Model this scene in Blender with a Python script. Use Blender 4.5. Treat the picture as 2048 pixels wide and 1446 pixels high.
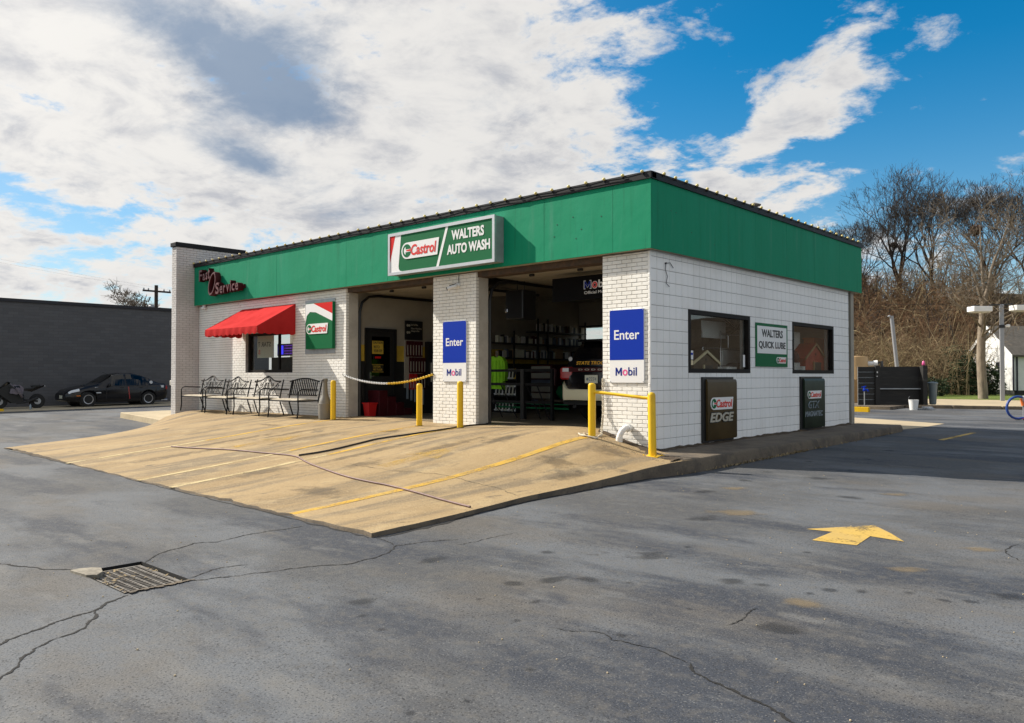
import bpy, bmesh, math, random
import numpy as np
from mathutils import Vector, Matrix
R = math.radians
PI = math.pi
rnd = random.Random(7)
scene = bpy.context.scene
for o in list(bpy.data.objects):
    bpy.data.objects.remove(o)
col = scene.collection

# ------------------------------------------------------------------ camera
YAW, PITCH = .7433, .0184
cam = bpy.data.cameras.new('camera')
cam.sensor_width = 36
cam.lens = 36 * 1595.68 / 2048
cam.clip_start = .1
cam.clip_end = 5000
cam_o = bpy.data.objects.new('camera', cam)
col.objects.link(cam_o)
cam_o.location = (7.124, -11.109, 1.2003)
cam_o.rotation_euler = (PI / 2 + PITCH, 0, YAW)
scene.camera = cam_o

# ------------------------------------------------------------------ sun and sky
SUN_H = Vector((1.0, .34, 0)).normalized()          # where the light travels, flat
SUN_EL = R(39)
L = Vector((SUN_H.x * math.cos(SUN_EL), SUN_H.y * math.cos(SUN_EL), -math.sin(SUN_EL)))
sun = bpy.data.lights.new('sun', 'SUN')
sun.energy = 4.9
sun.angle = R(.55)
sun.color = (1, .93, .82)
sun_o = bpy.data.objects.new('sun', sun)
col.objects.link(sun_o)
sun_o.rotation_euler = L.to_track_quat('-Z', 'Y').to_euler()
sun_o.location = (-30, -10, 40)

vs = scene.view_settings
scene.display_settings.display_device = 'sRGB'
vs.view_transform = 'Standard'
vs.look = 'None'
vs.exposure = .54
vs.gamma = 1
vs.use_curve_mapping = False

scene.cycles.use_denoising = True
scene.cycles.max_bounces = 7
scene.cycles.diffuse_bounces = 4
scene.cycles.transparent_max_bounces = 12
scene.cycles.sample_clamp_indirect = 6

world = bpy.data.worlds.new('World')
scene.world = world
world.use_nodes = True


def sky():
    nt = world.node_tree
    nt.nodes.clear()
    N, LK = nt.nodes.new, nt.links.new

    def inp(sock, v):
        if hasattr(v, 'is_output'):
            LK(v, sock)
        else:
            sock.default_value = v

    def m(op, a, b=0., c=None, clamp=False):
        n = N('ShaderNodeMath')
        n.operation = op
        n.use_clamp = clamp
        inp(n.inputs[0], a)
        inp(n.inputs[1], b)
        if c is not None:
            inp(n.inputs[2], c)
        return n.outputs[0]

    def dot(a, v):
        n = N('ShaderNodeVectorMath')
        n.operation = 'DOT_PRODUCT'
        inp(n.inputs[0], a)
        n.inputs[1].default_value = v
        return n.outputs['Value']

    def mix(f, a, b):
        n = N('ShaderNodeMix')
        n.data_type = 'RGBA'
        inp(n.inputs[0], f)
        inp(n.inputs[6], a)
        inp(n.inputs[7], b)
        return n.outputs[2]

    def smooth(x, lo, hi):
        n = N('ShaderNodeMapRange')
        n.interpolation_type = 'SMOOTHSTEP'
        inp(n.inputs['Value'], x)
        n.inputs['From Min'].default_value = lo
        n.inputs['From Max'].default_value = hi
        return n.outputs['Result']

    def noise(vec, scale, detail, rough, dist=0.):
        n = N('ShaderNodeTexNoise')
        LK(vec, n.inputs['Vector'])
        n.inputs['Scale'].default_value = scale
        n.inputs['Detail'].default_value = detail
        n.inputs['Roughness'].default_value = rough
        n.inputs['Distortion'].default_value = dist
        return n.outputs['Fac']

    st = N('ShaderNodeTexSky')
    st.sky_type = 'NISHITA'
    st.sun_disc = False
    st.sun_elevation = SUN_EL
    st.sun_rotation = math.atan2(-SUN_H.x, -SUN_H.y)
    st.air_density = 1.0
    st.dust_density = .25
    st.ozone_density = 3.0
    hs = N('ShaderNodeHueSaturation')
    hs.inputs['Hue'].default_value = .490
    hs.inputs['Saturation'].default_value = 1.5
    hs.inputs['Value'].default_value = .90
    LK(st.outputs[0], hs.inputs['Color'])
    blue = hs.outputs[0]

    tc = N('ShaderNodeTexCoord')
    d = tc.outputs['Generated']
    z = m('MAXIMUM', dot(d, (0, 0, 1)), 0)
    zz = m('ADD', z, .22)
    px = m('DIVIDE', dot(d, (1, 0, 0)), zz)
    py = m('DIVIDE', dot(d, (0, 1, 0)), zz)
    cb = N('ShaderNodeCombineXYZ')
    LK(px, cb.inputs[0])
    LK(py, cb.inputs[1])
    p = cb.outputs[0]

    def blob(az, el, r1, r2, rot):
        # an elliptical weather system: az left of +Y, el above the horizon, radii in degrees
        a, e = R(az), R(el)
        c = Vector((-math.sin(a) * math.cos(e), math.cos(a) * math.cos(e), math.sin(e)))
        t = Vector((math.cos(a), math.sin(a), 0))
        u = t.cross(c) * -1
        u = c.cross(t) * -1 if u.z < 0 else u
        cr, sr = math.cos(R(rot)), math.sin(R(rot))
        A = (t * cr + u * sr) / math.sin(R(r1))
        B = (u * cr - t * sr) / math.sin(R(r2))
        du, dv = dot(d, A), dot(d, B)
        s = m('ADD', m('MULTIPLY', du, du), m('MULTIPLY', dv, dv))
        return m('POWER', 2.718, m('MULTIPLY', s, -1.))

    def total(lst):
        acc = None
        for w, *b in lst:
            g = m('MULTIPLY', blob(*b), w)
            acc = g if acc is None else m('ADD', acc, g)
        return acc

    cover = total(SKY_COVER)
    dark = total(SKY_DARK)
    n1 = noise(p, 2.4, 10, .62, .35)
    n2 = noise(p, 7.5, 9, .66, .2)
    wob = m('ADD', m('MULTIPLY', m('SUBTRACT', n1, .5), 1.7), m('MULTIPLY', m('SUBTRACT', n2, .5), 1.0))
    dens = m('ADD', m('ADD', wob, .42), cover)
    alpha = smooth(dens, .42, .70)
    thick = smooth(dens, .55, 1.0)
    n3 = noise(p, 4.2, 9, .62, .4)
    shade = m('MULTIPLY', smooth(n3, .40, .66), m('MULTIPLY', thick, .85))
    gr = smooth(m('ADD', m('MULTIPLY', dark, .9), m('MULTIPLY', wob, 1.5)), .10, 1.25)
    cloud = mix(shade, (5.5, 5.4, 5.25, 1), (2.9, 3.05, 3.45, 1))
    cloud = mix(m('MULTIPLY', gr, .9), cloud, (1.1, 1.75, 2.75, 1))
    # the glare round the hidden sun brightens the clouds near it
    s = m('MAXIMUM', dot(d, tuple(-L)), 0)
    glare = m('MULTIPLY', m('POWER', s, 4.), .42)
    gl = N('ShaderNodeMix')
    gl.data_type = 'RGBA'
    gl.blend_type = 'ADD'
    LK(glare, gl.inputs[0])
    LK(cloud, gl.inputs[6])
    gl.inputs[7].default_value = (5.0, 4.7, 4.2, 1)
    # thin white haze low over the horizon
    hz = m('MULTIPLY', m('POWER', m('SUBTRACT', 1., z), 9.), .8)
    base = mix(hz, blue, (4.2, 4.7, 5.1, 1))
    base = mix(m('MULTIPLY', m('POWER', s, 4.5), .9, clamp=True), base, (5.0, 5.35, 5.6, 1))
    out = mix(alpha, base, gl.outputs[2])
    bg = N('ShaderNodeBackground')
    LK(out, bg.inputs[0])
    bg.inputs[1].default_value = .1
    wo = N('ShaderNodeOutputWorld')
    LK(bg.outputs[0], wo.inputs[0])


# weight, azimuth left of +Y, elevation, radius along, radius across, tilt (degrees)
SKY_COVER = [
    (.26, 62.5, 16, 17, 9, 0), (.30, 41.6, 20.2, 9, 6.5, 15), (.34, 95, 30, 34, 30, 0), (.2, 150, 30, 50, 26, 0),
    (.20, 44, 12, 10, 5, 0), (.38, 20.0, 18.2, 4.2, 2.7, 22), (.24, 26, 15.3, 3.2, 1.8, 30), (.25, 23.0, 12.2, 4.2, 1.5, 8),
    (.2, 28.6, 13.3, 3, 1.3, -18), (.10, 15.6, 22.6, 3.0, .9, 10), (-.30, 17.0, 21.0, 2.0, 1.2, 30), (-.2, 12, 23, 3, 1.5, 0), (-.18, 17, 15.5, 4, 2.2, 20), (.17, 11.8, 16.8, 2.0, .6, 16), (.2, 21.2, 14.8, 1.6, .8, 18),
    (-.30, 73.8, 10.7, 6.5, 2.2, -12), (-.34, 48.4, 12.4, 3.4, 1.3, -8), (-.26, 75.4, 16.3, 2.4, 1.2, -10), (-.30, 30, 22, 4.6, 4.6, 0), (-.34, 24.2, 21.5, 2.4, 2.2, 0), (-.25, 27.5, 17.5, 1.6, 1.5, 0), (-.42, 22.0, 14.7, 4.4, .9, 10),
    (-.24, 10, 20, 5, 4, 0), (-.16, 11, 11, 9, 6, 0), (-.2, 23, 23.5, 5, 2.2, 20), (-.2, 30, 17.5, 2, 3, 20), (-.10, -5, 25, 14, 14, 0),
    (.26, -75, 34, 44, 28, 0), (.14, 170, 60, 60, 40, 0),  # unseen clouds right and behind, added to fill light on the side wall
]
SKY_DARK = [(1.1, 63.5, 21.5, 6.6, 2.4, -26), (1.0, 60.5, 18.7, 5.4, 2.2, -8), (1.1, 61, 14.4, 3.0, 1.0, -14), (.8, 58, 21.5, 3.4, 4, 20),
            (.35, 43, 18, 3, 3, 0)]
sky()

# ------------------------------------------------------------------ helpers
OFF = {}                                            # world offset of every parent, by name


class MB:
    def __init__(s):
        s.v, s.f = [], []

    def add(s, vs, fs):
        n = len(s.v)
        s.v += [tuple(p) for p in vs]
        s.f += [tuple(i + n for i in f) for f in fs]
        return s

    def box(s, x0, x1, y0, y1, z0, z1):
        v = [(x, y, z) for x in (x0, x1) for y in (y0, y1) for z in (z0, z1)]
        return s.add(v, [(0, 1, 3, 2), (4, 6, 7, 5), (0, 4, 5, 1), (2, 3, 7, 6), (0, 2, 6, 4), (1, 5, 7, 3)])

    def rbox(s, c, size, M=None, b=0.):
        """box of a size about c turned by M, its long edges chamfered by b"""
        hx, hy, hz = (q / 2 for q in size)
        M = M or Matrix.Identity(3)
        if b <= 0:
            vs_ = [Vector((x, y, z)) for x in (-hx, hx) for y in (-hy, hy) for z in (-hz, hz)]
            fs = [(0, 1, 3, 2), (4, 6, 7, 5), (0, 4, 5, 1), (2, 3, 7, 6), (0, 2, 6, 4), (1, 5, 7, 3)]
        else:
            ring = [(-hx + b, -hy), (hx - b, -hy), (hx, -hy + b), (hx, hy - b), (hx - b, hy), (-hx + b, hy), (-hx, hy - b), (-hx, -hy + b)]
            k = 1 - b / max(hx, hy)
            vs_ = [Vector((x * k, y * k, -hz)) for x, y in ring] + [Vector((x, y, -hz + b)) for x, y in ring] + \
                  [Vector((x, y, hz - b)) for x, y in ring] + [Vector((x * k, y * k, hz)) for x, y in ring]
            fs = [tuple(range(7, -1, -1)), tuple(range(24, 32))]
            for l in range(3):
                for i in range(8):
                    j = (i + 1) % 8
                    fs.append((l * 8 + i, l * 8 + j, l * 8 + 8 + j, l * 8 + 8 + i))
        c = Vector(c)
        return s.add([c + M @ p for p in vs_], fs)

    def tube(s, pts, r, n=8, caps=True, closed=False):
        pts = [Vector(p) for p in pts]
        rs = r if isinstance(r, (list, tuple)) else [r] * len(pts)
        base = len(s.v)
        up = None
        m = len(pts)
        for i, p in enumerate(pts):
            if closed:
                t = pts[(i + 1) % m] - pts[i - 1]
            else:
                t = pts[min(i + 1, m - 1)] - pts[max(i - 1, 0)]
            t = t.normalized() if t.length > 1e-9 else Vector((0, 0, 1))
            if up is None:
                up = Vector((0, 0, 1)) if abs(t.z) < .9 else Vector((1, 0, 0))
            a = t.cross(up)
            if a.length < 1e-6:
                a = t.cross(Vector((0, 1, .3)))
            a.normalize()
            b = a.cross(t).normalized()
            up = b
            for k in range(n):
                q = 2 * PI * (k + .5) / n
                s.v.append(tuple(p + (a * math.cos(q) + b * math.sin(q)) * rs[i]))
        for i in range(m if closed else m - 1):
            i2 = (i + 1) % m
            for k in range(n):
                k2 = (k + 1) % n
                s.f.append((base + i * n + k, base + i * n + k2, base + i2 * n + k2, base + i2 * n + k))
        if caps and not closed:
            s.f.append(tuple(base + k for k in range(n - 1, -1, -1)))
            s.f.append(tuple(base + (m - 1) * n + k for k in range(n)))
        return s

    def lathe(s, prof, c=(0, 0, 0), n=16, axis='z'):
        """prof: (radius, height) from one end to the other"""
        base = len(s.v)
        cx, cy, cz = c
        for r, h in prof:
            for k in range(n):
                q = 2 * PI * k / n
                a, b = r * math.cos(q), r * math.sin(q)
                s.v.append({'z': (cx + a, cy + b, cz + h), 'y': (cx + a, cy + h, cz + b), 'x': (cx + h, cy + a, cz + b)}[axis])
        for i in range(len(prof) - 1):
            for k in range(n):
                k2 = (k + 1) % n
                s.f.append((base + i * n + k, base + i * n + k2, base + (i + 1) * n + k2, base + (i + 1) * n + k))
        s.f.append(tuple(base + k for k in range(n - 1, -1, -1)))
        s.f.append(tuple(base + (len(prof) - 1) * n + k for k in range(n)))
        return s

    def prism(s, poly, P, n0, n1):
        """poly in (u, v) on plane P, extruded between n0 and n1 along its normal"""
        k = len(poly)
        v = [P(u, w, n0) for u, w in poly] + [P(u, w, n1) for u, w in poly]
        f = [tuple(range(k - 1, -1, -1)), tuple(range(k, 2 * k))]
        f += [(i, (i + 1) % k, k + (i + 1) % k, k + i) for i in range(k)]
        return s.add(v, f)

    def mesh(s, name, off=(0, 0, 0), smooth=0, fix=True):
        me = bpy.data.meshes.new(name)
        ox, oy, oz = off
        me.from_pydata([(x - ox, y - oy, z - oz) for x, y, z in s.v], [], s.f)
        if fix:
            bm = bmesh.new()
            bm.from_mesh(me)
            bmesh.ops.recalc_face_normals(bm, faces=bm.faces)
            bm.to_mesh(me)
            bm.free()
        if smooth:
            me.polygons.foreach_set('use_smooth', [True] * len(me.polygons))
            if smooth is not True:
                me.set_sharp_from_angle(angle=R(smooth))
        me.update()
        return me


def link(name, me, mat, parent=None):
    o = bpy.data.objects.new(name, me)
    col.objects.link(o)
    if parent is not None:
        o.parent = parent
        OFF[o.name] = OFF.get(parent.name, (0, 0, 0))
    if mat is not None and len(me.materials) == 0:
        me.materials.append(mat)
    return o


def part(name, mb, mat, parent=None, smooth=0, fix=True):
    off = OFF.get(parent.name, (0, 0, 0)) if parent is not None else (0, 0, 0)
    return link(name, mb.mesh(name, off, smooth, fix), mat, parent)


def tag(o, label, cat, group=None):
    o['label'] = label
    o['category'] = cat
    if group:
        o['group'] = group
    return o


def thing(name, label, cat, loc=(0, 0, 0), group=None):
    o = bpy.data.objects.new(name, None)
    col.objects.link(o)
    o.location = loc
    o.empty_display_size = .2
    OFF[o.name] = tuple(loc)
    return tag(o, label, cat, group)


def solo(name, mb, mat, label, cat, group=None, smooth=0):
    o = part(name, mb, mat, None, smooth)
    return tag(o, label, cat, group)


def struct(name, mb, mat, smooth=0):
    o = part(name, mb, mat, None, smooth)
    o['kind'] = 'structure'
    return o


def dup(root, loc, rotz=0., label=None, first=False):
    """the thing itself the first time, later a copy with its parts and sub-parts"""
    if first:
        r = root
    else:
        r = root.copy()
        col.objects.link(r)
        for ch in list(root.children):
            c = ch.copy()
            col.objects.link(c)
            c.parent = r
            for g in ch.children:
                e = g.copy()
                col.objects.link(e)
                e.parent = c
    r.location = loc
    r.rotation_euler = (0, 0, rotz)
    if label:
        r['label'] = label
    return r


# planes things are mounted on: (u, v, n) -> world
def PF(x0, y0, z0):            # faces -Y, u runs +X
    return lambda u, v, n: (x0 + u, y0 - n, z0 + v)


def PS(x0, y0, z0):            # faces +X, u runs +Y
    return lambda u, v, n: (x0 + n, y0 + u, z0 + v)


def PFL(x0, y0, z0):           # lies flat
    return lambda u, v, n: (x0 + u, y0 + v, z0 + n)


_tc = {}


def text_mb(txt, P, u0, v0, w, h, n0, n1, bold=0., shear=0., space=1.):
    """lettering fitted to a w x h box on plane P"""
    cu = bpy.data.curves.new('lettering', 'FONT')
    cu.body = txt
    cu.size = 1
    cu.extrude = .5
    cu.offset = bold
    cu.shear = shear
    cu.space_character = space
    cu.resolution_u = 3
    o = bpy.data.objects.new('lettering_tmp', cu)
    col.objects.link(o)
    bpy.context.view_layer.update()
    dg = bpy.context.evaluated_depsgraph_get()
    me = bpy.data.meshes.new_from_object(o.evaluated_get(dg))
    bpy.data.objects.remove(o)
    bpy.data.curves.remove(cu)
    vv = [v.co.copy() for v in me.vertices]
    ff = [tuple(p.vertices) for p in me.polygons]
    bpy.data.meshes.remove(me)
    x0, x1 = min(v.x for v in vv), max(v.x for v in vv)
    y0, y1 = min(v.y for v in vv), max(v.y for v in vv)
    mb = MB()
    mb.add([P(u0 + (v.x - x0) / (x1 - x0) * w, v0 + (v.y - y0) / (y1 - y0) * h, n0 if v.z < 0 else n1) for v in vv], ff)
    return mb


def circle(cx, cy, r, n=24, r2=None, a0=0., a1=2 * PI):
    full = abs(a1 - a0 - 2 * PI) < 1e-6
    k = n if full else n + 1
    return [(cx + r * math.cos(a0 + (a1 - a0) * i / n), cy + (r2 or r) * math.sin(a0 + (a1 - a0) * i / n)) for i in range(k)]


# ------------------------------------------------------------------ materials
def mat(name, c, rough=.6, metal=0., var=0., scale=4., c2=None, bump=0., bscale=60., spec=.5, coat=0., stretch=None, bdist=.01, sheen=0.):
    mt = bpy.data.materials.new(name)
    mt.use_nodes = True
    nt = mt.node_tree
    b = nt.nodes['Principled BSDF']
    c = tuple(c) + (1,)
    b.inputs['Base Color'].default_value = c
    b.inputs['Roughness'].default_value = rough
    b.inputs['Metallic'].default_value = metal
    b.inputs['Specular IOR Level'].default_value = spec
    b.inputs['Coat Weight'].default_value = coat
    b.inputs['Coat Roughness'].default_value = .08
    if var or bump or c2:
        tc = nt.nodes.new('ShaderNodeTexCoord')
        vec = tc.outputs['Object']
        if stretch:
            mp = nt.nodes.new('ShaderNodeMapping')
            mp.inputs['Scale'].default_value = stretch
            nt.links.new(vec, mp.inputs[0])
            vec = mp.outputs[0]
    if var or c2:
        n = nt.nodes.new('ShaderNodeTexNoise')
        n.inputs['Scale'].default_value = scale
        n.inputs['Detail'].default_value = 7
        n.inputs['Roughness'].default_value = .65
        nt.links.new(vec, n.inputs['Vector'])
        mr = nt.nodes.new('ShaderNodeMapRange')
        mr.interpolation_type = 'SMOOTHSTEP'
        mr.inputs['From Min'].default_value = .36
        mr.inputs['From Max'].default_value = .66
        nt.links.new(n.outputs['Fac'], mr.inputs['Value'])
        mx = nt.nodes.new('ShaderNodeMix')
        mx.data_type = 'RGBA'
        nt.links.new(mr.outputs[0], mx.inputs[0])
        mx.inputs[6].default_value = c
        mx.inputs[7].default_value = (tuple(c2) + (1,)) if c2 else tuple(q * (1 - var) for q in c[:3]) + (1,)
        nt.links.new(mx.outputs[2], b.inputs['Base Color'])
        rr = nt.nodes.new('ShaderNodeMapRange')
        rr.inputs['To Min'].default_value = max(.02, rough - .08)
        rr.inputs['To Max'].default_value = min(1, rough + .12)
        nt.links.new(n.outputs['Fac'], rr.inputs['Value'])
        nt.links.new(rr.outputs[0], b.inputs['Roughness'])
    if bump:
        n = nt.nodes.new('ShaderNodeTexNoise')
        n.inputs['Scale'].default_value = bscale
        n.inputs['Detail'].default_value = 5
        nt.links.new(vec, n.inputs['Vector'])
        bp = nt.nodes.new('ShaderNodeBump')
        bp.inputs['Strength'].default_value = bump
        bp.inputs['Distance'].default_value = bdist
        nt.links.new(n.outputs['Fac'], bp.inputs['Height'])
        nt.links.new(bp.outputs[0], b.inputs['Normal'])
    return mt


def glass_mat(name, tint=(.82, .86, .85), refl=1.):
    mt = bpy.data.materials.new(name)
    mt.use_nodes = True
    nt = mt.node_tree
    nt.nodes.clear()
    out = nt.nodes.new('ShaderNodeOutputMaterial')
    tr = nt.nodes.new('ShaderNodeBsdfTransparent')
    tr.inputs[0].default_value = tuple(tint) + (1,)
    gl = nt.nodes.new('ShaderNodeBsdfGlossy')
    gl.inputs['Roughness'].default_value = .015
    fr = nt.nodes.new('ShaderNodeLayerWeight')      # facing is the same from either side of the sheet
    fr.inputs[0].default_value = .5
    pw = nt.nodes.new('ShaderNodeMath')
    pw.operation = 'POWER'
    pw.inputs[1].default_value = 4.5
    nt.links.new(fr.outputs['Facing'], pw.inputs[0])
    k = nt.nodes.new('ShaderNodeMath')
    k.operation = 'MULTIPLY_ADD'
    k.use_clamp = True
    k.inputs[1].default_value = .9
    k.inputs[2].default_value = .05 * refl
    mx = nt.nodes.new('ShaderNodeMixShader')
    nt.links.new(pw.outputs[0], k.inputs[0])
    nt.links.new(k.outputs[0], mx.inputs[0])
    nt.links.new(tr.outputs[0], mx.inputs[1])
    nt.links.new(gl.outputs[0], mx.inputs[2])
    nt.links.new(mx.outputs[0], out.inputs[0])
    return mt


def layered(name, base, rough, layers, bump=None, spec=.4, world=False):
    """base colour, then layers (colour, scale, lo, hi, weight, stretch, detail) each laid over the last by a noise mask"""
    mt = bpy.data.materials.new(name)
    mt.use_nodes = True
    nt = mt.node_tree
    b = nt.nodes['Principled BSDF']
    b.inputs['Roughness'].default_value = rough
    b.inputs['Specular IOR Level'].default_value = spec
    tc = nt.nodes.new('ShaderNodeTexCoord')
    vec = tc.outputs['Object']
    if world:                                       # one weathering pattern across all the bricks of a wall
        vec = nt.nodes.new('ShaderNodeNewGeometry').outputs['Position']
    prev = None
    for i, (c, sc, lo, hi, wt, st, det) in enumerate(layers):
        mp = nt.nodes.new('ShaderNodeMapping')
        mp.inputs['Scale'].default_value = st or (1, 1, 1)
        mp.inputs['Location'].default_value = (i * 7.3, i * 3.1, i * 1.7)
        nt.links.new(vec, mp.inputs[0])
        n = nt.nodes.new('ShaderNodeTexNoise')
        n.inputs['Scale'].default_value = sc
        n.inputs['Detail'].default_value = det
        n.inputs['Roughness'].default_value = .62
        nt.links.new(mp.outputs[0], n.inputs['Vector'])
        mr = nt.nodes.new('ShaderNodeMapRange')
        mr.interpolation_type = 'SMOOTHSTEP'
        mr.inputs['From Min'].default_value = lo
        mr.inputs['From Max'].default_value = hi
        mr.inputs['To Max'].default_value = wt
        nt.links.new(n.outputs['Fac'], mr.inputs['Value'])
        mx = nt.nodes.new('ShaderNodeMix')
        mx.data_type = 'RGBA'
        nt.links.new(mr.outputs[0], mx.inputs[0])
        if prev is None:
            mx.inputs[6].default_value = tuple(base) + (1,)
        else:
            nt.links.new(prev, mx.inputs[6])
        mx.inputs[7].default_value = tuple(c) + (1,)
        prev = mx.outputs[2]
    nt.links.new(prev, b.inputs['Base Color'])
    if bump:
        sc, strength, dist = bump
        n = nt.nodes.new('ShaderNodeTexNoise')
        n.inputs['Scale'].default_value = sc
        n.inputs['Detail'].default_value = 4
        nt.links.new(vec, n.inputs['Vector'])
        bp = nt.nodes.new('ShaderNodeBump')
        bp.inputs['Strength'].default_value = strength
        bp.inputs['Distance'].default_value = dist
        nt.links.new(n.outputs['Fac'], bp.inputs['Height'])
        nt.links.new(bp.outputs[0], b.inputs['Normal'])
    return mt


M = {}
M['asphalt'] = layered('asphalt', (.068, .070, .074), .85, [
    ((.112, .121, .134), .42, .42, .60, .95, (.8, 1.1, 1), 8), ((.108, .092, .073), .6, .50, .68, .6, (.7, 1.1, 1), 8), ((.030, .036, .050), .8, .47, .62, .9, (.5, 1.4, 1), 9), ((.15, .15, .148), 2.4, .56, .72, .6, (.5, 1.3, 1), 8), ((.04, .042, .048), 4.5, .60, .74, .6, (.6, 1.2, 1), 7),
    ((.035, .034, .034), 3.1, .70, .76, .55, (.6, 1.3, 1), 4), ((.23, .225, .215), 95, .56, .72, .6, None, 2), ((.012, .013, .016), 75, .53, .68, .8, None, 2),
    ((.125, .115, .10), 11, .45, .75, .45, None, 5)],
    bump=(70, .5, .006))
M['asphalt_far'] = M['asphalt']
M['concrete'] = layered('apron_concrete', (.345, .243, .122), .9, [
    ((.27, .185, .088), .9, .42, .62, .9, (1, .45, 1), 8), ((.155, .118, .075), 1.5, .47, .64, .85, (1.8, .15, 1), 9), ((.42, .31, .165), 2.6, .54, .70, .7, (1, .6, 1), 8), ((.085, .068, .05), 3.4, .58, .72, .8, (1, .5, 1), 8),
    ((.46, .35, .19), 1.7, .52, .8, .5, None, 6), ((.56, .45, .27), 75, .55, .70, .65, None, 2), ((.09, .075, .055), 55, .56, .68, .7, None, 3)],
    bump=(80, .4, .004))
M['kerb'] = layered('kerb_concrete', (.145, .115, .082), .9, [
    ((.085, .07, .055), 2.4, .42, .62, .85, None, 7), ((.20, .16, .105), 6, .55, .75, .6, None, 6), ((.04, .033, .027), 40, .52, .7, .55, None, 3)],
    bump=(45, .6, .006))
M['walk'] = layered('pale_kerb_concrete', (.44, .36, .235), .9, [
    ((.30, .24, .15), 2.0, .45, .7, .7, None, 7), ((.13, .11, .08), 35, .58, .72, .45, None, 3)], bump=(60, .4, .004))
M['brick'] = layered('white_painted_brick', (.87, .85, .80), .6, [((.74, .71, .64), 1.1, .42, .70, .75, (1, 1, .6), 6), ((.58, .53, .45), 3.0, .58, .80, .55, (1, 1, .35), 7), ((.42, .37, .31), 17, .64, .76, .5, None, 4)], bump=(45, .3, .006), spec=.25, world=True)
M['shaded_finbrick'] = mat('white_brick_in_shade', (.62, .59, .57), .6, c2=(.52, .49, .47), scale=1.6, bump=.25, bscale=45)  # white brick made darker: the fin's shade is put into the colour
M['mortar'] = mat('grey_mortar', (.40, .385, .36), .9, var=.3, scale=8)
M['block'] = layered('white_painted_block', (.89, .88, .86), .6, [((.80, .785, .76), .9, .42, .70, .8, (1, 1, .5), 6), ((.66, .63, .58), 2.2, .58, .80, .5, (1, 2.2, .18), 7), ((.50, .45, .38), 15, .66, .78, .45, None, 4)], bump=(32, .35, .006), spec=.25, world=True)
M['blockjoint'] = mat('grey_block_joint', (.40, .395, .385), .9, var=.2)  # grey tone of the joints between the blocks
M['jamb'] = mat('greige_jamb', (.55, .52, .46), .6, c2=(.44, .41, .36), scale=3)
M['green'] = layered('green_fascia_paint', (.003, .235, .118), .6, [
    ((.008, .26, .140), 1.2, .45, .75, .75, (1.5, 1.5, .25), 6), ((.001, .14, .065), 2.6, .52, .8, .6, (3, 3, .18), 6), ((.05, .25, .155), 1.6, .56, .74, .6, (2.4, 2.4, .22), 8), ((.004, .10, .05), 5.0, .60, .76, .5, (3, 3, .12), 8)], spec=.15, bump=(2.2, .5, .02))
M['cap'] = mat('black_coping_metal', (.010, .010, .012), .5, spec=.25, var=.4, scale=3)
M['black'] = mat('black_paint', (.012, .012, .013), .4)
M['blackmetal'] = mat('black_powder_coat', (.009, .009, .010), .6, spec=.2)
M['bronze'] = mat('dark_bronze_frame', (.012, .009, .007), .6, spec=.2)
M['soffit'] = mat('tan_soffit', (.42, .37, .29), .7, var=.25, scale=3)
M['roof'] = mat('roof_membrane', (.16, .16, .16), .9, var=.3, scale=1)
M['glass'] = glass_mat('window_glass', (.92, .94, .93))
M['carglass'] = glass_mat('car_glass', (.10, .12, .13), 1.2)
M['yellow'] = layered('yellow_paint', (.80, .50, .012), .42, [((.64, .37, .014), 4, .45, .7, .8, (1, 1, .5), 6), ((.22, .12, .04), 16, .66, .74, .75, (1, 1, .45), 5)], bump=(30, .15, .006), spec=.35)
M['linepaint_old'] = layered('worn_yellow_paint', (.66, .42, .075), .75, [
    ((.46, .35, .18), 3.0, .42, .62, .75, None, 7), ((.40, .31, .18), 45, .53, .62, .6, None, 3)], bump=(80, .4, .004))
M['arrowpaint_old'] = layered('road_yellow_paint', (.72, .46, .085), .7, [
    ((.50, .36, .13), 2.5, .5, .68, .6, None, 6), ((.30, .22, .10), 40, .60, .68, .5, None, 3)], bump=(80, .5, .006))


def worn_paint(name, c, c2, lo, hi, top):
    mt = layered(name, c, .8, [(c2, 3.0, .42, .62, .6, None, 7)], bump=(80, .4, .004))
    nt = mt.node_tree
    tc = nt.nodes.new('ShaderNodeTexCoord')
    a = None
    for sc, det, wt in ((2.6, 7, .62), (38, 4, .38)):
        n = nt.nodes.new('ShaderNodeTexNoise')
        n.inputs['Scale'].default_value = sc
        n.inputs['Detail'].default_value = det
        n.inputs['Roughness'].default_value = .65
        nt.links.new(tc.outputs['Object'], n.inputs['Vector'])
        k = nt.nodes.new('ShaderNodeMath')
        k.operation = 'MULTIPLY_ADD'
        k.inputs[1].default_value = wt
        nt.links.new(n.outputs['Fac'], k.inputs[0])
        if a is None:
            k.inputs[2].default_value = 0
        else:
            nt.links.new(a, k.inputs[2])
        a = k.outputs[0]
    mr = nt.nodes.new('ShaderNodeMapRange')
    mr.interpolation_type = 'SMOOTHSTEP'
    mr.inputs['From Min'].default_value = lo
    mr.inputs['From Max'].default_value = hi
    mr.inputs['To Min'].default_value = top
    mr.inputs['To Max'].default_value = .04
    nt.links.new(a, mr.inputs['Value'])
    nt.links.new(mr.outputs[0], nt.nodes['Principled BSDF'].inputs['Alpha'])
    return mt


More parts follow.
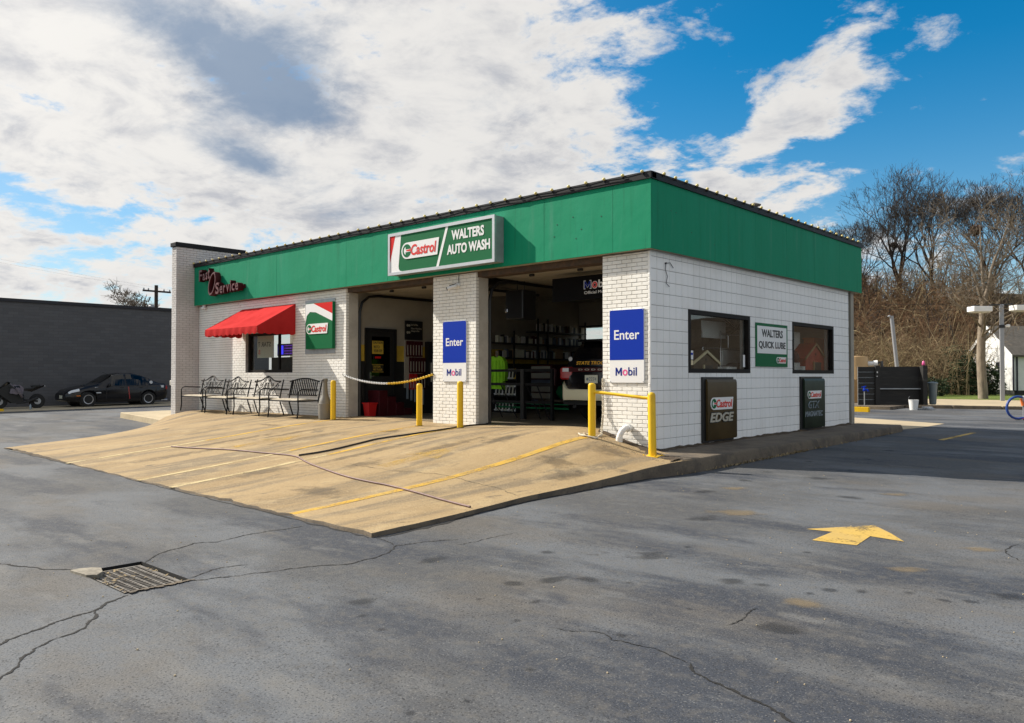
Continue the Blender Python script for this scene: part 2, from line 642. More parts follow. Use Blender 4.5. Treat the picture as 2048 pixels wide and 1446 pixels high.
M['linepaint'] = worn_paint('worn_yellow_paint', (.62, .37, .045), (.50, .34, .10), .46, .64, .88)
M['palepaint'] = worn_paint('pale_worn_line_paint', (.62, .50, .27), (.50, .38, .18), .44, .64, .85)
M['ghostpaint'] = worn_paint('ghost_yellow_paint', (.56, .35, .06), (.46, .31, .10), .36, .58, .75)
M['arrowpaint'] = worn_paint('road_yellow_paint', (.56, .37, .085), (.46, .32, .11), .50, .64, .93)
M['white'] = mat('white_plastic', (.78, .78, .77), .4, var=.08)
M['whitepaint'] = mat('white_sign_face', (.80, .80, .80), .3)
M['signgreen'] = mat('sign_green', (.002, .125, .042), .5, spec=.18)
M['signred'] = mat('sign_red', (.60, .012, .010), .5, spec=.18)
M['signblue'] = mat('sign_blue', (.001, .030, .36), .5, spec=.15)
M['navy'] = mat('navy_print', (.004, .018, .20), .5, spec=.15)
M['pink'] = mat('magenta_print', (.75, .10, .30), .35)
M['redprint'] = mat('red_print', (.66, .03, .02), .35)
M['blackprint'] = mat('black_print', (.02, .02, .02), .4)
M['alu'] = mat('brushed_aluminium', (.60, .61, .63), .35, metal=.6, var=.12, scale=6)
M['galv'] = mat('galvanised_steel', (.42, .44, .46), .45, metal=.5, var=.2, scale=5)
M['awning'] = mat('red_awning_canvas', (.50, .030, .030), .95, c2=(.42, .022, .022), scale=2.0, bump=.3, bscale=160, bdist=.002, spec=.05)
M['maroon'] = mat('dark_maroon_letter', (.060, .006, .010), .5, var=.3, spec=.2)
M['maroonface'] = mat('faded_red_letter_face', (.16, .062, .066), .4, var=.3, scale=9)
M['tan'] = mat('tan_cushion', (.46, .40, .30), .9, var=.2, scale=9, bump=.3, bscale=70)
M['putty'] = mat('grey_putty_plastic', (.20, .188, .165), .6, var=.15)
M['bulb'] = mat('cream_bulb', (.66, .54, .20), .4)
M['pvc'] = mat('white_pvc', (.78, .78, .76), .3)
M['rope'] = mat('dirty_white_rope', (.62, .56, .45), .9, var=.25, scale=20)
M['hose'] = mat('faded_pink_hose', (.21, .125, .115), .6, var=.2, scale=7)
M['blackhose'] = mat('black_rubber_hose', (.02, .02, .022), .5)
M['edgebrown'] = mat('metallic_brown_panel', (.085, .054, .018), .4, metal=.1, c2=(.055, .036, .012), scale=1.3, spec=.25)
M['gtxgreen'] = mat('metallic_dark_green_panel', (.022, .036, .020), .4, metal=.1, c2=(.014, .022, .013), scale=1.3, spec=.25)
M['silver'] = mat('silver_lettering', (.55, .52, .43), .3, metal=.3)
M['greyblue'] = mat('pale_blue_lettering', (.24, .29, .33), .35)
M['crack'] = mat('tar_dark_crack', (.014, .013, .012), .95)
M['stain'] = mat('oil_stain', (.035, .033, .032), .55, var=.3, scale=9)
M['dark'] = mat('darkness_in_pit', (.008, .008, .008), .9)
M['rust'] = mat('rusty_iron', (.11, .095, .08), .7, c2=(.20, .185, .165), scale=12, bump=.3)
M['floor'] = layered('oily_shop_floor', (.15, .125, .09), .5, [((.05, .045, .04), 1.2, .45, .7, .8, None, 6)])
M['header'] = mat('rusty_brown_header', (.055, .038, .026), .8, c2=(.10, .06, .035), scale=7)
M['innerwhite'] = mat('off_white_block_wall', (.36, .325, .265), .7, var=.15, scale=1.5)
M['inneryellow'] = mat('mustard_wall_band', (.62, .42, .05), .6, var=.2)
M['innerblack'] = mat('black_wall_paint', (.016, .016, .016), .5)
M['steelblue'] = mat('blue_grey_paint', (.10, .12, .16), .5)
M['hivis'] = mat('lime_fabric', (.27, .66, .02), .9, var=.15, scale=6, bump=.3, bscale=20)
M['plywood'] = mat('dark_slate_brick', (.055, .055, .062), .7, var=.2, scale=2)
M['darkbrick'] = mat('charcoal_painted_brick', (.060, .060, .070), .65, c2=(.050, .049, .057), scale=.9)
M['darkmortar'] = mat('charcoal_mortar', (.034, .034, .040), .9)
M['carblack'] = mat('black_car_paint', (.004, .004, .006), .2, coat=.25, spec=.35)
M['trim'] = mat('matt_black_trim', (.014, .014, .014), .6)
M['tyre'] = mat('tyre_rubber', (.014, .014, .014), .8)
M['rim'] = mat('silver_wheel_rim', (.48, .48, .50), .3, metal=.7)
M['lens'] = mat('clear_lamp_lens', (.62, .64, .66), .12, spec=.8)
M['amber'] = mat('amber_lens', (.75, .20, .02), .2)
M['redlens'] = mat('red_lamp_lens', (.35, .008, .012), .12, spec=.8)
M['cream'] = mat('cream_car_paint', (.82, .76, .52), .25, coat=.6)
M['goldprint'] = mat('gold_print', (.80, .42, .03), .4)
M['plate'] = mat('pale_licence_plate', (.62, .63, .52), .35)
M['jacket'] = mat('grey_cloth', (.16, .135, .15), .9, var=.2, scale=12, bump=.4, bscale=30)
M['bark'] = mat('grey_bark', (.15, .125, .10), .9, c2=(.09, .075, .06), scale=9, bump=.5, bscale=25, stretch=(1, 1, .3))
M['darkbark'] = mat('dark_bark', (.048, .039, .034), .95, c2=(.030, .025, .022), scale=6)
M['palebark'] = mat('pale_grey_bark', (.27, .22, .165), .9, c2=(.16, .13, .10), scale=7, bump=.5, bscale=25, stretch=(1, 1, .3))
M['palebark2'] = mat('pale_twig_bark', (.17, .135, .095), .95, c2=(.11, .085, .06), scale=5)
M['brush'] = mat('brown_brush_twigs', (.20, .128, .066), .95, c2=(.11, .068, .036), scale=.5)
M['brushred'] = mat('russet_brush_twigs', (.23, .122, .058), .95, c2=(.13, .070, .036), scale=.6)
M['brushpale'] = mat('straw_brush_twigs', (.34, .26, .14), .95, c2=(.22, .165, .09), scale=.7)
M['evergreen'] = mat('dark_evergreen_leaf', (.022, .040, .014), .8, c2=(.040, .062, .018), scale=1.2)
M['pine'] = mat('pine_needles', (.028, .045, .016), .85, c2=(.018, .030, .012), scale=1.5)
M['lawn'] = layered('lawn_grass', (.12, .17, .022), .95, [((.15, .15, .03), 1.2, .45, .7, .7, None, 6), ((.045, .07, .012), 9, .5, .7, .6, None, 4)], bump=(40, .8, .05))
M['leaflitter'] = layered('brown_leaf_litter', (.050, .033, .020), .95, [((.075, .052, .03), 1.5, .45, .7, .7, None, 7), ((.04, .028, .018), 4, .5, .7, .6, None, 5)], bump=(6, .8, .2))
M['siding'] = mat('white_clapboard', (.74, .75, .74), .6, var=.08)
M['shingle'] = mat('grey_shingles', (.075, .066, .057), .9, c2=(.11, .10, .085), scale=5)
M['foundation'] = mat('dark_foundation', (.03, .032, .03), .9)
M['plank'] = layered('black_stained_planks', (.020, .019, .018), .7, [((.055, .052, .045), 2.5, .5, .75, .7, (.4, .4, 3), 7)], bump=(40, .4, .005))
M['darktrim'] = mat('near_black_navy_trim', (.014, .014, .030), .5)
M['chunk'] = mat('weathered_concrete_lump', (.30, .27, .215), .95, c2=(.17, .15, .12), scale=9, bump=.6, bscale=30)
M['tank'] = mat('tan_tank_plastic', (.52, .33, .145), .45, var=.1, scale=2)
M['paleconc'] = layered('pale_lot_concrete', (.43, .35, .23), .9, [((.30, .25, .17), .8, .45, .7, .7, None, 6)])
M['woodpole'] = mat('dark_wood_pole', (.045, .032, .024), .9, var=.3, scale=8)
M['greypole'] = mat('grey_steel_pole', (.30, .31, .33), .5, metal=.3)
M['binblue'] = mat('grey_blue_bin', (.16, .20, .22), .5)
M['bluehose'] = mat('blue_vacuum_hose', (.015, .055, .26), .45)
M['orange'] = mat('orange_nozzle', (.75, .17, .03), .4)
M['wood'] = mat('tan_wood', (.36, .22, .10), .7, c2=(.27, .155, .07), scale=8, stretch=(1, 1, .2))
M['redwood'] = mat('red_barn_wood', (.40, .045, .018), .6, var=.3, scale=6)
M['creamtrim'] = mat('cream_trim_wood', (.66, .55, .34), .6)
M['brownwood'] = mat('dark_brown_wood', (.10, .07, .045), .7, var=.3, scale=5)
M['cardboard'] = mat('cardboard', (.34, .23, .13), .9, var=.15)
M['chrome'] = mat('chrome_wire', (.5, .5, .52), .25, metal=.9)
M['redplastic'] = mat('red_plastic', (.50, .012, .012), .4)
M['nest'] = mat('nest_twigs', (.06, .03, .018), .95)
M['dirt'] = layered('dark_dirt', (.055, .038, .024), .95, [((.13, .09, .05), 9, .45, .7, .7, None, 6), ((.03, .022, .015), 20, .5, .7, .7, None, 4)], bump=(50, .8, .01))
M['bannerblack'] = mat('black_banner', (.006, .006, .007), .9, spec=.1)


def pane_brick_print(name, base, joint, bw, bh):
    """brickwork too far off to tell apart piece by piece"""
    mt = mat(name, base, .75)
    return mt

def zg(x, y):
    """height of the asphalt"""
    x = min(max(x, -40), 15)
    return -.25 + .012 * min(y, 25) - .0023 * x


APRON_PTS = [(-11.8, -6.03, -.285), (-7.8, -6.25, -.297), (-4.6, -6.34, -.305), (-.5, -6.36, -.302), (1.03, -6.4, -.29),
             (.93, -5.3, -.268), (.757, -3.95, -.24), (.752, -2.44, -.19), (.79, -1.41, -.12), (.98, -.7, -.06),
             (.1, .15, -.05), (-.3, .15, .03), (-.6, .15, .10), (-.85, .15, .17), (-1.1, .15, .235), (.15, -.2, -.05),
             (-.58, -.84, .17), (-.7, -.3, .17), (-4, -3.3, -.03), (-8, -3.3, -.03), (-1, -3.3, -.06), (-3, .15, .24), (-5, .15, .22), (-8.6, .15, .23), (-11, .15, .23),
             (-14, .15, .21), (-15.8, .15, .2), (-4, -.9, .19), (-8, -.9, .19), (-12, -.9, .19), (-14.6, -.9, .18),
             (-13.5, -3.54, -.25), (-15.2, -1.7, -.16), (-17, .5, .15), (-18, 0., .05), (-20.7, -.2, -.02), (-20.7, 2.5, .0), (-16.3, -.75, .14), (.6, .6, -.05)]


def tps_fit(pts):
    n = len(pts)
    P = np.array(pts, float)

    def k(r2):
        return np.where(r2 > 1e-12, r2 * np.log(np.maximum(r2, 1e-12)), 0)
    d2 = ((P[:, None, :2] - P[None, :, :2]) ** 2).sum(-1)
    A = np.zeros((n + 3, n + 3))
    A[:n, :n] = k(d2) + np.eye(n) * .02
    A[:n, n] = 1
    A[:n, n + 1:] = P[:, :2]
    A[n:, :n] = A[:n, n:].T
    w = np.linalg.solve(A, np.concatenate([P[:, 2], [0, 0, 0]]))

    def f(x, y):
        r2 = (P[:, 0] - x) ** 2 + (P[:, 1] - y) ** 2
        return float(k(r2) @ w[:n] + w[n] + w[n + 1] * x + w[n + 2] * y)
    return f


tps = tps_fit(APRON_PTS)


def za(x, y):
    """height of the concrete apron: never below the asphalt it lies on"""
    return max(tps(x, y), zg(x, y) + .008)

# ------------------------------------------------------------------ the ground
def ground():
    xs = [-400, -120, -40, -20, -8, -3, -1, .3, 1.2, 2.5, 4, 6, 9, 15, 60, 400]
    ys = [-120, -40, -14, -11, -8.76, -8.27, -6, -2, 2, 8, 15, 25, 60, 150, 900]
    mb = MB()
    idx = {}
    for i, x in enumerate(xs):
        for j, y in enumerate(ys):
            idx[i, j] = len(mb.v)
            mb.v.append((x, y, zg(x, y)))
    for i in range(len(xs) - 1):
        for j in range(len(ys) - 1):
            if xs[i] == .3 and ys[j] == -8.76:
                continue                            # the drain pit
            mb.f.append((idx[i, j], idx[i + 1, j], idx[i + 1, j + 1], idx[i, j + 1]))
    struct('asphalt_ground', mb, M['asphalt'])


ground()


def sheet(name, poly, m, dz=.004, zf=zg, kind='structure', parent=None):
    """a flat polygon laid on the ground; long edges are cut so that it follows the slope"""
    bm = bmesh.new()
    vs_ = [bm.verts.new((x, y, 0)) for x, y in poly]
    bm.faces.new(vs_).normal_update()
    bm.normal_update()
    bmesh.ops.triangulate(bm, faces=bm.faces[:])
    for _ in range(4):
        e = [q for q in bm.edges if q.calc_length() > (.35 if zf is za else 2.5)]
        if e:
            bmesh.ops.subdivide_edges(bm, edges=e, cuts=1)
            bm.normal_update()
            bmesh.ops.triangulate(bm, faces=bm.faces[:])
    for _ in range(3 if zf is za else 0):
        e = [q for q in bm.edges if q.calc_length() > .35]
        if e:
            bmesh.ops.subdivide_edges(bm, edges=e, cuts=1)
            bmesh.ops.triangulate(bm, faces=bm.faces[:])
    bm.normal_update()
    for v in bm.verts:
        v.co.z = zf(v.co.x, v.co.y) + dz
    bmesh.ops.recalc_face_normals(bm, faces=bm.faces)
    for f in bm.faces:
        if f.normal.z < 0:
            f.normal_flip()
    me = bpy.data.meshes.new(name)
    bm.to_mesh(me)
    bm.free()
    o = link(name, me, m, parent)
    if kind:
        o['kind'] = kind
    return o


def apron():
    left = [(.6, -15.5), (-1.08, -15.47), (-3.54, -13.5), (-6.03, -11.8), (-6.5, -11.5)]
    right = [(.6, -.2), (.12, -.16), (-.05, .98), (-.7, .95), (-1.41, .79), (-2.44, .752), (-3.95, .757), (-5.3, .93), (-6.5, 1.03)]

    def at(pl, y):
        for (y0, x0), (y1, x1) in zip(pl, pl[1:]):
            if y1 <= y <= y0:
                return x0 + (x1 - x0) * (y0 - y) / (y0 - y1)
        return pl[-1][1] if y < pl[-1][0] else pl[0][1]
    ys = [.6, .35, .12, .02, -.05] + [-.05 - .2 * i for i in range(1, 32)]
    nx = 72
    mb = MB()
    rows = []
    for y in ys:
        row = []
        a, b = at(left, y), at(right, y)
        for i in range(nx + 1):
            t = i / nx
            x = a + (b - a) * t
            yy = y
            if y < -6.2:                              # the ragged front edge
                yy = -6.03 - (x + 11.8) * .029 + rnd.uniform(-.022, .018) + (rnd.uniform(.02, .06) if rnd.random() < .10 else 0)
            row.append(len(mb.v))
            mb.v.append((x, yy, za(x, yy) + (.0 if yy > -6 else .004)))
        rows.append(row)
        if y < -6.2:
            break
    for r0, r1 in zip(rows, rows[1:]):
        for i in range(nx):
            mb.f.append((r0[i], r0[i + 1], r1[i + 1], r1[i]))
    # the broken edge down to the asphalt
    rim = [r[-1] for r in rows] + rows[-1][-2::-1] + [r[0] for r in rows[-2::-1]]
    eb = MB()
    for k in rim:
        x, y, z = mb.v[k]
        j = rnd.uniform(-.006, .010)
        eb.v += [(x, y, z), (x + .004 + j * .6, y - .004 - abs(j) * .6, z - .012 + j * .3), (x + .006 + j, y - .006 - abs(j), min(z, zg(x, y)) - .06)]
    for i in range(len(rim) - 1):
        for q in range(2):
            a = 3 * i + q
            eb.f.append((a, a + 3, a + 4, a + 1))
    struct('concrete_apron', mb, M['concrete'], 40)
    struct('apron_edge', eb, M['kerb'], 40)


apron()


def left_walk():
    """the raised pad west of the benches with its kerb"""
    xs = [-15.5 - .3 * i for i in range(19)]
    mb = MB()
    rows = []
    for x in xs:
        y0 = -1.08 + (-15.5 - x) * .166
        row = []
        kt = -.055 + (x + 15.5) * -.006              # top of the kerb
        for k, t in enumerate((0, .004, .035, .12, .3, .6, 1)):
            y = y0 + (4.5 - y0) * t
            w = min(1, max(0, (y - y0 - .1) / 1.3))
            w = w * w * (3 - 2 * w)
            row.append(len(mb.v))
            mb.v.append((x, y, kt * (1 - w) + max(tps(x, min(y, 2.2)), zg(x, y) + .02) * w - (.016 if k == 0 else 0)))
        b = len(mb.v)
        mb.v.append((x, y0 - .015, zg(x, y0) - .05))
        rows.append([b] + row)
    for r0, r1 in zip(rows, rows[1:]):
        for i in range(len(r0) - 1):
            mb.f.append((r0[i], r0[i + 1], r1[i + 1], r1[i]))
    mb.f.append(tuple(rows[-1]))
    struct('raised_walkway', mb, M['walk'], 30)


left_walk()


def right_walk():
    """walk along the block wall with its rounded, dirty kerb"""
    ys = [-.62, -.45, -.2, .1] + [.25 + .5 * i for i in range(0, 19)] + [9.5] + [9.7, 9.95, 10.15, 10.3]

    def edge(y):
        x = .98
        if y > 9.3:
            x -= (y - 9.3) ** 2 * .35
        if y < -.1:
            x += (-.1 - y) * -.08
        return x

    def top(x, y):
        if y < .3:
            w = max(0, min(1, (y + .62) / .92))
            return (tps(x, max(y, -.62)) + .012) * (1 - w) + (-.045 + .006 * y) * w
        return -.045 + .006 * y - (max(0, y - 9.6) ** 2 * .2)
    mb, kb = MB(), MB()
    rw, rk = [], []
    for y in ys:
        e = edge(y)
        x0 = -.14 if y > .14 else -.12 + (.14 - y) * .9
        row = []
        for t in (0, .25, .5, .75, 1):
            x = x0 + (e - .155 - x0) * t
            row.append(len(mb.v))
            mb.v.append((x, y, top(x, y)))
        rw.append(row)
        j = rnd.uniform(-.003, .003)
        z = top(e - .16, y)
        prof = [(e - .152, z - .05), (e - .152, z + .002), (e - .035, z + .003 + j), (e - .008, z - .006 + j), (e + .004, z - .03), (e + .022 + j, (z + zg(e, y)) / 2), (e + .035, zg(e, y) - .05)]
        r = []
        for px, pz in prof:
            r.append(len(kb.v))
            kb.v.append((px, y, pz))
        rk.append(r)
    for rows, q in ((rw, mb), (rk, kb)):
        for r0, r1 in zip(rows, rows[1:]):
            for i in range(len(r0) - 1):
                q.f.append((r0[i], r0[i + 1], r1[i + 1], r1[i]))
        q.f.append(tuple(rows[-1]))
        q.f.append(tuple(rows[0]))
    struct('side_walkway', mb, M['kerb'], 40)
    struct('kerb', kb, M['kerb'], 50)
    # dirt that has collected along the foot of the block wall and on the bank by the brick pier
    d = MB()
    n = 60
    for i in range(n + 1):
        y = .16 + 9 * i / n
        w = rnd.uniform(.04, .16)
        z = -.045 + .006 * y
        d.v += [(-.125, y, z + rnd.uniform(.02, .05)), (-.12 + w, y, z + .002)]
    d.f += [(2 * i, 2 * i + 1, 2 * i + 3, 2 * i + 2) for i in range(n)]
    o = part('dirt', d, M['dirt'])
    o['kind'] = 'stuff'
    b = MB()
    n = 26
    rr = []
    for i in range(n + 1):
        t = i / n
        x = -1.12 + 2.0 * t
        yb = .16 if x < -.13 else .16 - (x + .13) * .55
        w = (.10 + .32 * t) * rnd.uniform(.8, 1.2)
        row = []
        for k in range(5):
            y = yb - w * k / 4
            hgt = .035 * math.sin(PI * (k + .6) / 4.8) * (1 - .55 * t) + rnd.uniform(0, .012)
            row.append(len(b.v))
            b.v.append((x, y, za(x, y) + (hgt if k < 4 else .002)))
        rr.append(row)
    for r0, r1 in zip(rr, rr[1:]):
        for i in range(4):
            b.f.append((r0[i], r0[i + 1], r1[i + 1], r1[i]))
    o = part('dirt', b, M['dirt'], None, 60)
    o['kind'] = 'stuff'
    # weeds and dead leaves in the gutter
    g = MB()
    for _ in range(420):
        y = rnd.choice([rnd.gauss(1.2, .7), rnd.gauss(2.9, .5), rnd.uniform(-.5, 9)])
        x = edge(y) + .03 + abs(rnd.gauss(0, .035))
        z = zg(x, y) + .005
        a = rnd.uniform(0, 6.3)
        l = rnd.uniform(.015, .05)
        dx, dy = math.cos(a) * l, math.sin(a) * l
        up = rnd.uniform(.005, .05)
        g.add([(x, y, z), (x + dx, y + dy, z + up), (x + dx - dy * .4, y + dy + dx * .4, z + up * .8), (x - dy * .4, y + dx * .4, z)], [(0, 1, 2, 3)])
    o = part('dead_leaves', g, M['brushpale'])
    o['kind'] = 'stuff'


right_walk()

# concrete patch at the back corner, lot and lawn beyond the cross drive
sheet('rear_concrete_patch', [(.8, 9.95), (1.0, 11.0), (1.08, 12.85), (-1.7, 14.1), (-9, 14.3), (-9, 9.95)], M['paleconc'], .006)


def far_ground():
    mb = MB()
    mb.box(-30, -3.35, 17.55, 19.3, -.1, .10)
    mb.box(-30, -2.32, 19.3, 24.0, -.1, .10)
    struct('raised_concrete_pad', mb, M['kerb'])
    y = MB()
    for i in range(5):
        x = -7.4 + i * 1.0
        y.rbox((x + .49, 17.47, .045), (.98, .15, .18), b=.02)
    struct('yellow_kerb', y, M['yellow'])
    k = MB()
    for i in range(30):
        x = -2.3 + i * 1.5
        k.rbox((x + .74, 21.0 + i * .42 + .2, .045 + .01), (1.56, .16, .14), Matrix.Rotation(math.atan2(.42, 1.5), 3, 'Z'), .03)
    struct('lot_kerb', k, M['kerb'])
    sheet('pale_concrete_lot', [(-2.25, 21.2), (45, 34.4), (45, 37), (-2, 31.8), (-30, 29.5), (-30, 24.1), (-2.25, 24.1)], M['paleconc'], .03)
    sheet('lawn', [(-30, 29.6), (-2, 31.9), (45, 37.2), (45, 60), (-30, 60)], M['lawn'], .035)
    # wooded rise behind
    h = MB()
    nx, ny = 40, 14
    for i in range(nx + 1):
        for j in range(ny + 1):
            x = -60 + 150 * i / nx
            y = 44 + 46 * j / ny + (7 if x > -7 else 0)
            t = min(1, max(0, j / ny * 46 / 22))
            z = .02 + 8.0 * t * t * (3 - 2 * t) * min(1, max(0, (x + 60) / 28)) + (rnd.uniform(-.2, .3) if 0 < j else 0)
            h.v.append((x, y, z))
    for i in range(nx):
        for j in range(ny):
            a = i * (ny + 1) + j
            h.f.append((a, a + 1, a + ny + 2, a + ny + 1))
    struct('wooded_hillside', h, M['leaflitter'], True)


far_ground()


# ------------------------------------------------------------------ paint, cracks and stains on the ground
def band(name, a, b, w, m, zf, rag=.006):
    n = 26
    dx, dy = b[0] - a[0], b[1] - a[1]
    l = math.hypot(dx, dy)
    px, py = -dy / l * w / 2, dx / l * w / 2
    L_, R_ = [], []
    for i in range(n + 1):
        t = i / n
        j = rnd.uniform(-rag, rag)
        k = rnd.uniform(-rag, rag)
        L_.append((a[0] + dx * t + px + j, a[1] + dy * t + py))
        R_.append((a[0] + dx * t - px + k, a[1] + dy * t - py))
    mb = MB()
    for p_, q_ in zip(L_, R_):
        mb.v.append((*p_, zf(*p_) + .005))
        mb.v.append((*q_, zf(*q_) + .005))
    mb.f = [(2 * i, 2 * i + 1, 2 * i + 3, 2 * i + 2) for i in range(n)]
    return struct(name, mb, m)


for a_, b_ in (((-7.76, -6.2), (-8.1, -.6)), ((-4.62, -6.28), (-5.19, -.55)), ((-3.53, -6.3), (-4.0, -.55)), ((-.52, -6.32), (-.78, -.75))):
    if a_[0] > -1:
        band('lane_line', a_, b_, .12, M['linepaint'], za)
        continue
    k_ = .46                                        # the paint has gone pale towards the drive
    c_ = (a_[0] + (b_[0] - a_[0]) * k_, a_[1] + (b_[1] - a_[1]) * k_)
    band('lane_line', a_, c_, .11, M['palepaint'], za)
    band('lane_line', c_, b_, .12, M['linepaint'], za)
band('dash_line', (2.33, 7.6), (2.40, 10.1), .12, M['arrowpaint'], zg)
sheet('direction_arrow', [(3.94, -3.38), (4.18, -3.35), (4.18, -3.84), (4.40, -3.82), (4.56, -3.79), (4.52, -3.32), (4.83, -3.36), (4.62, -3.06), (4.37, -2.76)], M['arrowpaint'])
for cx, cy in ((-6.42, -3.1), (-1.98, -3.2)):
    sheet('worn_arrow', [(cx - .13, cy - .75), (cx + .12, cy - .75), (cx + .12, cy - .02), (cx + .36, cy - .02), (cx + .02, cy + .75), (cx - .36, cy - .02), (cx - .13, cy - .02)], M['ghostpaint'], .005, za)


def crack(pts, w, zf=zg):
    P = [Vector((x, y, 0)) for x, y in pts]
    for _ in range(4):
        Q = [P[0]]
        for a, b in zip(P, P[1:]):
            d = b - a
            if d.length > .03:
                Q.append((a + b) / 2 + Vector((-d.y, d.x, 0)) * max(-.022, min(.022, rnd.uniform(-.13, .13) * d.length)) / max(1e-6, d.length))
            Q.append(b)
        P = Q
    mb = MB()
    n = len(P)
    for i, p in enumerate(P):
        d = (P[min(i + 1, n - 1)] - P[max(i - 1, 0)]).normalized()
        ww = w * 1.25 * rnd.uniform(.25, 1.3) * min(1, .25 + i / 5, .25 + (n - 1 - i) / 5)
        o = Vector((-d.y, d.x, 0)) * ww / 2
        for q in (p + o, p - o):
            mb.v.append((q.x, q.y, zf(q.x, q.y) + .003))
    mb.f = [(2 * i, 2 * i + 1, 2 * i + 3, 2 * i + 2) for i in range(n - 1)]
    struct('pavement_crack', mb, M['crack'])


for w_, pts_ in ((.018, [(1.24, -8.75), (1.44, -9.03), (1.52, -9.29), (1.65, -9.55), (1.74, -9.68), (1.84, -9.86), (2.0, -10.2)]),
                 (.016, [(1.44, -9.03), (1.61, -9.1), (1.82, -9.28), (1.91, -9.48), (2.07, -9.65), (2.22, -9.72), (2.34, -9.84), (2.41, -9.94), (2.6, -10.2)]),
                 (.016, [(-.9, -9.27), (-.51, -9.09), (-.19, -8.96), (.24, -8.72)]),
                 (.014, [(.38, -8.27), (.1, -7.98), (.02, -7.74), (-.04, -7.66), (.08, -7.49), (-.01, -7.17), (0, -6.86), (.02, -6.52)]),
                 (.010, [(1.13, -8.27), (1.02, -8.02), (1.09, -7.72)]),
                 (.013, [(1.22, -8.3), (1.31, -8.06), (1.37, -7.84), (1.5, -7.52), (1.6, -7.31), (1.7, -7.12), (1.63, -6.73), (1.45, -6.48), (1.51, -6.32), (1.57, -6.16), (1.7, -5.94)]),
                 (.008, [(1.86, -6.13), (1.87, -5.79), (1.91, -5.35)]), (.010, [(1.43, -6.5), (1.31, -6.44), (1.07, -6.42)]),
                 (.007, [(3.95, -7.32), (4.14, -7.25), (4.23, -7.19), (4.37, -7.25), (4.57, -7.22), (4.73, -7.23), (4.9, -7.27)]),
                 (.014, [(4.9, -7.27), (4.99, -7.38), (5.11, -7.42), (5.19, -7.44), (5.35, -7.49), (5.48, -7.53), (5.58, -7.59), (5.9, -7.75)]),
                 (.008, [(4.73, -6.58), (4.76, -6.35), (4.73, -6.23), (4.73, -6.1)]), (.01, [(5.75, -3.5), (5.6, -3.2), (5.62, -2.8)])):
    crack(pts_, w_)
for w_, pts_ in ((.007, [(-2.71, -4.05), (-1.95, -4.1), (-1.08, -3.91), (-.79, -3.82), (-.19, -3.86), (.33, -3.87), (.72, -4.0)]), (.008, [(.55, -6.3), (.81, -6.09), (.88, -5.77)]),
                 (.008, [(-7.02, -6.1), (-6.46, -6.14), (-5.85, -6.13), (-5.28, -6.12)]), (.008, [(-4.13, -6.12), (-3.61, -6.11), (-2.97, -6.14), (-2.42, -6.16)])):
    crack(pts_, w_, za)
# joint where the apron meets the asphalt
crack([(-11.8, -6.06), (-7.8, -6.18), (-4.6, -6.27), (-.5, -6.39), (1.0, -6.45)], .03)
crack([(1.06, -6.4), (.97, -5.3), (.80, -3.95), (.795, -2.44), (.83, -1.41), (1.02, -.7)], .045)


def stain_mat(name, c, amt):
    mt = mat(name, c, .6)
    nt = mt.node_tree
    b = nt.nodes['Principled BSDF']
    tc = nt.nodes.new('ShaderNodeTexCoord')
    mp = nt.nodes.new('ShaderNodeMapping')
    mp.inputs['Location'].default_value = (-1, -1, 0)
    mp.inputs['Scale'].default_value = (2, 2, 0)
    ln = nt.nodes.new('ShaderNodeVectorMath')
    ln.operation = 'LENGTH'
    n = nt.nodes.new('ShaderNodeTexNoise')
    n.inputs['Scale'].default_value = 6
    n.inputs['Detail'].default_value = 7
    ad = nt.nodes.new('ShaderNodeMath')
    ad.operation = 'MULTIPLY_ADD'
    ad.inputs[1].default_value = 1.5
    mr = nt.nodes.new('ShaderNodeMapRange')
    mr.interpolation_type = 'SMOOTHSTEP'
    mr.inputs['From Min'].default_value = 1.55
    mr.inputs['From Max'].default_value = .85
    mr.inputs['To Max'].default_value = amt
    nt.links.new(tc.outputs['Generated'], mp.inputs[0])
    nt.links.new(mp.outputs[0], ln.inputs[0])
    nt.links.new(tc.outputs['Object'], n.inputs['Vector'])
    nt.links.new(n.outputs['Fac'], ad.inputs[0])
    nt.links.new(ln.outputs['Value'], ad.inputs[2])
    nt.links.new(ad.outputs[0], mr.inputs['Value'])
    nt.links.new(mr.outputs[0], b.inputs['Alpha'])
    return mt


M['oil'] = stain_mat('oil_soak', (.024, .024, .026), .42)
M['tanstain'] = stain_mat('worn_paint_patch', (.25, .19, .11), .5)
M['rubber'] = stain_mat('tyre_and_dark_marks', (.14, .108, .072), .42)  # dark marks on the apron, tyre streaks among them


def stain(cx, cy, rx, ry, m, zf=zg, rot=0.):
    pts = []
    for x, y in circle(0, 0, rx, 20, ry):
        c, s = math.cos(rot), math.sin(rot)
        pts.append((cx + x * c - y * s, cy + x * s + y * c))
    sheet('oil_stain' if m is M['oil'] else 'ground_patch', pts, m, .002 + rnd.uniform(0, .0012), zf)


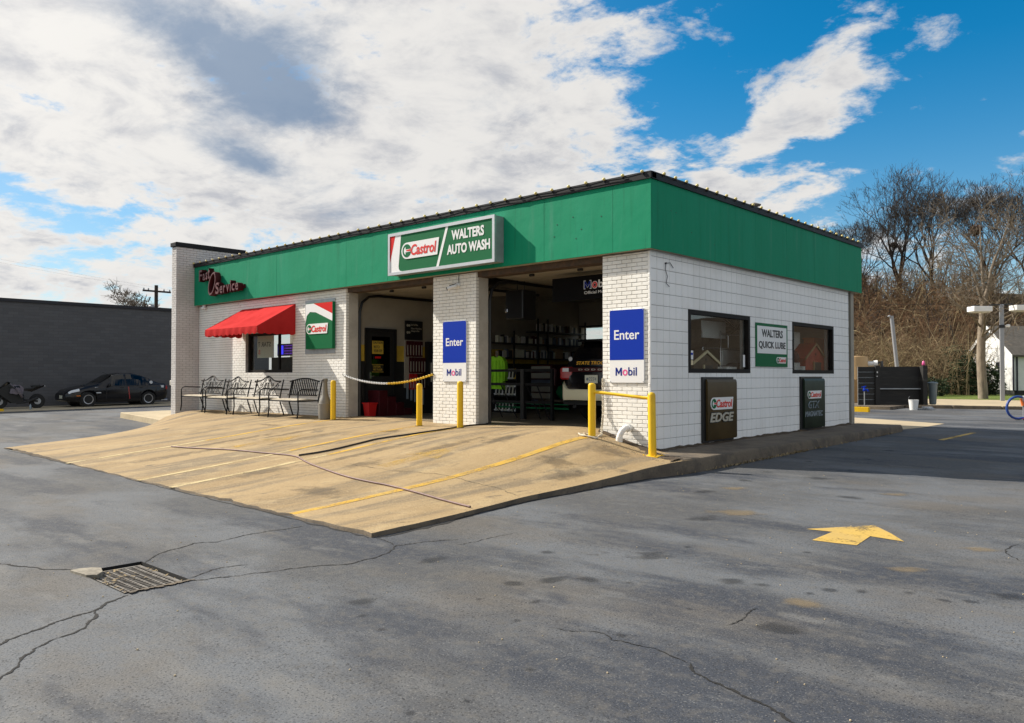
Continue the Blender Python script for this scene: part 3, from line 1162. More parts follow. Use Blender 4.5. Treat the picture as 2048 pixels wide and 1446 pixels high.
CA, SA = math.cos(YAW), math.sin(YAW)
for cx, cy, s, e in ((2.65, -7.75, .17, .8), (2.9, -7.93, .07, .8), (3.27, -6.44, .30, .25), (3.11, -6.72, .16, .4), (3.46, -6.27, .16, .5), (3.74, -6.14, .07, 1), (2.64, -5.8, .12, .8), (3.71, -7.35, .05, 1),
                     (4.31, -7.91, .05, 1), (4.35, -8.41, .055, 1), (4.25, -8.68, .045, 1), (4.36, -7.15, .06, .9), (2.12, -6.63, .22, .6), (4.3, -5.61, .2, .45), (3.2, -8.03, .05, 1), (3.53, -6.96, .09, .4),
                     (3.2, -7.18, .05, 1), (4.41, -6.42, .05, 1), (4.5, -5.56, .14, .5), (4.92, -5.37, .11, .5), (5.1, -5.26, .10, .7), (5.36, -5.07, .09, .8), (5.61, -5.11, .08, .7), (5.74, -5.02, .08, .7),
                     (5.9, -4.71, .2, .55), (4.85, -5.54, .06, .7), (4.34, -4.33, .07, .9), (3.46, -4.82, .06, .9), (2.19, 4.72, .25, .7), (2.36, 3.04, .16, .8), (1.8, .41, .16, .8), (2.65, .22, .35, .5),
                     (1.74, 2.09, .13, .9), (2.66, 1.4, .15, .7), (1.93, -.63, .2, .6), (2.0, -1.9, .3, .5), (3.6, -1.2, .3, .5), (5.0, -6.4, .3, .4), (3.4, -5.3, .4, .35), (2.9, -3.5, .4, .35)):
    stain(cx, cy, s * 1.05, s * e * .95, M['oil'], zg, YAW + rnd.uniform(-.5, .5))
for cx, cy, s, e in ((5.42, -3.26, .30, .3), (5.15, -4.4, .28, .3), (4.9, -5.8, .3, .4), (3.0, -3.0, .5, .35), (2.2, -1.4, .4, .3), (3.9, -.6, .35, .3)):
    stain(cx, cy, s, s * e, M['tanstain'], zg, YAW)
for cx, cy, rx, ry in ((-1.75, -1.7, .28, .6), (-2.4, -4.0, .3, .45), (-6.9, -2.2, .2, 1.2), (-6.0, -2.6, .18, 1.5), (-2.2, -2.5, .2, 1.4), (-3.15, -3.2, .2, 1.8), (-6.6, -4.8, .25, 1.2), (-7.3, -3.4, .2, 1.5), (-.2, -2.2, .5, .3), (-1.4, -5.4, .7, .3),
                       (-2.6, -.2, .9, .25), (-7.2, -.1, .9, .25), (-.1, -1.0, .5, .35), (.35, -2.6, .2, .5), (-3.4, -5.0, .3, .8), (-5.0, -1.4, .35, .35), (-8.7, -1.75, .55, .16)):  # last entry is a thin dark patch on the pad before the benches
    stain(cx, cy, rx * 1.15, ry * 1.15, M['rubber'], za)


def drain():
    g = thing('storm_drain', 'rusty iron drain grate sunk in the cracked asphalt', 'drain grate', (.75, -8.5, zg(.75, -8.5)))
    x0, x1, y0, y1 = .3, 1.2, -8.76, -8.27
    z = zg(.75, -8.5)
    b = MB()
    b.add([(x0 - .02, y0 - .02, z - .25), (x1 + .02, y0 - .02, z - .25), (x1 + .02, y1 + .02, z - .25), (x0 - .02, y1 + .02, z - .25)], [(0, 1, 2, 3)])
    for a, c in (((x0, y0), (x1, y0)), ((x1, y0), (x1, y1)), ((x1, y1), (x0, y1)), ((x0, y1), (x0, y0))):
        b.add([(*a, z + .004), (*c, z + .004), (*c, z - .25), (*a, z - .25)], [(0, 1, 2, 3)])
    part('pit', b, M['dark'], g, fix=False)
    f = MB()
    t = .028
    zt = z - .018
    gx0, gx1 = x0 + .02, x1 - .02
    gy0, gy1 = y0 + .02, y1 - .02
    f.box(gx0, gx1, gy0, gy0 + t, zt - .05, zt)
    f.box(gx0, gx1, gy1 - t, gy1, zt - .05, zt)
    f.box(gx0, gx0 + t, gy0 + t, gy1 - t, zt - .05, zt)
    f.box(gx1 - t, gx1, gy0 + t, gy1 - t, zt - .05, zt)
    part('frame', f, M['rust'], g)
    n = 17
    for i in range(n):
        x = gx0 + t + (gx1 - gx0 - 2 * t) * (i + .5) / n
        q = MB().box(x - .0055, x + .0055, gy0 + t, gy1 - t, zt - .045, zt - .004)
        part('grate_bar', q, M['rust'], g)
    for j in range(6):
        y = gy0 + t + (gy1 - gy0 - 2 * t) * (j + .5) / 6
        q = MB().box(gx0 + t, gx1 - t, y - .006, y + .006, zt - .045, zt - .002)
        part('cross_bar', q, M['rust'], g)
    # broken concrete collar
    c = MB()
    c.prism([(.24, -8.80), (.34, -8.79), (.50, -8.77), (.55, -8.71), (.47, -8.64), (.33, -8.60), (.27, -8.64), (.23, -8.72)], PFL(0, 0, z), -.03, .016)
    solo('concrete_chunk', c, M['chunk'], 'broken pale concrete chunk lying at the near left corner of the drain grate', 'concrete chunk')
    e = MB()
    for i in range(14):
        a = i / 13
        y = -8.74 + .46 * a
        e.add([(1.185 + rnd.uniform(-.012, .012), y, z + .008), (1.225 + rnd.uniform(-.015, .03), y, z + .010), (1.225 + rnd.uniform(-.015, .02), y + .036, z + .008), (1.185 + rnd.uniform(-.012, .012), y + .036, z + .008)], [(0, 1, 2, 3)])
    part('collar', e, M['kerb'], g)
    lf = MB()
    for _ in range(90):
        x, y = rnd.uniform(.34, .8), rnd.uniform(-8.74, -8.45)
        if rnd.random() < .3:
            x, y = rnd.uniform(.32, 1.18), rnd.choice([rnd.uniform(-8.755, -8.72), rnd.uniform(-8.31, -8.275)])
        a, l = rnd.uniform(0, 6.3), rnd.uniform(.012, .035)
        dx, dy = math.cos(a) * l, math.sin(a) * l
        zz = zt + rnd.uniform(-.002, .008)
        lf.add([(x, y, zz), (x + dx, y + dy, zz + .006), (x + dx - dy * .5, y + dy + dx * .5, zz + .003), (x - dy * .5, y + dx * .5, zz)], [(0, 1, 2, 3)])
    o = part('dead_leaves', lf, M['brushpale'])
    o['kind'] = 'stuff'


drain()
# litter: pebbles and one cigarette end on the asphalt
pb = MB()
for _ in range(260):
    x, y = rnd.uniform(-2, 7), rnd.uniform(-9.3, 1)
    if x < 1.1 and y > -6.6:
        continue
    s_ = rnd.uniform(.003, .009)
    pb.rbox((x, y, zg(x, y) + s_ * .4), (s_ * 1.4, s_, s_), Matrix.Rotation(rnd.uniform(0, 3), 3, 'Z'), s_ * .2)
for _ in range(420):
    x, y = rnd.uniform(-.9, .8), rnd.uniform(-.9, .1)
    s_ = rnd.uniform(.004, .012)
    pb.rbox((x, y, za(x, y) + s_ * .4), (s_ * 1.4, s_, s_), Matrix.Rotation(rnd.uniform(0, 3), 3, 'Z'), s_ * .2)
o_ = part('loose_gravel', pb, M['paleconc'])
o_['kind'] = 'stuff'

# ------------------------------------------------------------------ the shop
FY = .15                                            # brick face of the front
shop = thing('auto_shop', 'white brick auto wash and lube shop with a green fascia and two open bays', 'building', (-8, FY, .2))
CAMP = Vector((7.124, -11.109, 1.2))
N_BRICK = []                                        # every brick: (distance, owner, kind, centre, width)
BH, BL, MJ = .0677, .2032, .0085


def lay_bricks(owner, P, u0, u1, v0, v1, holes=(), side=0, ph=0):
    """running bond between u0..u1, v0..v1; yields owner bricks (plane, u, v, w)"""
    n = 0
    out = []
    v = v0
    k = ph
    while v < v1 - .02:
        h = min(BH, v1 - v)
        u = u0 - (BL / 2 if k % 2 else 0)
        while u < u1 - .004:
            a, b = max(u, u0), min(u + BL, u1)
            segs = [(a, b)]
            for hu0, hu1, hv0, hv1 in holes:
                if v + h > hv0 + .01 and v < hv1 - .01:
                    ns = []
                    for s0, s1 in segs:
                        if s1 <= hu0 or s0 >= hu1:
                            ns.append((s0, s1))
                        else:
                            if s0 < hu0:
                                ns.append((s0, hu0))
                            if s1 > hu1:
                                ns.append((hu1, s1))
                    segs = ns
            for s0, s1 in segs:
                if s1 - s0 > .02:
                    out.append((owner, P, s0 + MJ / 2, s1 - MJ / 2, v + MJ / 2, v + h - MJ / 2))
            u += BL
        v += BH
        k += 1
    return out


def brick_mb(mb, P, u0, u1, v0, v1, dep, c=.0035):
    """front face with a small worn chamfer, sides running back into the mortar"""
    j = rnd.uniform(-.0016, .0016)
    a = [P(u0, v0, -dep), P(u1, v0, -dep), P(u1, v1, -dep), P(u0, v1, -dep)]
    b = [P(u0, v0, j - c), P(u1, v0, j - c), P(u1, v1, j - c), P(u0, v1, j - c)]
    d = [P(u0 + c, v0 + c, j), P(u1 - c, v0 + c, j), P(u1 - c, v1 - c, j), P(u0 + c, v1 - c, j)]
    mb.add(a + b + d, [(0, 1, 5, 4), (1, 2, 6, 5), (2, 3, 7, 6), (3, 0, 4, 7), (4, 5, 9, 8), (5, 6, 10, 9), (6, 7, 11, 10), (7, 4, 8, 11), (8, 9, 10, 11)])


PW = PF(0, FY, 0)
WIN = (-13.24, -10.88, 1.30, 2.37)


def wall_boxes(mb, P, u0, u1, v0, v1, n0, n1, holes):
    """a wall with rectangular openings, as abutting slabs"""
    cuts = sorted({u0, u1, *[h[0] for h in holes], *[h[1] for h in holes]})
    for a, b in zip(cuts, cuts[1:]):
        hs = [h for h in holes if h[0] <= a + 1e-6 and h[1] >= b - 1e-6]
        segs = [(v0, v1)]
        for h in hs:
            segs = [q for s0, s1 in segs for q in ((s0, h[2]), (h[3], s1)) if q[1] - q[0] > 1e-4]
        for s0, s1 in segs:
            mb.prism([(a, s0), (b, s0), (b, s1), (a, s1)], P, n0, n1)


walls = {}
mb = MB()
wall_boxes(mb, PW, -16, -8.575, -.1, 3.29, -.25, -.010, [WIN])
walls['front'] = part('front_wall', mb, M['mortar'], shop)
for nm, a, b, z0 in (('mid', -5.485, -4.205, 0), ('corner', -1.085, -.16, -.3)):
    walls[nm] = part('brick_pier', MB().box(a, b, FY + .010, .485, z0, 3.29), M['mortar'], shop)

bricks = lay_bricks('front', PW, -15.98, -8.57, .005, 3.28, [WIN])
bricks += lay_bricks('mid', PW, -5.49, -4.2, .005, 3.28)
bricks += lay_bricks('corner', PW, -1.09, -.125, -.27, 3.28)
bricks.sort(key=lambda q: (Vector(q[1]((q[2] + q[3]) / 2, (q[4] + q[5]) / 2, 0)) - CAMP).length)
brick_meshes = {}
rest = {}
so = OFF[shop.name]
for i, (own, P, u0, u1, v0, v1) in enumerate(bricks):
    if v1 < (-.06 if own == 'corner' else .1):
        continue
    if i < 300:
        w, h = round(u1 - u0, 3), round(v1 - v0, 3)
        if (w, h) not in brick_meshes:
            q = MB()
            brick_mb(q, PF(0, 0, 0), -w / 2, w / 2, -h / 2, h / 2, .08)
            brick_meshes[w, h] = q.mesh('brick')
            brick_meshes[w, h].materials.append(M['brick'])
        o = bpy.data.objects.new('brick', brick_meshes[w, h])
        col.objects.link(o)
        o.parent = walls[own]
        OFF[o.name] = so
        o.location = ((u0 + u1) / 2 - so[0], FY + rnd.uniform(-.0016, .0016) - so[1], (v0 + v1) / 2 - so[2])
    else:
        rest.setdefault(own, MB())
        brick_mb(rest[own], P, u0, u1, v0, v1, .08)
for own, q in rest.items():
    o = part('brick', q, M['brick'], walls[own])
    o['kind'] = 'stuff'

# jambs of the two bays and the head over them
for a, b in ((-8.60, -8.5735), (-5.487, -5.46), (-4.227, -4.2045), (-1.089, -1.06)):
    part('door_jamb', MB().box(a - .002, b, .235, .50, .1, 3.20), M['jamb'], shop)
part('door_header', MB().box(-8.575, -5.485, .2, .50, 3.19, 3.30).box(-4.205, -1.087, .2, .50, 3.19, 3.30), M['header'], shop)
for x in (-8.55, -4.19):                            # rounded door tracks
    t = MB()
    t.tube([(x, .53, .24), (x, .53, 2.75), (x, .60, 2.98), (x, .80, 3.13), (x, 1.1, 3.17), (x, 3.6, 3.17)], .035, 6)
    part('door_track', t, M['black'], shop)
for x in (-5.52, -1.12):
    t = MB()
    t.tube([(x, .53, .24), (x, .53, 2.75), (x, .60, 2.98), (x, .80, 3.13), (x, 1.1, 3.17), (x, 3.6, 3.17)], .035, 6)
    part('door_track', t, M['black'], shop)
for a, b in ((-8.5, -5.56), (-4.15, -1.15)):        # the raised sectional doors
    for k in range(5):
        q = MB().rbox(((a + b) / 2, .95 + k * .56, 3.24), (b - a, .54, .05), b=.01)
        d_ = part('door_section', q, M['innerwhite'], shop)
        if k == 0:
            part('door_roller', MB().tube([(a + .9, .70, 3.19), (a + 1.0, .70, 3.19)], .03, 8).tube([(b - .9, .70, 3.19), (b - .8, .70, 3.19)], .03, 8), M['black'], d_)

# ---- block side wall with two windows
SW = [(1.384, 3.764, 1.263, 2.386), (5.78, 8.131, 1.263, 2.386)]
PSW = PS(-.12, 0, 0)
mb = MB()
wall_boxes(mb, PSW, FY + .02, 9.12, -.3, 3.29, -.22, -.006, SW)
side = part('side_wall', mb, M['blockjoint'], shop)
blocks = []
BK = .2040
v = .755 - BK * 5
r_ = 0
while v < 3.28:
    u = .155
    while u < 9.12:
        a, b = u, min(u + .2032, 9.13)
        c0, c1 = v, min(v + BK, 3.285)
        segs = [(a, b, c0, c1)]
        for h in SW:
            ns = []
            for s in segs:
                if s[1] <= h[0] or s[0] >= h[1] or s[3] <= h[2] or s[2] >= h[3]:
                    ns.append(s)
                    continue
                if s[0] < h[0]:
                    ns.append((s[0], h[0], s[2], s[3]))
                if s[1] > h[1]:
                    ns.append((h[1], s[1], s[2], s[3]))
                m0, m1 = max(s[0], h[0]), min(s[1], h[1])
                if s[2] < h[2]:
                    ns.append((m0, m1, s[2], h[2]))
                if s[3] > h[3]:
                    ns.append((m0, m1, h[3], s[3]))
            segs = ns
        blocks += [s for s in segs if s[1] - s[0] > .015 and s[3] - s[2] > .015]
        u += .2032
    v += BK
blocks.sort(key=lambda s: (Vector(PSW((s[0] + s[1]) / 2, (s[2] + s[3]) / 2, 0)) - CAMP).length)
bm_, restb = {}, MB()
for i, (a, b, c0, c1) in enumerate(blocks):
    if c1 < -.07:
        continue
    g = .0044
    a, b, c0, c1 = a + g, b - g, c0 + g, c1 - g
    if i < 300:
        k = (round(b - a, 3), round(c1 - c0, 3))
        if k not in bm_:
            q = MB()
            brick_mb(q, PS(0, 0, 0), -k[0] / 2, k[0] / 2, -k[1] / 2, k[1] / 2, .05, .004)
            bm_[k] = q.mesh('block')
            bm_[k].materials.append(M['block'])
        o = bpy.data.objects.new('block', bm_[k])
        col.objects.link(o)
        o.parent = side
        o.location = (-.12 + rnd.uniform(-.0012, .0012) - so[0], (a + b) / 2 - so[1], (c0 + c1) / 2 - so[2])
    else:
        brick_mb(restb, PSW, a, b, c0, c1, .05, .004)
o = part('block', restb, M['block'], side)
o['kind'] = 'stuff'
# painted plaster quoin between pier and block wall, back wall, partition, roof, floors
part('corner_plaster', MB().box(-.162, -.1205, FY + .002, FY + .04, -.3, 3.285), M['block'], shop)
mb = MB()
wall_boxes(mb, PF(0, 9.3, 0), -16.3, -.125, 0, 4.2, -.2, -.0, [(-8.6, -7.3, 2.33, 2.75)])
part('back_wall', mb, M['innerwhite'], shop)
part('shop_floor', MB().box(-8.7, -.35, .30, 9.29, .0, .235), M['floor'], shop)
part('roof', MB().box(-16.2, -.04, .04, 9.68, 4.15, 4.3), M['roof'], shop)
part('ceiling', MB().box(-16, -.345, .51, 9.28, 3.55, 3.6), M['innerwhite'], shop)
for z0, z1, m_ in ((.1, 1.57, 'innerblack'), (1.57, 1.97, 'inneryellow'), (1.97, 3.55, 'innerwhite')):
    mb = MB()
    n_ = max(1, round((z1 - z0) / .2))
    for k in range(n_):
        hh = (z1 - z0) / n_
        mb.box(-8.9, -8.7, .51, 9.29, z0 + k * hh + .003, z0 + (k + 1) * hh - .003)
    mb.box(-8.9, -8.705, .51, 9.29, z0, z1)
    part('wall_band', mb, M[m_], shop)
part('inner_wall', MB().box(-.343, -.341, .5, 9.29, .2, 1.2).box(-.343, -.341, .5, 1.3, 1.2, 3.5), M['innerwhite'], shop)

# ---- green fascia: a panel per sheet, coping, soffit
ZB, ZG, ZT = 3.30, 4.441, 4.561
seams = [-16.0, -14.464, -12.965, -11.411, -9.87, -8.374, -6.835, -5.35, -3.82, -2.291, -.762, 0]
for a, b in zip(seams, seams[1:]):
    d = rnd.uniform(0, .002)
    q = MB().rbox(((a + b) / 2, .015 + d, (ZB + ZG) / 2), (b - a - .003, .03, ZG - ZB), b=.002)
    part('fascia_panel', q, M['green'], shop)
sseams = [.032, 2.364, 3.79, 5.25, 6.74, 8.233, 9.727]
for a, b in zip(sseams, sseams[1:]):
    q = MB().rbox((-.015 - rnd.uniform(0, .003), (a + b) / 2, (ZB + ZG) / 2), (.03, b - a - .003, ZG - ZB), b=.002)
    part('fascia_panel', q, M['green'], shop)
part('fascia_frame', MB().box(-15.98, -.04, .036, .14, ZB + .02, ZT - .05).box(-.14, -.036, .14, 9.7, ZB + .02, ZT - .05).box(-15.9, -.14, 9.6, 9.7, ZB + .02, ZT - .05), M['roof'], shop)
part('coping', MB().rbox((-8.0, .05, (ZG + ZT) / 2 + .002), (16.06, .16, ZT - ZG), b=.012).rbox((-.05, 4.87, (ZG + ZT) / 2), (.16, 9.78, ZT - ZG), b=.012), M['cap'], shop)
part('soffit', MB().box(-15.99, -.035, .034, .235, ZB + .003, ZB + .018).box(-.23, -.034, .236, 9.7, ZB + .003, ZB + .018), M['soffit'], shop)
part('drip_trim', MB().box(-.118, -.104, .16, 9.1, 3.272, 3.30), M['alu'], shop)
hol = MB()
for x, z in ((-1.43, 3.78), (-1.98, 3.93), (-1.62, 4.02), (-2.05, 3.72), (-1.0, 3.95), (-1.55, 3.63)):
    hol.lathe([(.011, 0), (.011, -.003)], (x, -.0005, z), 8, 'y')
for y, z in ((.62, 4.0), (.78, 3.99), (1.3, 3.72), (2.1, 3.60)):
    hol.lathe([(.009, 0), (.009, .003)], (.0005, y, z), 8, 'x')
part('screw_hole', hol, M['black'], shop)
v_ = MB()
v_.lathe([(.075, -.6), (.075, .30), (.10, .31), (.10, .36), (.06, .37), (.06, .42), (.13, .44), (.15, .47), (.02, .52)], (-1.2, 6.25, 4.70), 12)
part('roof_vent', v_, M['rust'], shop, 30)


def ladder_wires(parent):
    w = MB()
    w.tube([(-.105, .62, 3.12), (-.10, .60, 3.0), (-.10, .66, 2.9), (-.10, .62, 2.78), (-.10, .72, 2.73)], .006, 5)
    w.tube([(-.105, .62, 3.12), (-.10, .75, 3.14), (-.10, .85, 3.06)], .006, 5)
    w.lathe([(.016, 0), (.016, .03)], (-.12, .62, 3.12), 8, 'x')
    part('loose_wire', w, M['black'], parent)


ladder_wires(shop)

# ---- brick fin at the west end
fin = part('fin_wall', MB().box(-16.29, -16.012, -.535, 1.62, -.2, 5.02), M['mortar'], shop)
PFIN = PS(-16.0, 0, 0)
fb = MB()
for _, P, u0, u1, v0, v1 in lay_bricks('fin', PFIN, -.545, 1.63, .0, 5.02):
    if v0 > 4.1 or u0 < .16:
        brick_mb(fb, P, u0, u1, v0, v1, .06)
PFF = PF(0, -.545, 0)
for _, P, u0, u1, v0, v1 in lay_bricks('fin', PFF, -16.30, -16.0, .0, 5.02, ph=1):
    brick_mb(fb, P, u0, u1, v0, v1, .06)
o = part('brick', fb, M['shaded_finbrick'], fin)
o['kind'] = 'stuff'
part('fin_coping', MB().rbox((-16.15, .54, 5.09), (.36, 2.25, .13), b=.012), M['cap'], shop)


# ---- windows
def window(P, u0, u1, v0, v1, deep, parent, bars=(), fw=.075):
    f = MB()
    for a, b, c, d in ((u0, u1, v0, v0 + fw), (u0, u1, v1 - fw, v1), (u0, u0 + fw, v0 + fw, v1 - fw), (u1 - fw, u1, v0 + fw, v1 - fw)):
        f.prism([(a, c), (b, c), (b, d), (a, d)], P, -deep, .006)
    w = part('window', f, M['bronze'], parent)
    g = MB().prism([(u0 + fw - .004, v0 + fw - .004), (u1 - fw + .004, v0 + fw - .004), (u1 - fw + .004, v1 - fw + .004), (u0 + fw - .004, v1 - fw + .004)], P, -deep * .6 - .003, -deep * .6)
    part('pane', g, M['glass'], w)
    for u in bars:
        part('mullion', MB().prism([(u - .03, v0 + fw), (u + .03, v0 + fw), (u + .03, v1 - fw), (u - .03, v1 - fw)], P, -deep, -.02), M['bronze'], w)
    return w


window(PSW, *SW[0], .09, shop)
window(PSW, *SW[1], .09, shop)
window(PF(0, FY + .09, 0), *WIN, .08, shop, (-11.72,))
part('office_shell', MB().box(-15.9, -8.95, 3.2, 3.3, .2, 3.5).box(-15.9, -8.95, .42, 3.2, .15, .22), M['innerwhite'], shop)


# ------------------------------------------------------------------ string of bulbs along the coping
def bulbs():
    s = thing('string_lights', 'string of cream bulbs along the black coping on the roof edge', 'string lights', (-.0, -.03, ZT))
    pts = []
    for i in range(42):
        pts.append((-.14 - .3855 * i, -.045, 0))
    for i in range(26):
        pts.append((.045, .336 + .362 * i, 1))
    w = MB()
    w.tube([(x, y + .012, ZT - .012 - (.02 if i % 2 else .0)) for i, (x, y, k) in enumerate(pts[:42])][::-1] + [(.03, -.03, ZT - .01)] +
           [(x - .012, y, ZT - .012 - (.02 if i % 2 else 0)) for i, (x, y, k) in enumerate(pts[42:])], .007, 4)
    w.tube([(-16.0 + .4 * i, -.036 - .012 * (i % 3 == 0), ZT - .05 - .03 * abs(math.sin(i * 1.3))) for i in range(40)], .006, 4)
    part('cord', w, M['black'], s)
    q = MB().lathe([(.016, -.022), (.026, -.014), (.031, 0), (.026, .016), (.012, .026)], (0, 0, 0), 8)
    me = q.mesh('bulb', smooth=True)
    me.materials.append(M['bulb'])
    sk = MB().lathe([(.013, -.05), (.015, -.022)], (0, 0, 0), 6)
    ms = sk.mesh('socket')
    ms.materials.append(M['black'])
    so_ = OFF[s.name]
    for x, y, k in pts:
        o = link('bulb', me, None, s)
        o.location = (x - so_[0], y - so_[1], ZT + .006 - so_[2])
        o.rotation_euler = (rnd.uniform(-.25, .25), rnd.uniform(-.25, .25), 0)
        c = link('socket', ms, None, o)


bulbs()


# ------------------------------------------------------------------ signs
def roundel(parent, P, u, v, w, h, n0, m_w='whitepaint', name='badge'):
    """white badge with a green roundel and red italic lettering"""
    r = h / 2
    poly = [(u + r - r * math.sin(PI * i / 12), v + r + r * math.cos(PI * i / 12)) for i in range(13)] + [(u + w - h * .16, v), (u + w, v + h)]
    b = part('badge', MB().prism(poly, P, n0, n0 + .012), M[m_w], parent)
    part('roundel', MB().prism(circle(u + r * 1.02, v + r, r * .80), P, n0 + .012, n0 + .016), M['signgreen'], b)
    cx, cy = u + r * 1.02, v + r
    part('white_ring', MB().prism([(cx - r * .48, cy + r * .17), (cx + r * .86, cy + r * .17), (cx + r * .86, cy - r * .17), (cx - r * .48, cy - r * .17)], P, n0 + .016, n0 + .018)
         .prism(circle(cx - r * .02, cy, r * .50, 14, None, PI * .62, PI * 1.38), P, n0 + .016, n0 + .0175), M['whitepaint'], b)
    part('red_bar', MB().prism([(cx - r * .08, cy + r * .10), (cx + r * .84, cy + r * .15), (cx + r * .84, cy - r * .15), (cx - r * .08, cy - r * .04)], P, n0 + .018, n0 + .020), M['redprint'], b)
    part('lettering', text_mb('Castrol', P, u + h * .90, v + h * .17, w - h * 1.13, h * .66, n0 + .012, n0 + .017, .022, .16), M['redprint'], b)


def main_sign():
    s = thing('lightbox_sign', 'long green auto wash lightbox sign in an aluminium frame on the fascia', 'sign', (-4.9, 0, 3.36))
    P = PF(0, 0, 0)
    u0, u1, v0, v1 = -6.48, -3.29, 3.362, 4.262
    D = .27
    part('cabinet', MB().prism([(u0 + .01, v0 + .01), (u1 - .01, v0 + .01), (u1 - .01, v1 - .01), (u0 + .01, v1 - .01)], P, .004, D - .03), M['galv'], s)
    f = MB()
    t = .062
    for a, b, c, d in ((u0, u1, v0, v0 + t), (u0, u1, v1 - t, v1), (u0, u0 + t, v0 + t, v1 - t), (u1 - t, u1, v0 + t, v1 - t)):
        f.prism([(a, c), (b, c), (b, d), (a, d)], P, D - .05, D)
    part('frame', f, M['alu'], s)
    a, b, c, d = u0 + t, u1 - t, v0 + t, v1 - t
    part('face', MB().prism([(a, c), (b, c), (b, d), (a, d)], P, D - .045, D - .018), M['signgreen'], s)
    n = D - .018
    part('white_swoosh', MB().prism([(a, c), (a + .42, c), (a + .33, c + .015), (a + .29, c + .06), (a + .28, c + .12), (a + .36, d), (a, d)], P, n, n + .003), M['whitepaint'], s)
    part('red_swoosh', MB().prism([(a, c + .22), (a + .17, d), (a, d)], P, n + .003, n + .005), M['signred'], s)
    roundel(s, P, -6.03, 3.67, 1.18, .345, n + .001)
    part('divider', MB().prism([(-4.94, c), (-4.87, c), (-4.585, d), (-4.655, d)], P, n, n + .004), M['whitepaint'], s)
    part('lettering', text_mb('WALTERS', P, -4.49, 3.905, .91, .20, n, n + .006, .035), M['whitepaint'], s)
    part('lettering', text_mb('AUTO WASH', P, -4.62, 3.625, 1.20, .20, n, n + .006, .035), M['whitepaint'], s)


main_sign()


def square_sign():
    s = thing('oil_sign', 'square green oil sign with a red and white corner beside the front window', 'sign', (-9.55, 0, 1.8))
    P = PF(0, FY, 0)
    part('back_plate', MB().prism([(-10.27, 1.75), (-9.0, 1.75), (-9.0, 3.09), (-10.27, 3.09)], P, .004, .02), M['galv'], s)
    u0, u1, v0, v1 = -10.13, -8.99 + .02, 1.87, 3.0
    part('cabinet', MB().rbox(((u0 + u1) / 2, FY - .062, (v0 + v1) / 2), (u1 - u0, .084, v1 - v0), b=.015), M['signgreen'], s)
    n = .1045
    part('white_swoosh', MB().prism([(u0 + .01, v0 + .66), (u0 + .06, v0 + .83), (u0 + .20, v0 + .92), (u0 + .45, v0 + .90), (u1 - .01, v0 + .66), (u1 - .01, v1 - .01), (u0 + .01, v1 - .01)], P, n, n + .003), M['whitepaint'], s)
    part('red_swoosh', MB().prism([(u0 + .36, v1 - .01), (u1 - .01, v0 + .84), (u1 - .01, v1 - .01)], P, n + .003, n + .005), M['signred'], s)
    roundel(s, P, u0 + .06, v0 + .37, .92, .25, n)


square_sign()


def letter_m(P, u, v, w, h, n0, n1):
    t = w * .21
    return MB().prism([(u, v), (u + t, v), (u + t, v + h * .60), (u + w / 2, v + h * .12), (u + w - t, v + h * .60), (u + w - t, v), (u + w, v), (u + w, v + h),
                       (u + w - t, v + h), (u + w / 2, v + h * .48), (u + t, v + h), (u, v + h)], P, n0, n1)


def enter_sign(x0, label):
    s = thing('entry_sign', label, 'sign', (x0 + .35, FY, 1.09), 'blue entry signs on the brick piers')
    P = PF(x0, FY, 1.09)
    W, H = .70, 1.24
    part('board', MB().rbox((x0 + W / 2, FY - .012, 1.09 + H / 2), (W, .02, H), b=.004), M['whitepaint'], s)
    n = .022
    part('blue_field', MB().prism([(0.004, .385), (W - .004, .385), (W - .004, H - .004), (.004, H - .004)], P, n, n + .002), M['signblue'], s)
    part('lettering', text_mb('Enter', P, .10, .73, .51, .165, n + .002, n + .005, .012), M['whitepaint'], s)
    tx = letter_m(P, .125, .12, .13, .135, n, n + .003)
    tx2 = text_mb('bil', P, .385, .12, .17, .142, n, n + .003, .012)
    part('lettering', tx, M['navy'], s)
    part('lettering', tx2, M['navy'], s)
    part('letter_o', text_mb('o', P, .268, .118, .104, .108, n, n + .003, .015), M['pink'], s)
    sc = MB()
    for u in (.02, W - .02):
        for v in (.02, H - .02):
            sc.lathe([(.009, 0), (.006, -.006)], (x0 + u, FY - .022, 1.09 + v), 8, 'y')
    part('screw', sc, M['galv'], s)


enter_sign(-5.16, 'blue and white entry sign on the middle brick pier under the security camera')
enter_sign(-.925, 'blue and white entry sign on the corner brick pier above the yellow guard rail')


def lube_sign():
    s = thing('lube_sign', 'white quick lube sign with a green border between the two side windows', 'sign', (-.1, 4.73, 1.395))
    P = PS(-.12, 3.985, 1.395)
    W, H = 1.495, .887
    part('board', MB().prism([(0, 0), (W, 0), (W, H), (0, H)], P, .004, .022), M['signgreen'], s)
    n = .022
    part('white_field', MB().prism([(.055, .27), (W - .055, .27), (W - .055, H - .06), (.055, H - .06)], P, n, n + .002), M['whitepaint'], s)
    part('lettering', text_mb('WALTERS', P, .25, .605, 1.0, .16, n + .002, n + .005, .03), M['blackprint'], s)
    part('lettering', text_mb('QUICK LUBE', P, .115, .355, 1.27, .165, n + .002, n + .005, .03), M['blackprint'], s)
    roundel(s, P, .93, .075, .47, .13, n)


lube_sign()


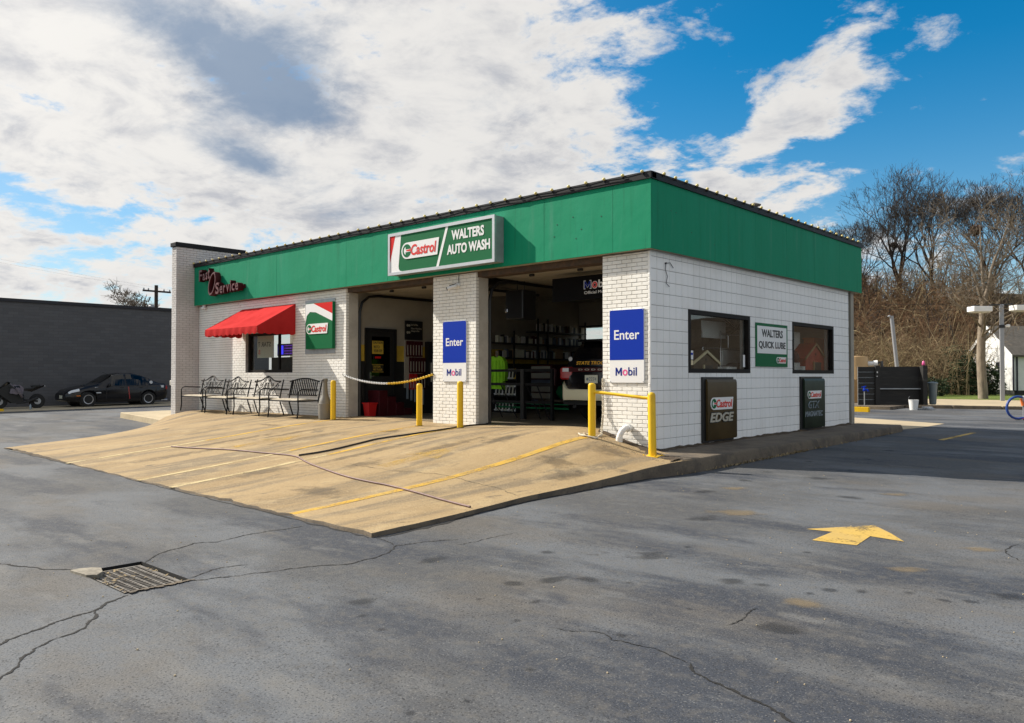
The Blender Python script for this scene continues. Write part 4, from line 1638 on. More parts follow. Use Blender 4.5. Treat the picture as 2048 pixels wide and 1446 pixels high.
def panel_box(y0, y1, z0, z1, m_, label, name):
    s = thing(name, label, 'sign', (-.06, (y0 + y1) / 2, z0))
    P = PS(-.12, 0, 0)
    part('backing', MB().prism([(y0, z0), (y1 - .05, z0), (y1 - .05, z1), (y0, z1)], P, .003, .040), M['black'], s)
    # pan face with a rolled top edge
    q = MB()
    a, b = y0 + .10, y1
    rows = [(.045, z0 + .035), (.075, z0 + .035), (.085, z0 + .06), (.085, z1 - .10), (.076, z1 - .065), (.064, z1 - .045), (.045, z1 - .04)]
    for y in (a, b):
        q.v += [(-.12 + n, y, z) for n, z in rows]
    k = len(rows)
    q.f = [(i, i + 1, k + i + 1, k + i) for i in range(k - 1)] + [tuple(range(k - 1, -1, -1)), tuple(range(k, 2 * k))]
    part('pan', q, M[m_], s, 30)
    return s, P


s_, P_ = panel_box(1.81, 3.03, .0, 1.185, 'edgebrown', 'brown metal panel sign under the first side window', 'panel_sign')
roundel(s_, P_, 2.0, .585, .86, .225, .086)
part('lettering', text_mb('EDGE', P_, 1.97, .36, .90, .17, .086, .105, .03, .22), M['silver'], s_)
part('letter_shadow', text_mb('EDGE', P_, 1.955, .345, .93, .20, .086, .094, .055, .22), M['black'], s_)
s_, P_ = panel_box(6.13, 7.37, .01, 1.19, 'gtxgreen', 'dark green metal panel sign under the second side window', 'panel_sign')
roundel(s_, P_, 6.36, .70, .78, .175, .086)
part('lettering', text_mb('GTX', P_, 6.40, .485, .62, .16, .086, .100, .015, .22), M['greyblue'], s_)
part('letter_face', text_mb('GTX', P_, 6.425, .50, .57, .13, .100, .102, -.012, .22), M['gtxgreen'], s_)
part('lettering', text_mb('MAGNATEC', P_, 6.24, .30, .97, .12, .086, .092, .012, .1), M['greyblue'], s_)


def service_letters():
    s = thing('channel_letters', 'dark maroon channel letters and oval ring at the left end of the fascia', 'sign', (-14.2, 0, 3.45))
    P = PF(0, 0, 0)
    part('raceway', MB().prism([(-15.3, 3.98), (-14.6, 4.02), (-14.6, 4.12), (-15.3, 4.08)], P, .002, .06).prism([(-14.3, 3.58), (-12.98, 3.62), (-12.98, 3.72), (-14.3, 3.68)], P, .002, .06), M['maroon'], s)
    for ch, u, v, w, h in (('F', -15.32, 3.95, .20, .34), ('a', -15.09, 3.96, .15, .21), ('s', -14.91, 3.97, .12, .22), ('t', -14.77, 3.98, .12, .32)):
        o = part('letter', text_mb(ch, P, u, v, w, h, .04, .19, .04), M['maroon'], s)
        part('letter_face', text_mb(ch, P, u + .012, v + .012, w - .024, h - .024, .19, .196, .01), M['maroonface'], o)
    u = -14.33
    for ch, w, h in (('S', .22, .34), ('e', .17, .22), ('r', .13, .22), ('v', .17, .22), ('i', .07, .32), ('c', .16, .22), ('e', .17, .22)):
        o = part('letter', text_mb(ch, P, u, 3.51 + (u + 14.33) * .03, w, h, .04, .19, .04), M['maroon'], s)
        part('letter_face', text_mb(ch, P, u + .012, 3.522 + (u + 14.33) * .03, w - .024, h - .024, .19, .196, .01), M['maroonface'], o)
        u += w + .035
    # tilted oval ring like a tyre seen at speed
    q, f = MB(), MB()
    k = 28
    tl = R(24)
    def el(rx, ry, i):
        a = 2 * PI * i / k
        x, y = rx * math.cos(a), ry * math.sin(a)
        return (-14.52 + x * math.cos(tl) + y * math.sin(tl), 3.83 - x * math.sin(tl) + y * math.cos(tl))
    prof = [(.20, .36, .04), (.20, .36, .17), (.18, .34, .20), (.14, .29, .20), (.125, .27, .17), (.125, .27, .04)]
    for rx, ry, n in prof:
        q.v += [P(*el(rx, ry, i), n) for i in range(k)]
    for r in range(6):
        r2 = (r + 1) % 6
        for i in range(k):
            q.f.append((r * k + i, r * k + (i + 1) % k, r2 * k + (i + 1) % k, r2 * k + i))
    rg = part('oval_ring', q, M['maroon'], s, 40)
    for rx, ry in ((.178, .338), (.15, .30)):
        f.v += [P(*el(rx, ry, i), .2015) for i in range(k)]
    f.f = [(i, (i + 1) % k, k + (i + 1) % k, k + i) for i in range(k)]
    part('ring_face', f, M['maroonface'], rg)


service_letters()


def awning():
    s = thing('awning', 'red canvas awning with a scalloped valance over the front window', 'awning', (-12.07, FY, 2.2))
    x0, x1 = -13.42, -10.74
    yb, yf = FY - .004, -.93
    zt, ze, zv = 3.05, 2.44, 2.25
    q = MB()
    nx, ny = 18, 6
    for i in range(nx + 1):
        for j in range(ny + 1):
            x = x0 + (x1 - x0) * i / nx
            t = j / ny
            sag = .012 * math.sin(PI * ((i / nx * 4) % 1)) * math.sin(PI * t) + .016 * math.sin(PI * t)
            q.v.append((x, yb + (yf - yb) * t, zt + (ze - zt) * t - sag))
    for i in range(nx):
        for j in range(ny):
            a = i * (ny + 1) + j
            q.f.append((a, a + 1, a + ny + 2, a + ny + 1))
    part('canopy', q, M['awning'], s, True)
    v = MB()
    n = 72
    for i in range(n + 1):
        x = x0 + (x1 - x0) * i / n
        ph = (i / n * 12) % 1
        dz = .034 * math.sin(PI * ph)
        y = yf - .004 + .008 * math.sin(i * .7)
        v.v += [(x, yf, ze), (x, y - .006, (ze + zv) / 2), (x, y, zv + .03 - dz)]
    for i in range(n):
        for k in range(2):
            a = 3 * i + k
            v.f.append((a, a + 1, a + 4, a + 3))
    part('valance', v, M['awning'], s, True)
    for x in (x0, x1):
        g = MB()
        m = 26
        top, bot = [], []
        for i in range(m + 1):
            t = i / m
            y = yf + (yb - yf) * t
            ph = (t * 5) % 1
            top.append((x, y, ze + (zt - ze) * t))
            bot.append((x + .002 * math.sin(i), y, zv + .03 - .034 * math.sin(PI * ph)))
        g.v = top + bot
        g.f = [(i, i + 1, m + 2 + i, m + 1 + i) for i in range(m)]
        part('side_panel', g, M['awning'], s)
    fr = MB()
    for x in (x0 + .02, x1 - .02, (x0 + x1) / 2):
        fr.tube([(x, yb, zt - .03), (x, yf + .02, ze - .03), (x, yb, ze - .03)], .012, 6)
    fr.tube([(x0 + .02, yf + .02, ze - .03), (x1 - .02, yf + .02, ze - .03)], .012, 6)
    part('frame', fr, M['galv'], s)


awning()


def posters():
    s = thing('window_poster', 'cream poster with reversed lettering inside the front window', 'poster', (-12.6, .36, 1.4))
    P = PF(0, .315, 0)
    part('sheet', MB().prism([(-12.9, 1.70), (-12.05, 1.70), (-12.05, 2.30), (-12.9, 2.30)], P, -.004, .0), M['plate'], s)
    PM = lambda u, v, n: (-12.06 - u, .315 - n, v)
    part('lettering', text_mb('STAR', PM, .15, 2.0, .48, .13, .001, .003, .01), M['blackprint'], s)
    part('lettering', text_mb('S', PM, .68, 1.80, .1, .12, .001, .003, .01), M['redprint'], s)
    part('lettering', text_mb('T', PM, .70, 2.0, .10, .13, .001, .003, .01), M['blackprint'], s)
    n = thing('open_sign', 'small lit blue and violet sign glowing inside the front window', 'sign', (-11.6, .40, 1.75))
    part('casing', MB().box(-12.02, -11.25, .402, .43, 1.74, 2.06), M['black'], n)
    em = bpy.data.materials.new('blue_glow')
    em.use_nodes = True
    b = em.node_tree.nodes['Principled BSDF']
    b.inputs['Base Color'].default_value = (.02, .02, .3, 1)
    b.inputs['Emission Color'].default_value = (.06, .05, 1, 1)
    b.inputs['Emission Strength'].default_value = .9
    em2 = em.copy()
    em2.name = 'violet_glow'
    em2.node_tree.nodes['Principled BSDF'].inputs['Emission Color'].default_value = (.35, .10, .8, 1)
    em2.node_tree.nodes['Principled BSDF'].inputs['Emission Strength'].default_value = .45
    P = PF(0, .402, 0)
    part('blue_field', MB().prism([(-11.98, 1.78), (-11.72, 1.78), (-11.72, 2.02), (-11.98, 2.02)], P, .001, .006), em, n)
    d = MB()
    for i in range(6):
        for k in range(4):
            d.prism(circle(-11.64 + i * .066, 1.80 + k * .07, .018, 6), P, .001, .006)
    part('dots', d, em2, n)
    c = MB().box(-12.9, -10.95, .75, 1.05, .3, 1.72)
    solo('office_counter', c, M['brownwood'], 'grey counter panel seen low behind the front window glass', 'counter')


posters()


# ------------------------------------------------------------------ things in front of the shop
def bollard(x, y, h, label):
    z = za(x, y)
    b = thing('bollard', label, 'bollard', (x, y, z), 'yellow bollards between the bays')
    q = MB().lathe([(.060, -.1), (.060, h - .05), (.056, h - .022), (.042, h - .006), (.02, h)], (x, y, z), 18)
    part('post', q, M['yellow'], b, 40)
    part('base_ring', MB().lathe([(.085, -.02), (.082, .006), (.062, .010)], (x, y, z), 16), M['dirt'], b)


bollard(-8.10, -.53, .90, 'short yellow bollard beside the grey smoking urn')
bollard(-5.18, -.49, .86, 'yellow bollard under the chain at the left edge of the middle brick pier')
bollard(-3.98, -.50, .90, 'yellow bollard at the right edge of the middle pier where the black hose passes')


def guard_rail():
    x0, y0, x1, y1 = -.75, -.61, .34, -.50
    z0, z1 = za(x0, y0), -.045
    g = thing('guard_rail', 'yellow pipe guard rail of two posts and a bar at the brick corner', 'guard rail', (x0, y0, z0))
    part('post', MB().lathe([(.062, -.1), (.062, .84), (.058, .868), (.044, .884), (.02, .89)], (x0, y0, z0), 18), M['yellow'], g, 40)
    M2 = Matrix.Rotation(R(-1.2), 3, 'Y')
    q = MB().tube([(x1 - .005, y1, z1 - .02), (x1 - .02, y1, z1 + .95), (x1 - .02, y1, z1 + .98), (x1 - .02, y1, z1 + .995)], [.062, .062, .050, .022], 18)
    part('post', q, M['yellow'], g, 40)
    part('bar', MB().tube([(x0 + .05, y0, z0 + .745), (x1 - .06, y1, z1 + .90)], .026, 12), M['yellow'], g, 40)
    p = part('foot_plate', MB().rbox((x1, y1, z1 + .004), (.27, .27, .018), Matrix.Rotation(R(8), 3, 'Z')), M['yellow'], g)
    for dx, dy in ((-.1, -.1), (.1, -.1), (-.1, .1), (.1, .1)):
        part('bolt', MB().lathe([(.014, 0), (.014, .018), (.008, .02)], (x1 + dx, y1 + dy, z1 + .013), 6), M['yellow'], p)


guard_rail()


def chain(name, label, pts, m, r=.011, link_l=.05):
    """a run of real oval links along a polyline"""
    P = [Vector(p) for p in pts]
    seg = [(b - a).length for a, b in zip(P, P[1:])]
    tot = sum(seg)
    n = int(tot / (link_l * .72))
    c = thing(name, label, 'chain', tuple(P[0]))
    q = {k: MB() for k in set(m)}
    for i in range(n):
        s = tot * (i + .5) / n
        k = 0
        while k < len(seg) - 1 and s > seg[k]:
            s -= seg[k]
            k += 1
        p = P[k].lerp(P[k + 1], s / seg[k])
        t = (P[k + 1] - P[k]).normalized()
        a = t.cross(Vector((0, 1, 0))).normalized()
        b = t.cross(a)
        w = a if i % 2 else b
        ring = [p + t * (link_l / 2 * math.cos(u)) + w * (link_l * .34 * math.sin(u)) for u in [2 * PI * j / 8 for j in range(8)]]
        q[m[0] if i < n * .52 else m[-1]].tube(ring, r * .6, 4, closed=True)
    for k in q:
        part('links', q[k], M[k], c, True)
    return c


cat_ = []
for i in range(15):
    t = i / 14
    x = -8.68 + 3.2 * t
    cat_.append((x, FY - .02, 1.235 - .80 * t * (1 - t) * 1.0 - .0))
ch_ = chain('barrier_chain', 'white and yellow plastic chain sagging across the left bay', cat_, ('white', 'yellow'), .014, .062)
ey_ = MB()
for x in (-8.69, -5.47):
    ey_.lathe([(.02, 0), (.02, -.012), (.012, -.02)], (x, FY, 1.24), 8, 'y')
part('eye_bolt', ey_, M['rust'], ch_)
chain('loose_chain', 'pale chain hanging down the left edge of the corner pier behind the yellow post', [(-1.07, FY - .02, 1.16), (-1.06, FY - .03, .9), (-1.05, FY - .04, .55), (-.99, FY - .16, .32), (-.86, -.2, .215), (-.76, -.42, .20)], ('rope', 'rope'), .013, .055)


def rope():
    q = MB()
    pts = []
    for i in range(46):
        a = i * .55
        r = .085 + .03 * math.sin(i * 1.7) + i * .0012
        x, y = -.78 + r * math.cos(a) * (1.5 if math.cos(a) < 0 else 1), -.62 + r * math.sin(a) * .8
        pts.append((x, y, za(x, y) + .014 + .006 * (i % 3)))
    q.tube(pts, .011, 6)
    q.tube([(-.86, -.66, za(-.86, -.66) + .02), (-.96, -.63, za(-.96, -.63) + .015), (-1.0, -.57, za(-1, -.57) + .013)], .011, 6)
    solo('rope_coil', q, M['rope'], 'dirty white rope coiled round the foot of the yellow post', 'rope', smooth=True)


rope()


def pipe():
    q = MB()
    pts = [(-.52, FY + .02, .335), (-.52, .06, .335), (-.525, .0, .325), (-.545, -.055, .285), (-.565, -.085, .22), (-.575, -.095, .155), (-.578, -.10, .06)]
    q.tube(pts, .052, 14)
    q.tube([(-.571, -.092, .185), (-.576, -.097, .10)], .058, 14)
    q.lathe([(.071, -.03), (.071, .03)], (-.52, .08, .335), 14, 'y')
    t = solo('drain_elbow', q, M['pvc'], 'white plastic drain elbow sticking out of the corner pier near the ground', 'pipe', smooth=40)


pipe()


def camera_unit():
    c = thing('security_camera', 'small white security camera high on the middle brick pier', 'security camera', (-4.72, FY, 3.03))
    part('mount', MB().lathe([(.045, 0), (.045, -.025), (.02, -.04)], (-4.70, FY, 3.06), 12, 'y').tube([(-4.70, FY - .03, 3.06), (-4.70, FY - .12, 3.04)], .016, 8), M['white'], c)
    part('body', MB().tube([(-4.66, FY - .10, 3.04), (-4.83, FY - .19, 2.985)], [.036, .042], 12), M['white'], c, 40)
    part('lens', MB().tube([(-4.82, FY - .185, 2.988), (-4.845, FY - .198, 2.98)], [.036, .036], 12), M['black'], c)
    part('hood', MB().tube([(-4.68, FY - .10, 3.075), (-4.80, FY - .165, 3.04)], [.014, .02], 8), M['black'], c)
    part('cable', MB().tube([(-4.69, FY - .008, 3.09), (-4.70, FY - .01, 3.18), (-4.69, FY - .008, 3.28)], .006, 5), M['black'], c)


camera_unit()
b_ = MB().lathe([(.05, 0), (.055, -.05), (.09, -.08), (.095, -.10), (.03, -.12)], (-15.55, -.0 + .09, 3.30), 12)
solo('eave_light', b_, M['white'], 'small white round light under the fascia at the west end', 'light', smooth=40)
m_ = thing('wall_meter', 'small pale meter box on the near edge of the brick fin', 'meter box', (-16.4, -.5, .98))
part('box', MB().rbox((-16.37, -.47, 1.0), (.13, .12, .15), b=.015), M['jamb'], m_)
part('plug', MB().box(-16.41, -16.33, -.45, -.40, .80, .92), M['redprint'], m_)


def hose(pts, r, m, name, label, zz=za):
    P = [Vector((x, y, 0)) for x, y in pts]
    for _ in range(3):                              # corner cutting
        Q = [P[0]]
        for a, b in zip(P, P[1:]):
            Q += [a.lerp(b, .25), a.lerp(b, .75)]
        P = Q + [P[-1]]
    q = MB().tube([(p.x, p.y, zz(p.x, p.y) + r * .9 + .004) for p in P], r, 7)
    return solo(name, q, M[m], label, 'hose', smooth=True)


hose([(-7.76, -4.38), (-7.02, -4.27), (-6.09, -4.05), (-5.09, -4.01), (-4.2, -3.94), (-3.6, -4.2), (-3.0, -4.4), (-1.88, -4.68), (-1.2, -4.72), (-.93, -4.70), (-.25, -4.76), (.33, -4.85), (.79, -4.90)], .012, 'hose',
     'garden_hose', 'faded pink hose snaking across the tan apron')
hose([(-4.17, -3.92), (-4.03, -3.47), (-4.17, -2.55), (-4.22, -2.35), (-4.17, -2.12), (-3.97, -1.61), (-3.93, -.95), (-4.14, -.24), (-4.12, .1), (-4.05, .34)], .015, 'blackhose',
     'air_hose', 'black rubber hose running from the open bay to the pink hose', lambda x, y: max(za(x, y), .235 if y > .29 else -9))


# ---- benches by the window
def bench_common(b):
    w, d = 1.22, .62
    for s in (-1, 1):
        x = s * w / 2
        part('leg', MB().tube([(x, -d / 2 - .02, 0), (x, -d / 2 + .01, .22), (x, -d / 2, .42), (x, -d / 2, .60), (x, -d / 2 + .03, .655), (x, -d / 2 + .10, .675), (x, d / 2 - .06, .66)], .017, 7), M['blackmetal'], b, 50)
        part('leg', MB().tube([(x, d / 2 + .07, 0), (x, d / 2 - .0, .20), (x, d / 2 - .06, .40), (x, d / 2 + .0, .66), (x, d / 2 + .06, .90)], .017, 7), M['blackmetal'], b, 50)
    part('seat_frame', MB().rbox((0, -.03, .405), (w, d - .06, .03), b=.01), M['blackmetal'], b)
    q = MB()
    n = 14
    for i in range(n + 1):
        for j in range(7):
            x = -w / 2 + .02 + (w - .04) * i / n
            y = -d / 2 + .02 + (d - .13) * j / 6
            q.v.append((x, y, .425 + .034 * math.sqrt(max(0, math.sin(PI * max(.04, min(.96, j / 6))))) * (.72 + .28 * math.sin(PI * i / n)) + .004 * math.sin(i * 2.1 + j)))
    for i in range(n):
        for j in range(6):
            a = i * 7 + j
            q.f.append((a, a + 7, a + 8, a + 1))
    rim = [i * 7 for i in range(n + 1)] + [n * 7 + j for j in range(1, 7)] + [i * 7 + 6 for i in range(n - 1, -1, -1)] + [j for j in range(5, 0, -1)]
    low = []
    for k in rim:
        low.append(len(q.v))
        x, y, z = q.v[k]
        q.v.append((x, y, .42))
    for i in range(len(rim)):
        i2 = (i + 1) % len(rim)
        q.f.append((rim[i], rim[i2], low[i2], low[i]))
    part('cushion', q, M['tan'], b, True)


def back_pt(u, v):
    """point on the slightly raked back: u across, v up"""
    return (u, .31 - .06 + (v - .40) * .22 - .06, v)


def bench_slat():
    b = thing('garden_bench', 'black metal bench with a straight slatted back and tan cushion beside the smoking urn', 'bench', (0, 0, 0), 'benches along the brick wall')
    bench_common(b)
    w = 1.22
    top = [back_pt(-w / 2 + w * i / 16, .86 + .075 * math.sin(PI * i / 16)) for i in range(17)]
    part('top_rail', MB().tube(top, .017, 6), M['blackmetal'], b, True)
    part('lower_rail', MB().tube([back_pt(-w / 2, .53), back_pt(w / 2, .53)], .014, 6), M['blackmetal'], b)
    for i in range(1, 16):
        u = -w / 2 + w * i / 16
        q = MB()
        a, c = Vector(back_pt(u, .53)), Vector(back_pt(u, .86 + .075 * math.sin(PI * i / 16)))
        q.tube([a, c], .0135, 4)
        part('slat', q, M['blackmetal'], b)
    return b


def bench_scroll():
    b = thing('garden_bench', 'x', 'bench', (0, 0, 0), 'benches along the brick wall')
    bench_common(b)
    w = 1.22
    def yt(t):
        return .85 + .13 * math.exp(-((t - .5) / .19) ** 2)
    top = [back_pt(-w / 2 + w * i / 24, yt(i / 24)) for i in range(25)]
    part('top_rail', MB().tube(top, .017, 6), M['blackmetal'], b, True)
    part('lower_rail', MB().tube([back_pt(-w / 2, .50), back_pt(w / 2, .50)], .014, 6), M['blackmetal'], b)
    q = MB()
    for u in (-.16, -.10, -.05, .05, .10, .16):
        q.tube([back_pt(u, .50), back_pt(u * .8, .70), back_pt(u * .5, .82)], .008, 5)
    for s in (-1, 1):
        q.tube([back_pt(s * .60, .84), back_pt(s * .48, .80), back_pt(s * .40, .72), back_pt(s * .30, .66), back_pt(s * .2, .72), back_pt(s * .18, .82), back_pt(s * .10, .92), back_pt(0, .96)], .009, 5)
        q.tube([back_pt(s * .20, .50), back_pt(s * .24, .60), back_pt(s * .34, .66), back_pt(s * .44, .60), back_pt(s * .55, .50)], .009, 5)
        for cu, cv, r in ((.50, .74, .055), (.36, .56, .05), (.27, .76, .045), (.10, .87, .04)):
            q.tube([back_pt(s * cu + r * (1 - k * .05) * math.cos(k * .7), cv + r * (1 - k * .05) * math.sin(k * .7)) for k in range(11)], .0075, 5)
    part('scrollwork', q, M['blackmetal'], b, True)
    return b


bs_ = bench_scroll()
for i, (x, y, rz, lb) in enumerate(((-14.42, -.50, .02, 'scroll backed black bench with tan cushion closest to the brick fin'),
                                    (-13.02, -.50, -.015, 'scroll backed black bench under the left edge of the window'),
                                    (-11.40, -.53, .02, 'scroll backed black bench standing next to the slatted bench'))):
    dup(bs_, (x, y, tps(x, y) + .004), rz, lb, i == 0)
b4_ = bench_slat()
b4_.location = (-9.72, -.52, tps(-9.7, -.5) + .004)
b4_.rotation_euler = (0, 0, .03)


def urn():
    x, y = -8.47, -.50
    z = za(x, y)
    u = thing('smoking_urn', 'grey long necked smoking urn between the slatted bench and the bollard', 'ash urn', (x, y, z))
    part('base', MB().lathe([(.125, 0), (.145, .02), (.15, .12), (.15, .34), (.155, .345), (.155, .36), (.148, .365)], (x, y, z), 18), M['putty'], u, 40)
    part('neck', MB().lathe([(.146, .365), (.14, .40), (.115, .47), (.085, .53), (.068, .60), (.058, .72), (.052, .86), (.056, .865)], (x, y, z), 16), M['putty'], u, 40)
    part('cap', MB().lathe([(.062, .862), (.066, .90), (.062, .935), (.03, .948)], (x - .004, y, z), 14), M['putty'], u, 40)
    part('slot', MB().box(x - .03, x + .03, y - .067, y - .05, z + .885, z + .912), M['black'], u)


urn()


# ------------------------------------------------------------------ vehicles
def car_shell(st, wheels, ra, rear_cut=False):
    """loft of cross sections; st rows: s, zlow, zbelt, ztop, wlow, wbelt, wtop"""
    st = np.array(st, float)
    L_ = st[-1, 0]
    ss = set(np.linspace(0, L_, 46).tolist())
    for w in wheels:
        for k in range(-8, 9):
            ss.add(min(L_, max(0, w + ra * k / 8)))
    ss = sorted(ss)
    c = [np.interp(ss, st[:, 0], st[:, i]) for i in range(7)]
    rows = []
    for i, s in enumerate(ss):
        zl, zb, zt, wl, wb, wt = (c[k][i] for k in range(1, 7))
        arch = zl
        for w, zc in [(q, .31) for q in wheels]:
            if abs(s - w) < ra:
                arch = max(arch, zc + math.sqrt(ra * ra - (s - w) ** 2))
        arch = min(arch, zb - .12)
        wm = max(wl, wb) + .012
        half = [(0, zl), (wl * .80, zl), (wl * .96, max(arch, zl)), (wl, max(arch, zl) + .03), (wm, max(arch + .04, zl + .45 * (zb - zl))), (wb + .004, zb - .05), (wb - .018, zb),
                (wb + (wt - wb) * .5 - .012, zb + (zt - zb) * .52), (wt, zb + (zt - zb) * .90), (wt * .84, zt), (wt * .45, zt + .014), (0, zt + .018)]
        rows.append((s, half))
    return ss, rows


def car(name, label, cat, st, wheels, ra, m, origin, flip):
    """flip: +1 runs front to rear along +Y, -1 along -Y"""
    ss, rows = car_shell(st, wheels, ra)
    ox, oy, oz = origin
    r = thing(name, label, cat, origin)
    n = len(rows[0][1])

    def W(s, w, z):
        return (ox + w, oy + s * flip, oz + z)
    q = MB()
    for s, half in rows:
        q.v += [W(s, -w, z) for w, z in half[::-1]] + [W(s, w, z) for w, z in half[1:]]
    k = 2 * n - 1
    for i in range(len(rows) - 1):
        for j in range(k - 1):
            q.f.append((i * k + j, i * k + j + 1, (i + 1) * k + j + 1, (i + 1) * k + j))
        q.f.append((i * k, (i + 1) * k, (i + 1) * k + k - 1, i * k + k - 1))
    q.f += [tuple(range(k)), tuple(range((len(rows) - 1) * k, len(rows) * k))]
    body = part('body', q, M[m], r, 38)

    def skin(s0, s1, j0, j1, side, off=.008, trim=0.):
        """patch of the shell between stations and section points, lifted off it"""
        g = MB()
        sel = [(s, h) for s, h in rows if s0 - 1e-6 <= s <= s1 + 1e-6]
        # exact ends
        def at(s):
            for (a, ha), (b, hb) in zip(rows, rows[1:]):
                if a <= s <= b:
                    t = (s - a) / max(1e-9, b - a)
                    return [(wa + (wb - wa) * t, za_ + (zb_ - za_) * t) for (wa, za_), (wb, zb_) in zip(ha, hb)]
        sel = [(s0, at(s0))] + [q_ for q_ in sel if s0 + .01 < q_[0] < s1 - .01] + [(s1, at(s1))]
        for s, h in sel:
            pts = h[j0:j1 + 1]
            for w, z in pts:
                g.v.append(W(s, side * (w + off) if side else w, z + off * (.4 if side else 1)))
        m_ = j1 - j0 + 1
        for i in range(len(sel) - 1):
            for j in range(m_ - 1):
                g.f.append((i * m_ + j, i * m_ + j + 1, (i + 1) * m_ + j + 1, (i + 1) * m_ + j))
        return g
    return r, body, W, skin, rows


def wheel(parent, W, s, w, side, r=.31, m='rim'):
    p = W(s, side * w, r)
    q = MB().lathe([(r * .70, -.10), (r * .95, -.10), (r, -.07), (r, .07), (r * .95, .10), (r * .68, .10)], p, 24, 'x')
    t = part('wheel', q, M['tyre'], parent, 40)
    d = side
    f = MB().lathe([(r * .69, .092 * d), (r * .66, .105 * d), (r * .57, .10 * d), (r * .54, .06 * d), (r * .53, .04 * d)], p, 24, 'x')
    part('rim', f, M[m], t, 30)
    sp = MB()
    for i in range(7):
        a = 2 * PI * i / 7
        c, s_ = math.cos(a), math.sin(a)
        M3 = Matrix(((1, 0, 0), (0, c, -s_), (0, s_, c)))
        sp.rbox(Vector(p) + M3 @ Vector((d * .075, 0, r * .32)), (.02, .035, r * .46), M3)
    sp.lathe([(.05, .06 * d), (.045, .095 * d)], p, 12, 'x')
    part('spoke', sp, M['trim'], t)
    part('brake_drum', MB().lathe([(r * .52, -.02 * d), (r * .5, .03 * d)], p, 16, 'x'), M['trim'], t)


def sedan():
    st = [(0, .28, .52, .58, .62, .64, .50), (.06, .24, .57, .63, .70, .71, .54), (.2, .20, .65, .74, .73, .74, .62), (.55, .18, .73, .84, .79, .80, .68), (1.0, .18, .81, .93, .82, .835, .74), (1.28, .18, .85, .985, .83, .84, .74),
          (1.42, .18, .87, 1.06, .83, .84, .73), (1.95, .18, .90, 1.40, .83, .845, .60), (2.35, .18, .91, 1.475, .83, .845, .585), (2.8, .18, .915, 1.475, .83, .845, .585), (3.2, .19, .92, 1.385, .83, .845, .585), (3.6, .2, .94, 1.235, .825, .84, .60), (3.92, .22, .95, 1.06, .81, .825, .68),
          (4.02, .22, .95, 1.02, .80, .82, .70), (4.28, .25, .94, 1.0, .76, .78, .68), (4.40, .30, .90, .96, .70, .72, .62), (4.45, .40, .80, .86, .62, .66, .58)]
    wh = (.88, 3.495)
    oy, ox = 1.32, -31.35
    oz = zg(ox, 3.5) + .0
    r, body, W, skin, rows = car('sedan_car', 'black four door sedan parked along the charcoal brick building', 'car', st, wh, .37, 'carblack', (ox, oy, oz), 1)
    for s in (-1, 1):
        part('side_window', skin(1.78, 2.44, 6, 8, s), M['carglass'], r)
        part('side_window', skin(2.52, 3.30, 6, 8, s), M['carglass'], r)
        part('quarter_glass', skin(3.36, 3.60, 6, 8, s, .007), M['carglass'], r)
        for w in wh:
            wheel(r, W, w, .735, s)
            part('wheel_arch', MB().lathe([(.365, -.30 * s), (.365, -.03 * s)], W(w, s * .80, .31), 20, 'x'), M['trim'], r)
        part('sill_trim', skin(1.3, 3.1, 2, 3, s, .006), M['trim'], r)
        part('belt_line', skin(1.7, 3.6, 5, 6, s, .005), M['trim'], r)
        mr = part('mirror', MB().rbox(W(1.72, s * .93, .94), (.16, .10, .12), b=.02), M['carblack'], r)
        for s0 in (2.30, 3.15):
            part('door_handle', MB().rbox(W(s0, s * .855, .82), (.03, .15, .03)), M['carblack'], r)
        part('headlight', skin(.10, .52, 5, 7, s, .010), M['lens'], r)
        part('indicator', MB().rbox(W(.48, s * .80, .47), (.03, .16, .035)), M['amber'], r)
        part('tail_light', MB().rbox(W(4.36, s * .70, .80), (.12, .12, .20), b=.03), M['redlens'], r)
        dg = MB()
        for s0 in (1.62, 2.48, 3.42):
            dg.add([W(s0, s * .852, .30), W(s0 + .012, s * .852, .30), W(s0 + .012, s * .856, .86), W(s0, s * .856, .86)], [(0, 1, 2, 3)])
        part('door_gap', dg, M['trim'], r)
    part('windscreen', skin(1.42, 1.96, 8, 11, 0, .008).add([], []), M['carglass'], r)
    part('windscreen', MB().add([(2 * ox - x, y, z) for x, y, z in skin(1.42, 1.96, 8, 11, 0, .008).v], skin(1.42, 1.96, 8, 11, 0, .008).f), M['carglass'], r)
    part('number_plate', MB().rbox(W(-.006, .1, .42), (.32, .02, .14)), M['plate'], r)
    part('grille', MB().rbox(W(.03, 0, .40), (.9, .05, .12), b=.02), M['trim'], r)
    part('bonnet_scoop', MB().rbox(W(1.0, .15, .925), (.34, .40, .05), Matrix.Rotation(R(6), 3, 'X'), b=.02), M['carblack'], r)
    part('sticker', MB().lathe([(.075, 0), (.075, .004)], W(3.62, .80, 1.06), 12, 'x').rbox(W(1.30, .85, .60), (.006, .20, .045)).rbox(W(1.22, .82, .80), (.006, .14, .10)).rbox(W(4.12, .805, .86), (.02, .18, .11)), M['lens'], r)
    part('door_stripe', MB().add([W(2.62, .860, .30), W(2.66, .860, .30), W(2.60, .858, .86), W(2.56, .858, .86)], [(0, 1, 2, 3)]), M['redlens'], r)
    part('exhaust', MB().tube([W(4.2, .5, .22), W(4.52, .5, .22)], .04, 8), M['chrome'], r)
    part('aerial', MB().tube([W(2.05, 0, 1.39), W(1.75, 0, 1.52)], .008, 5), M['trim'], r)


sedan()


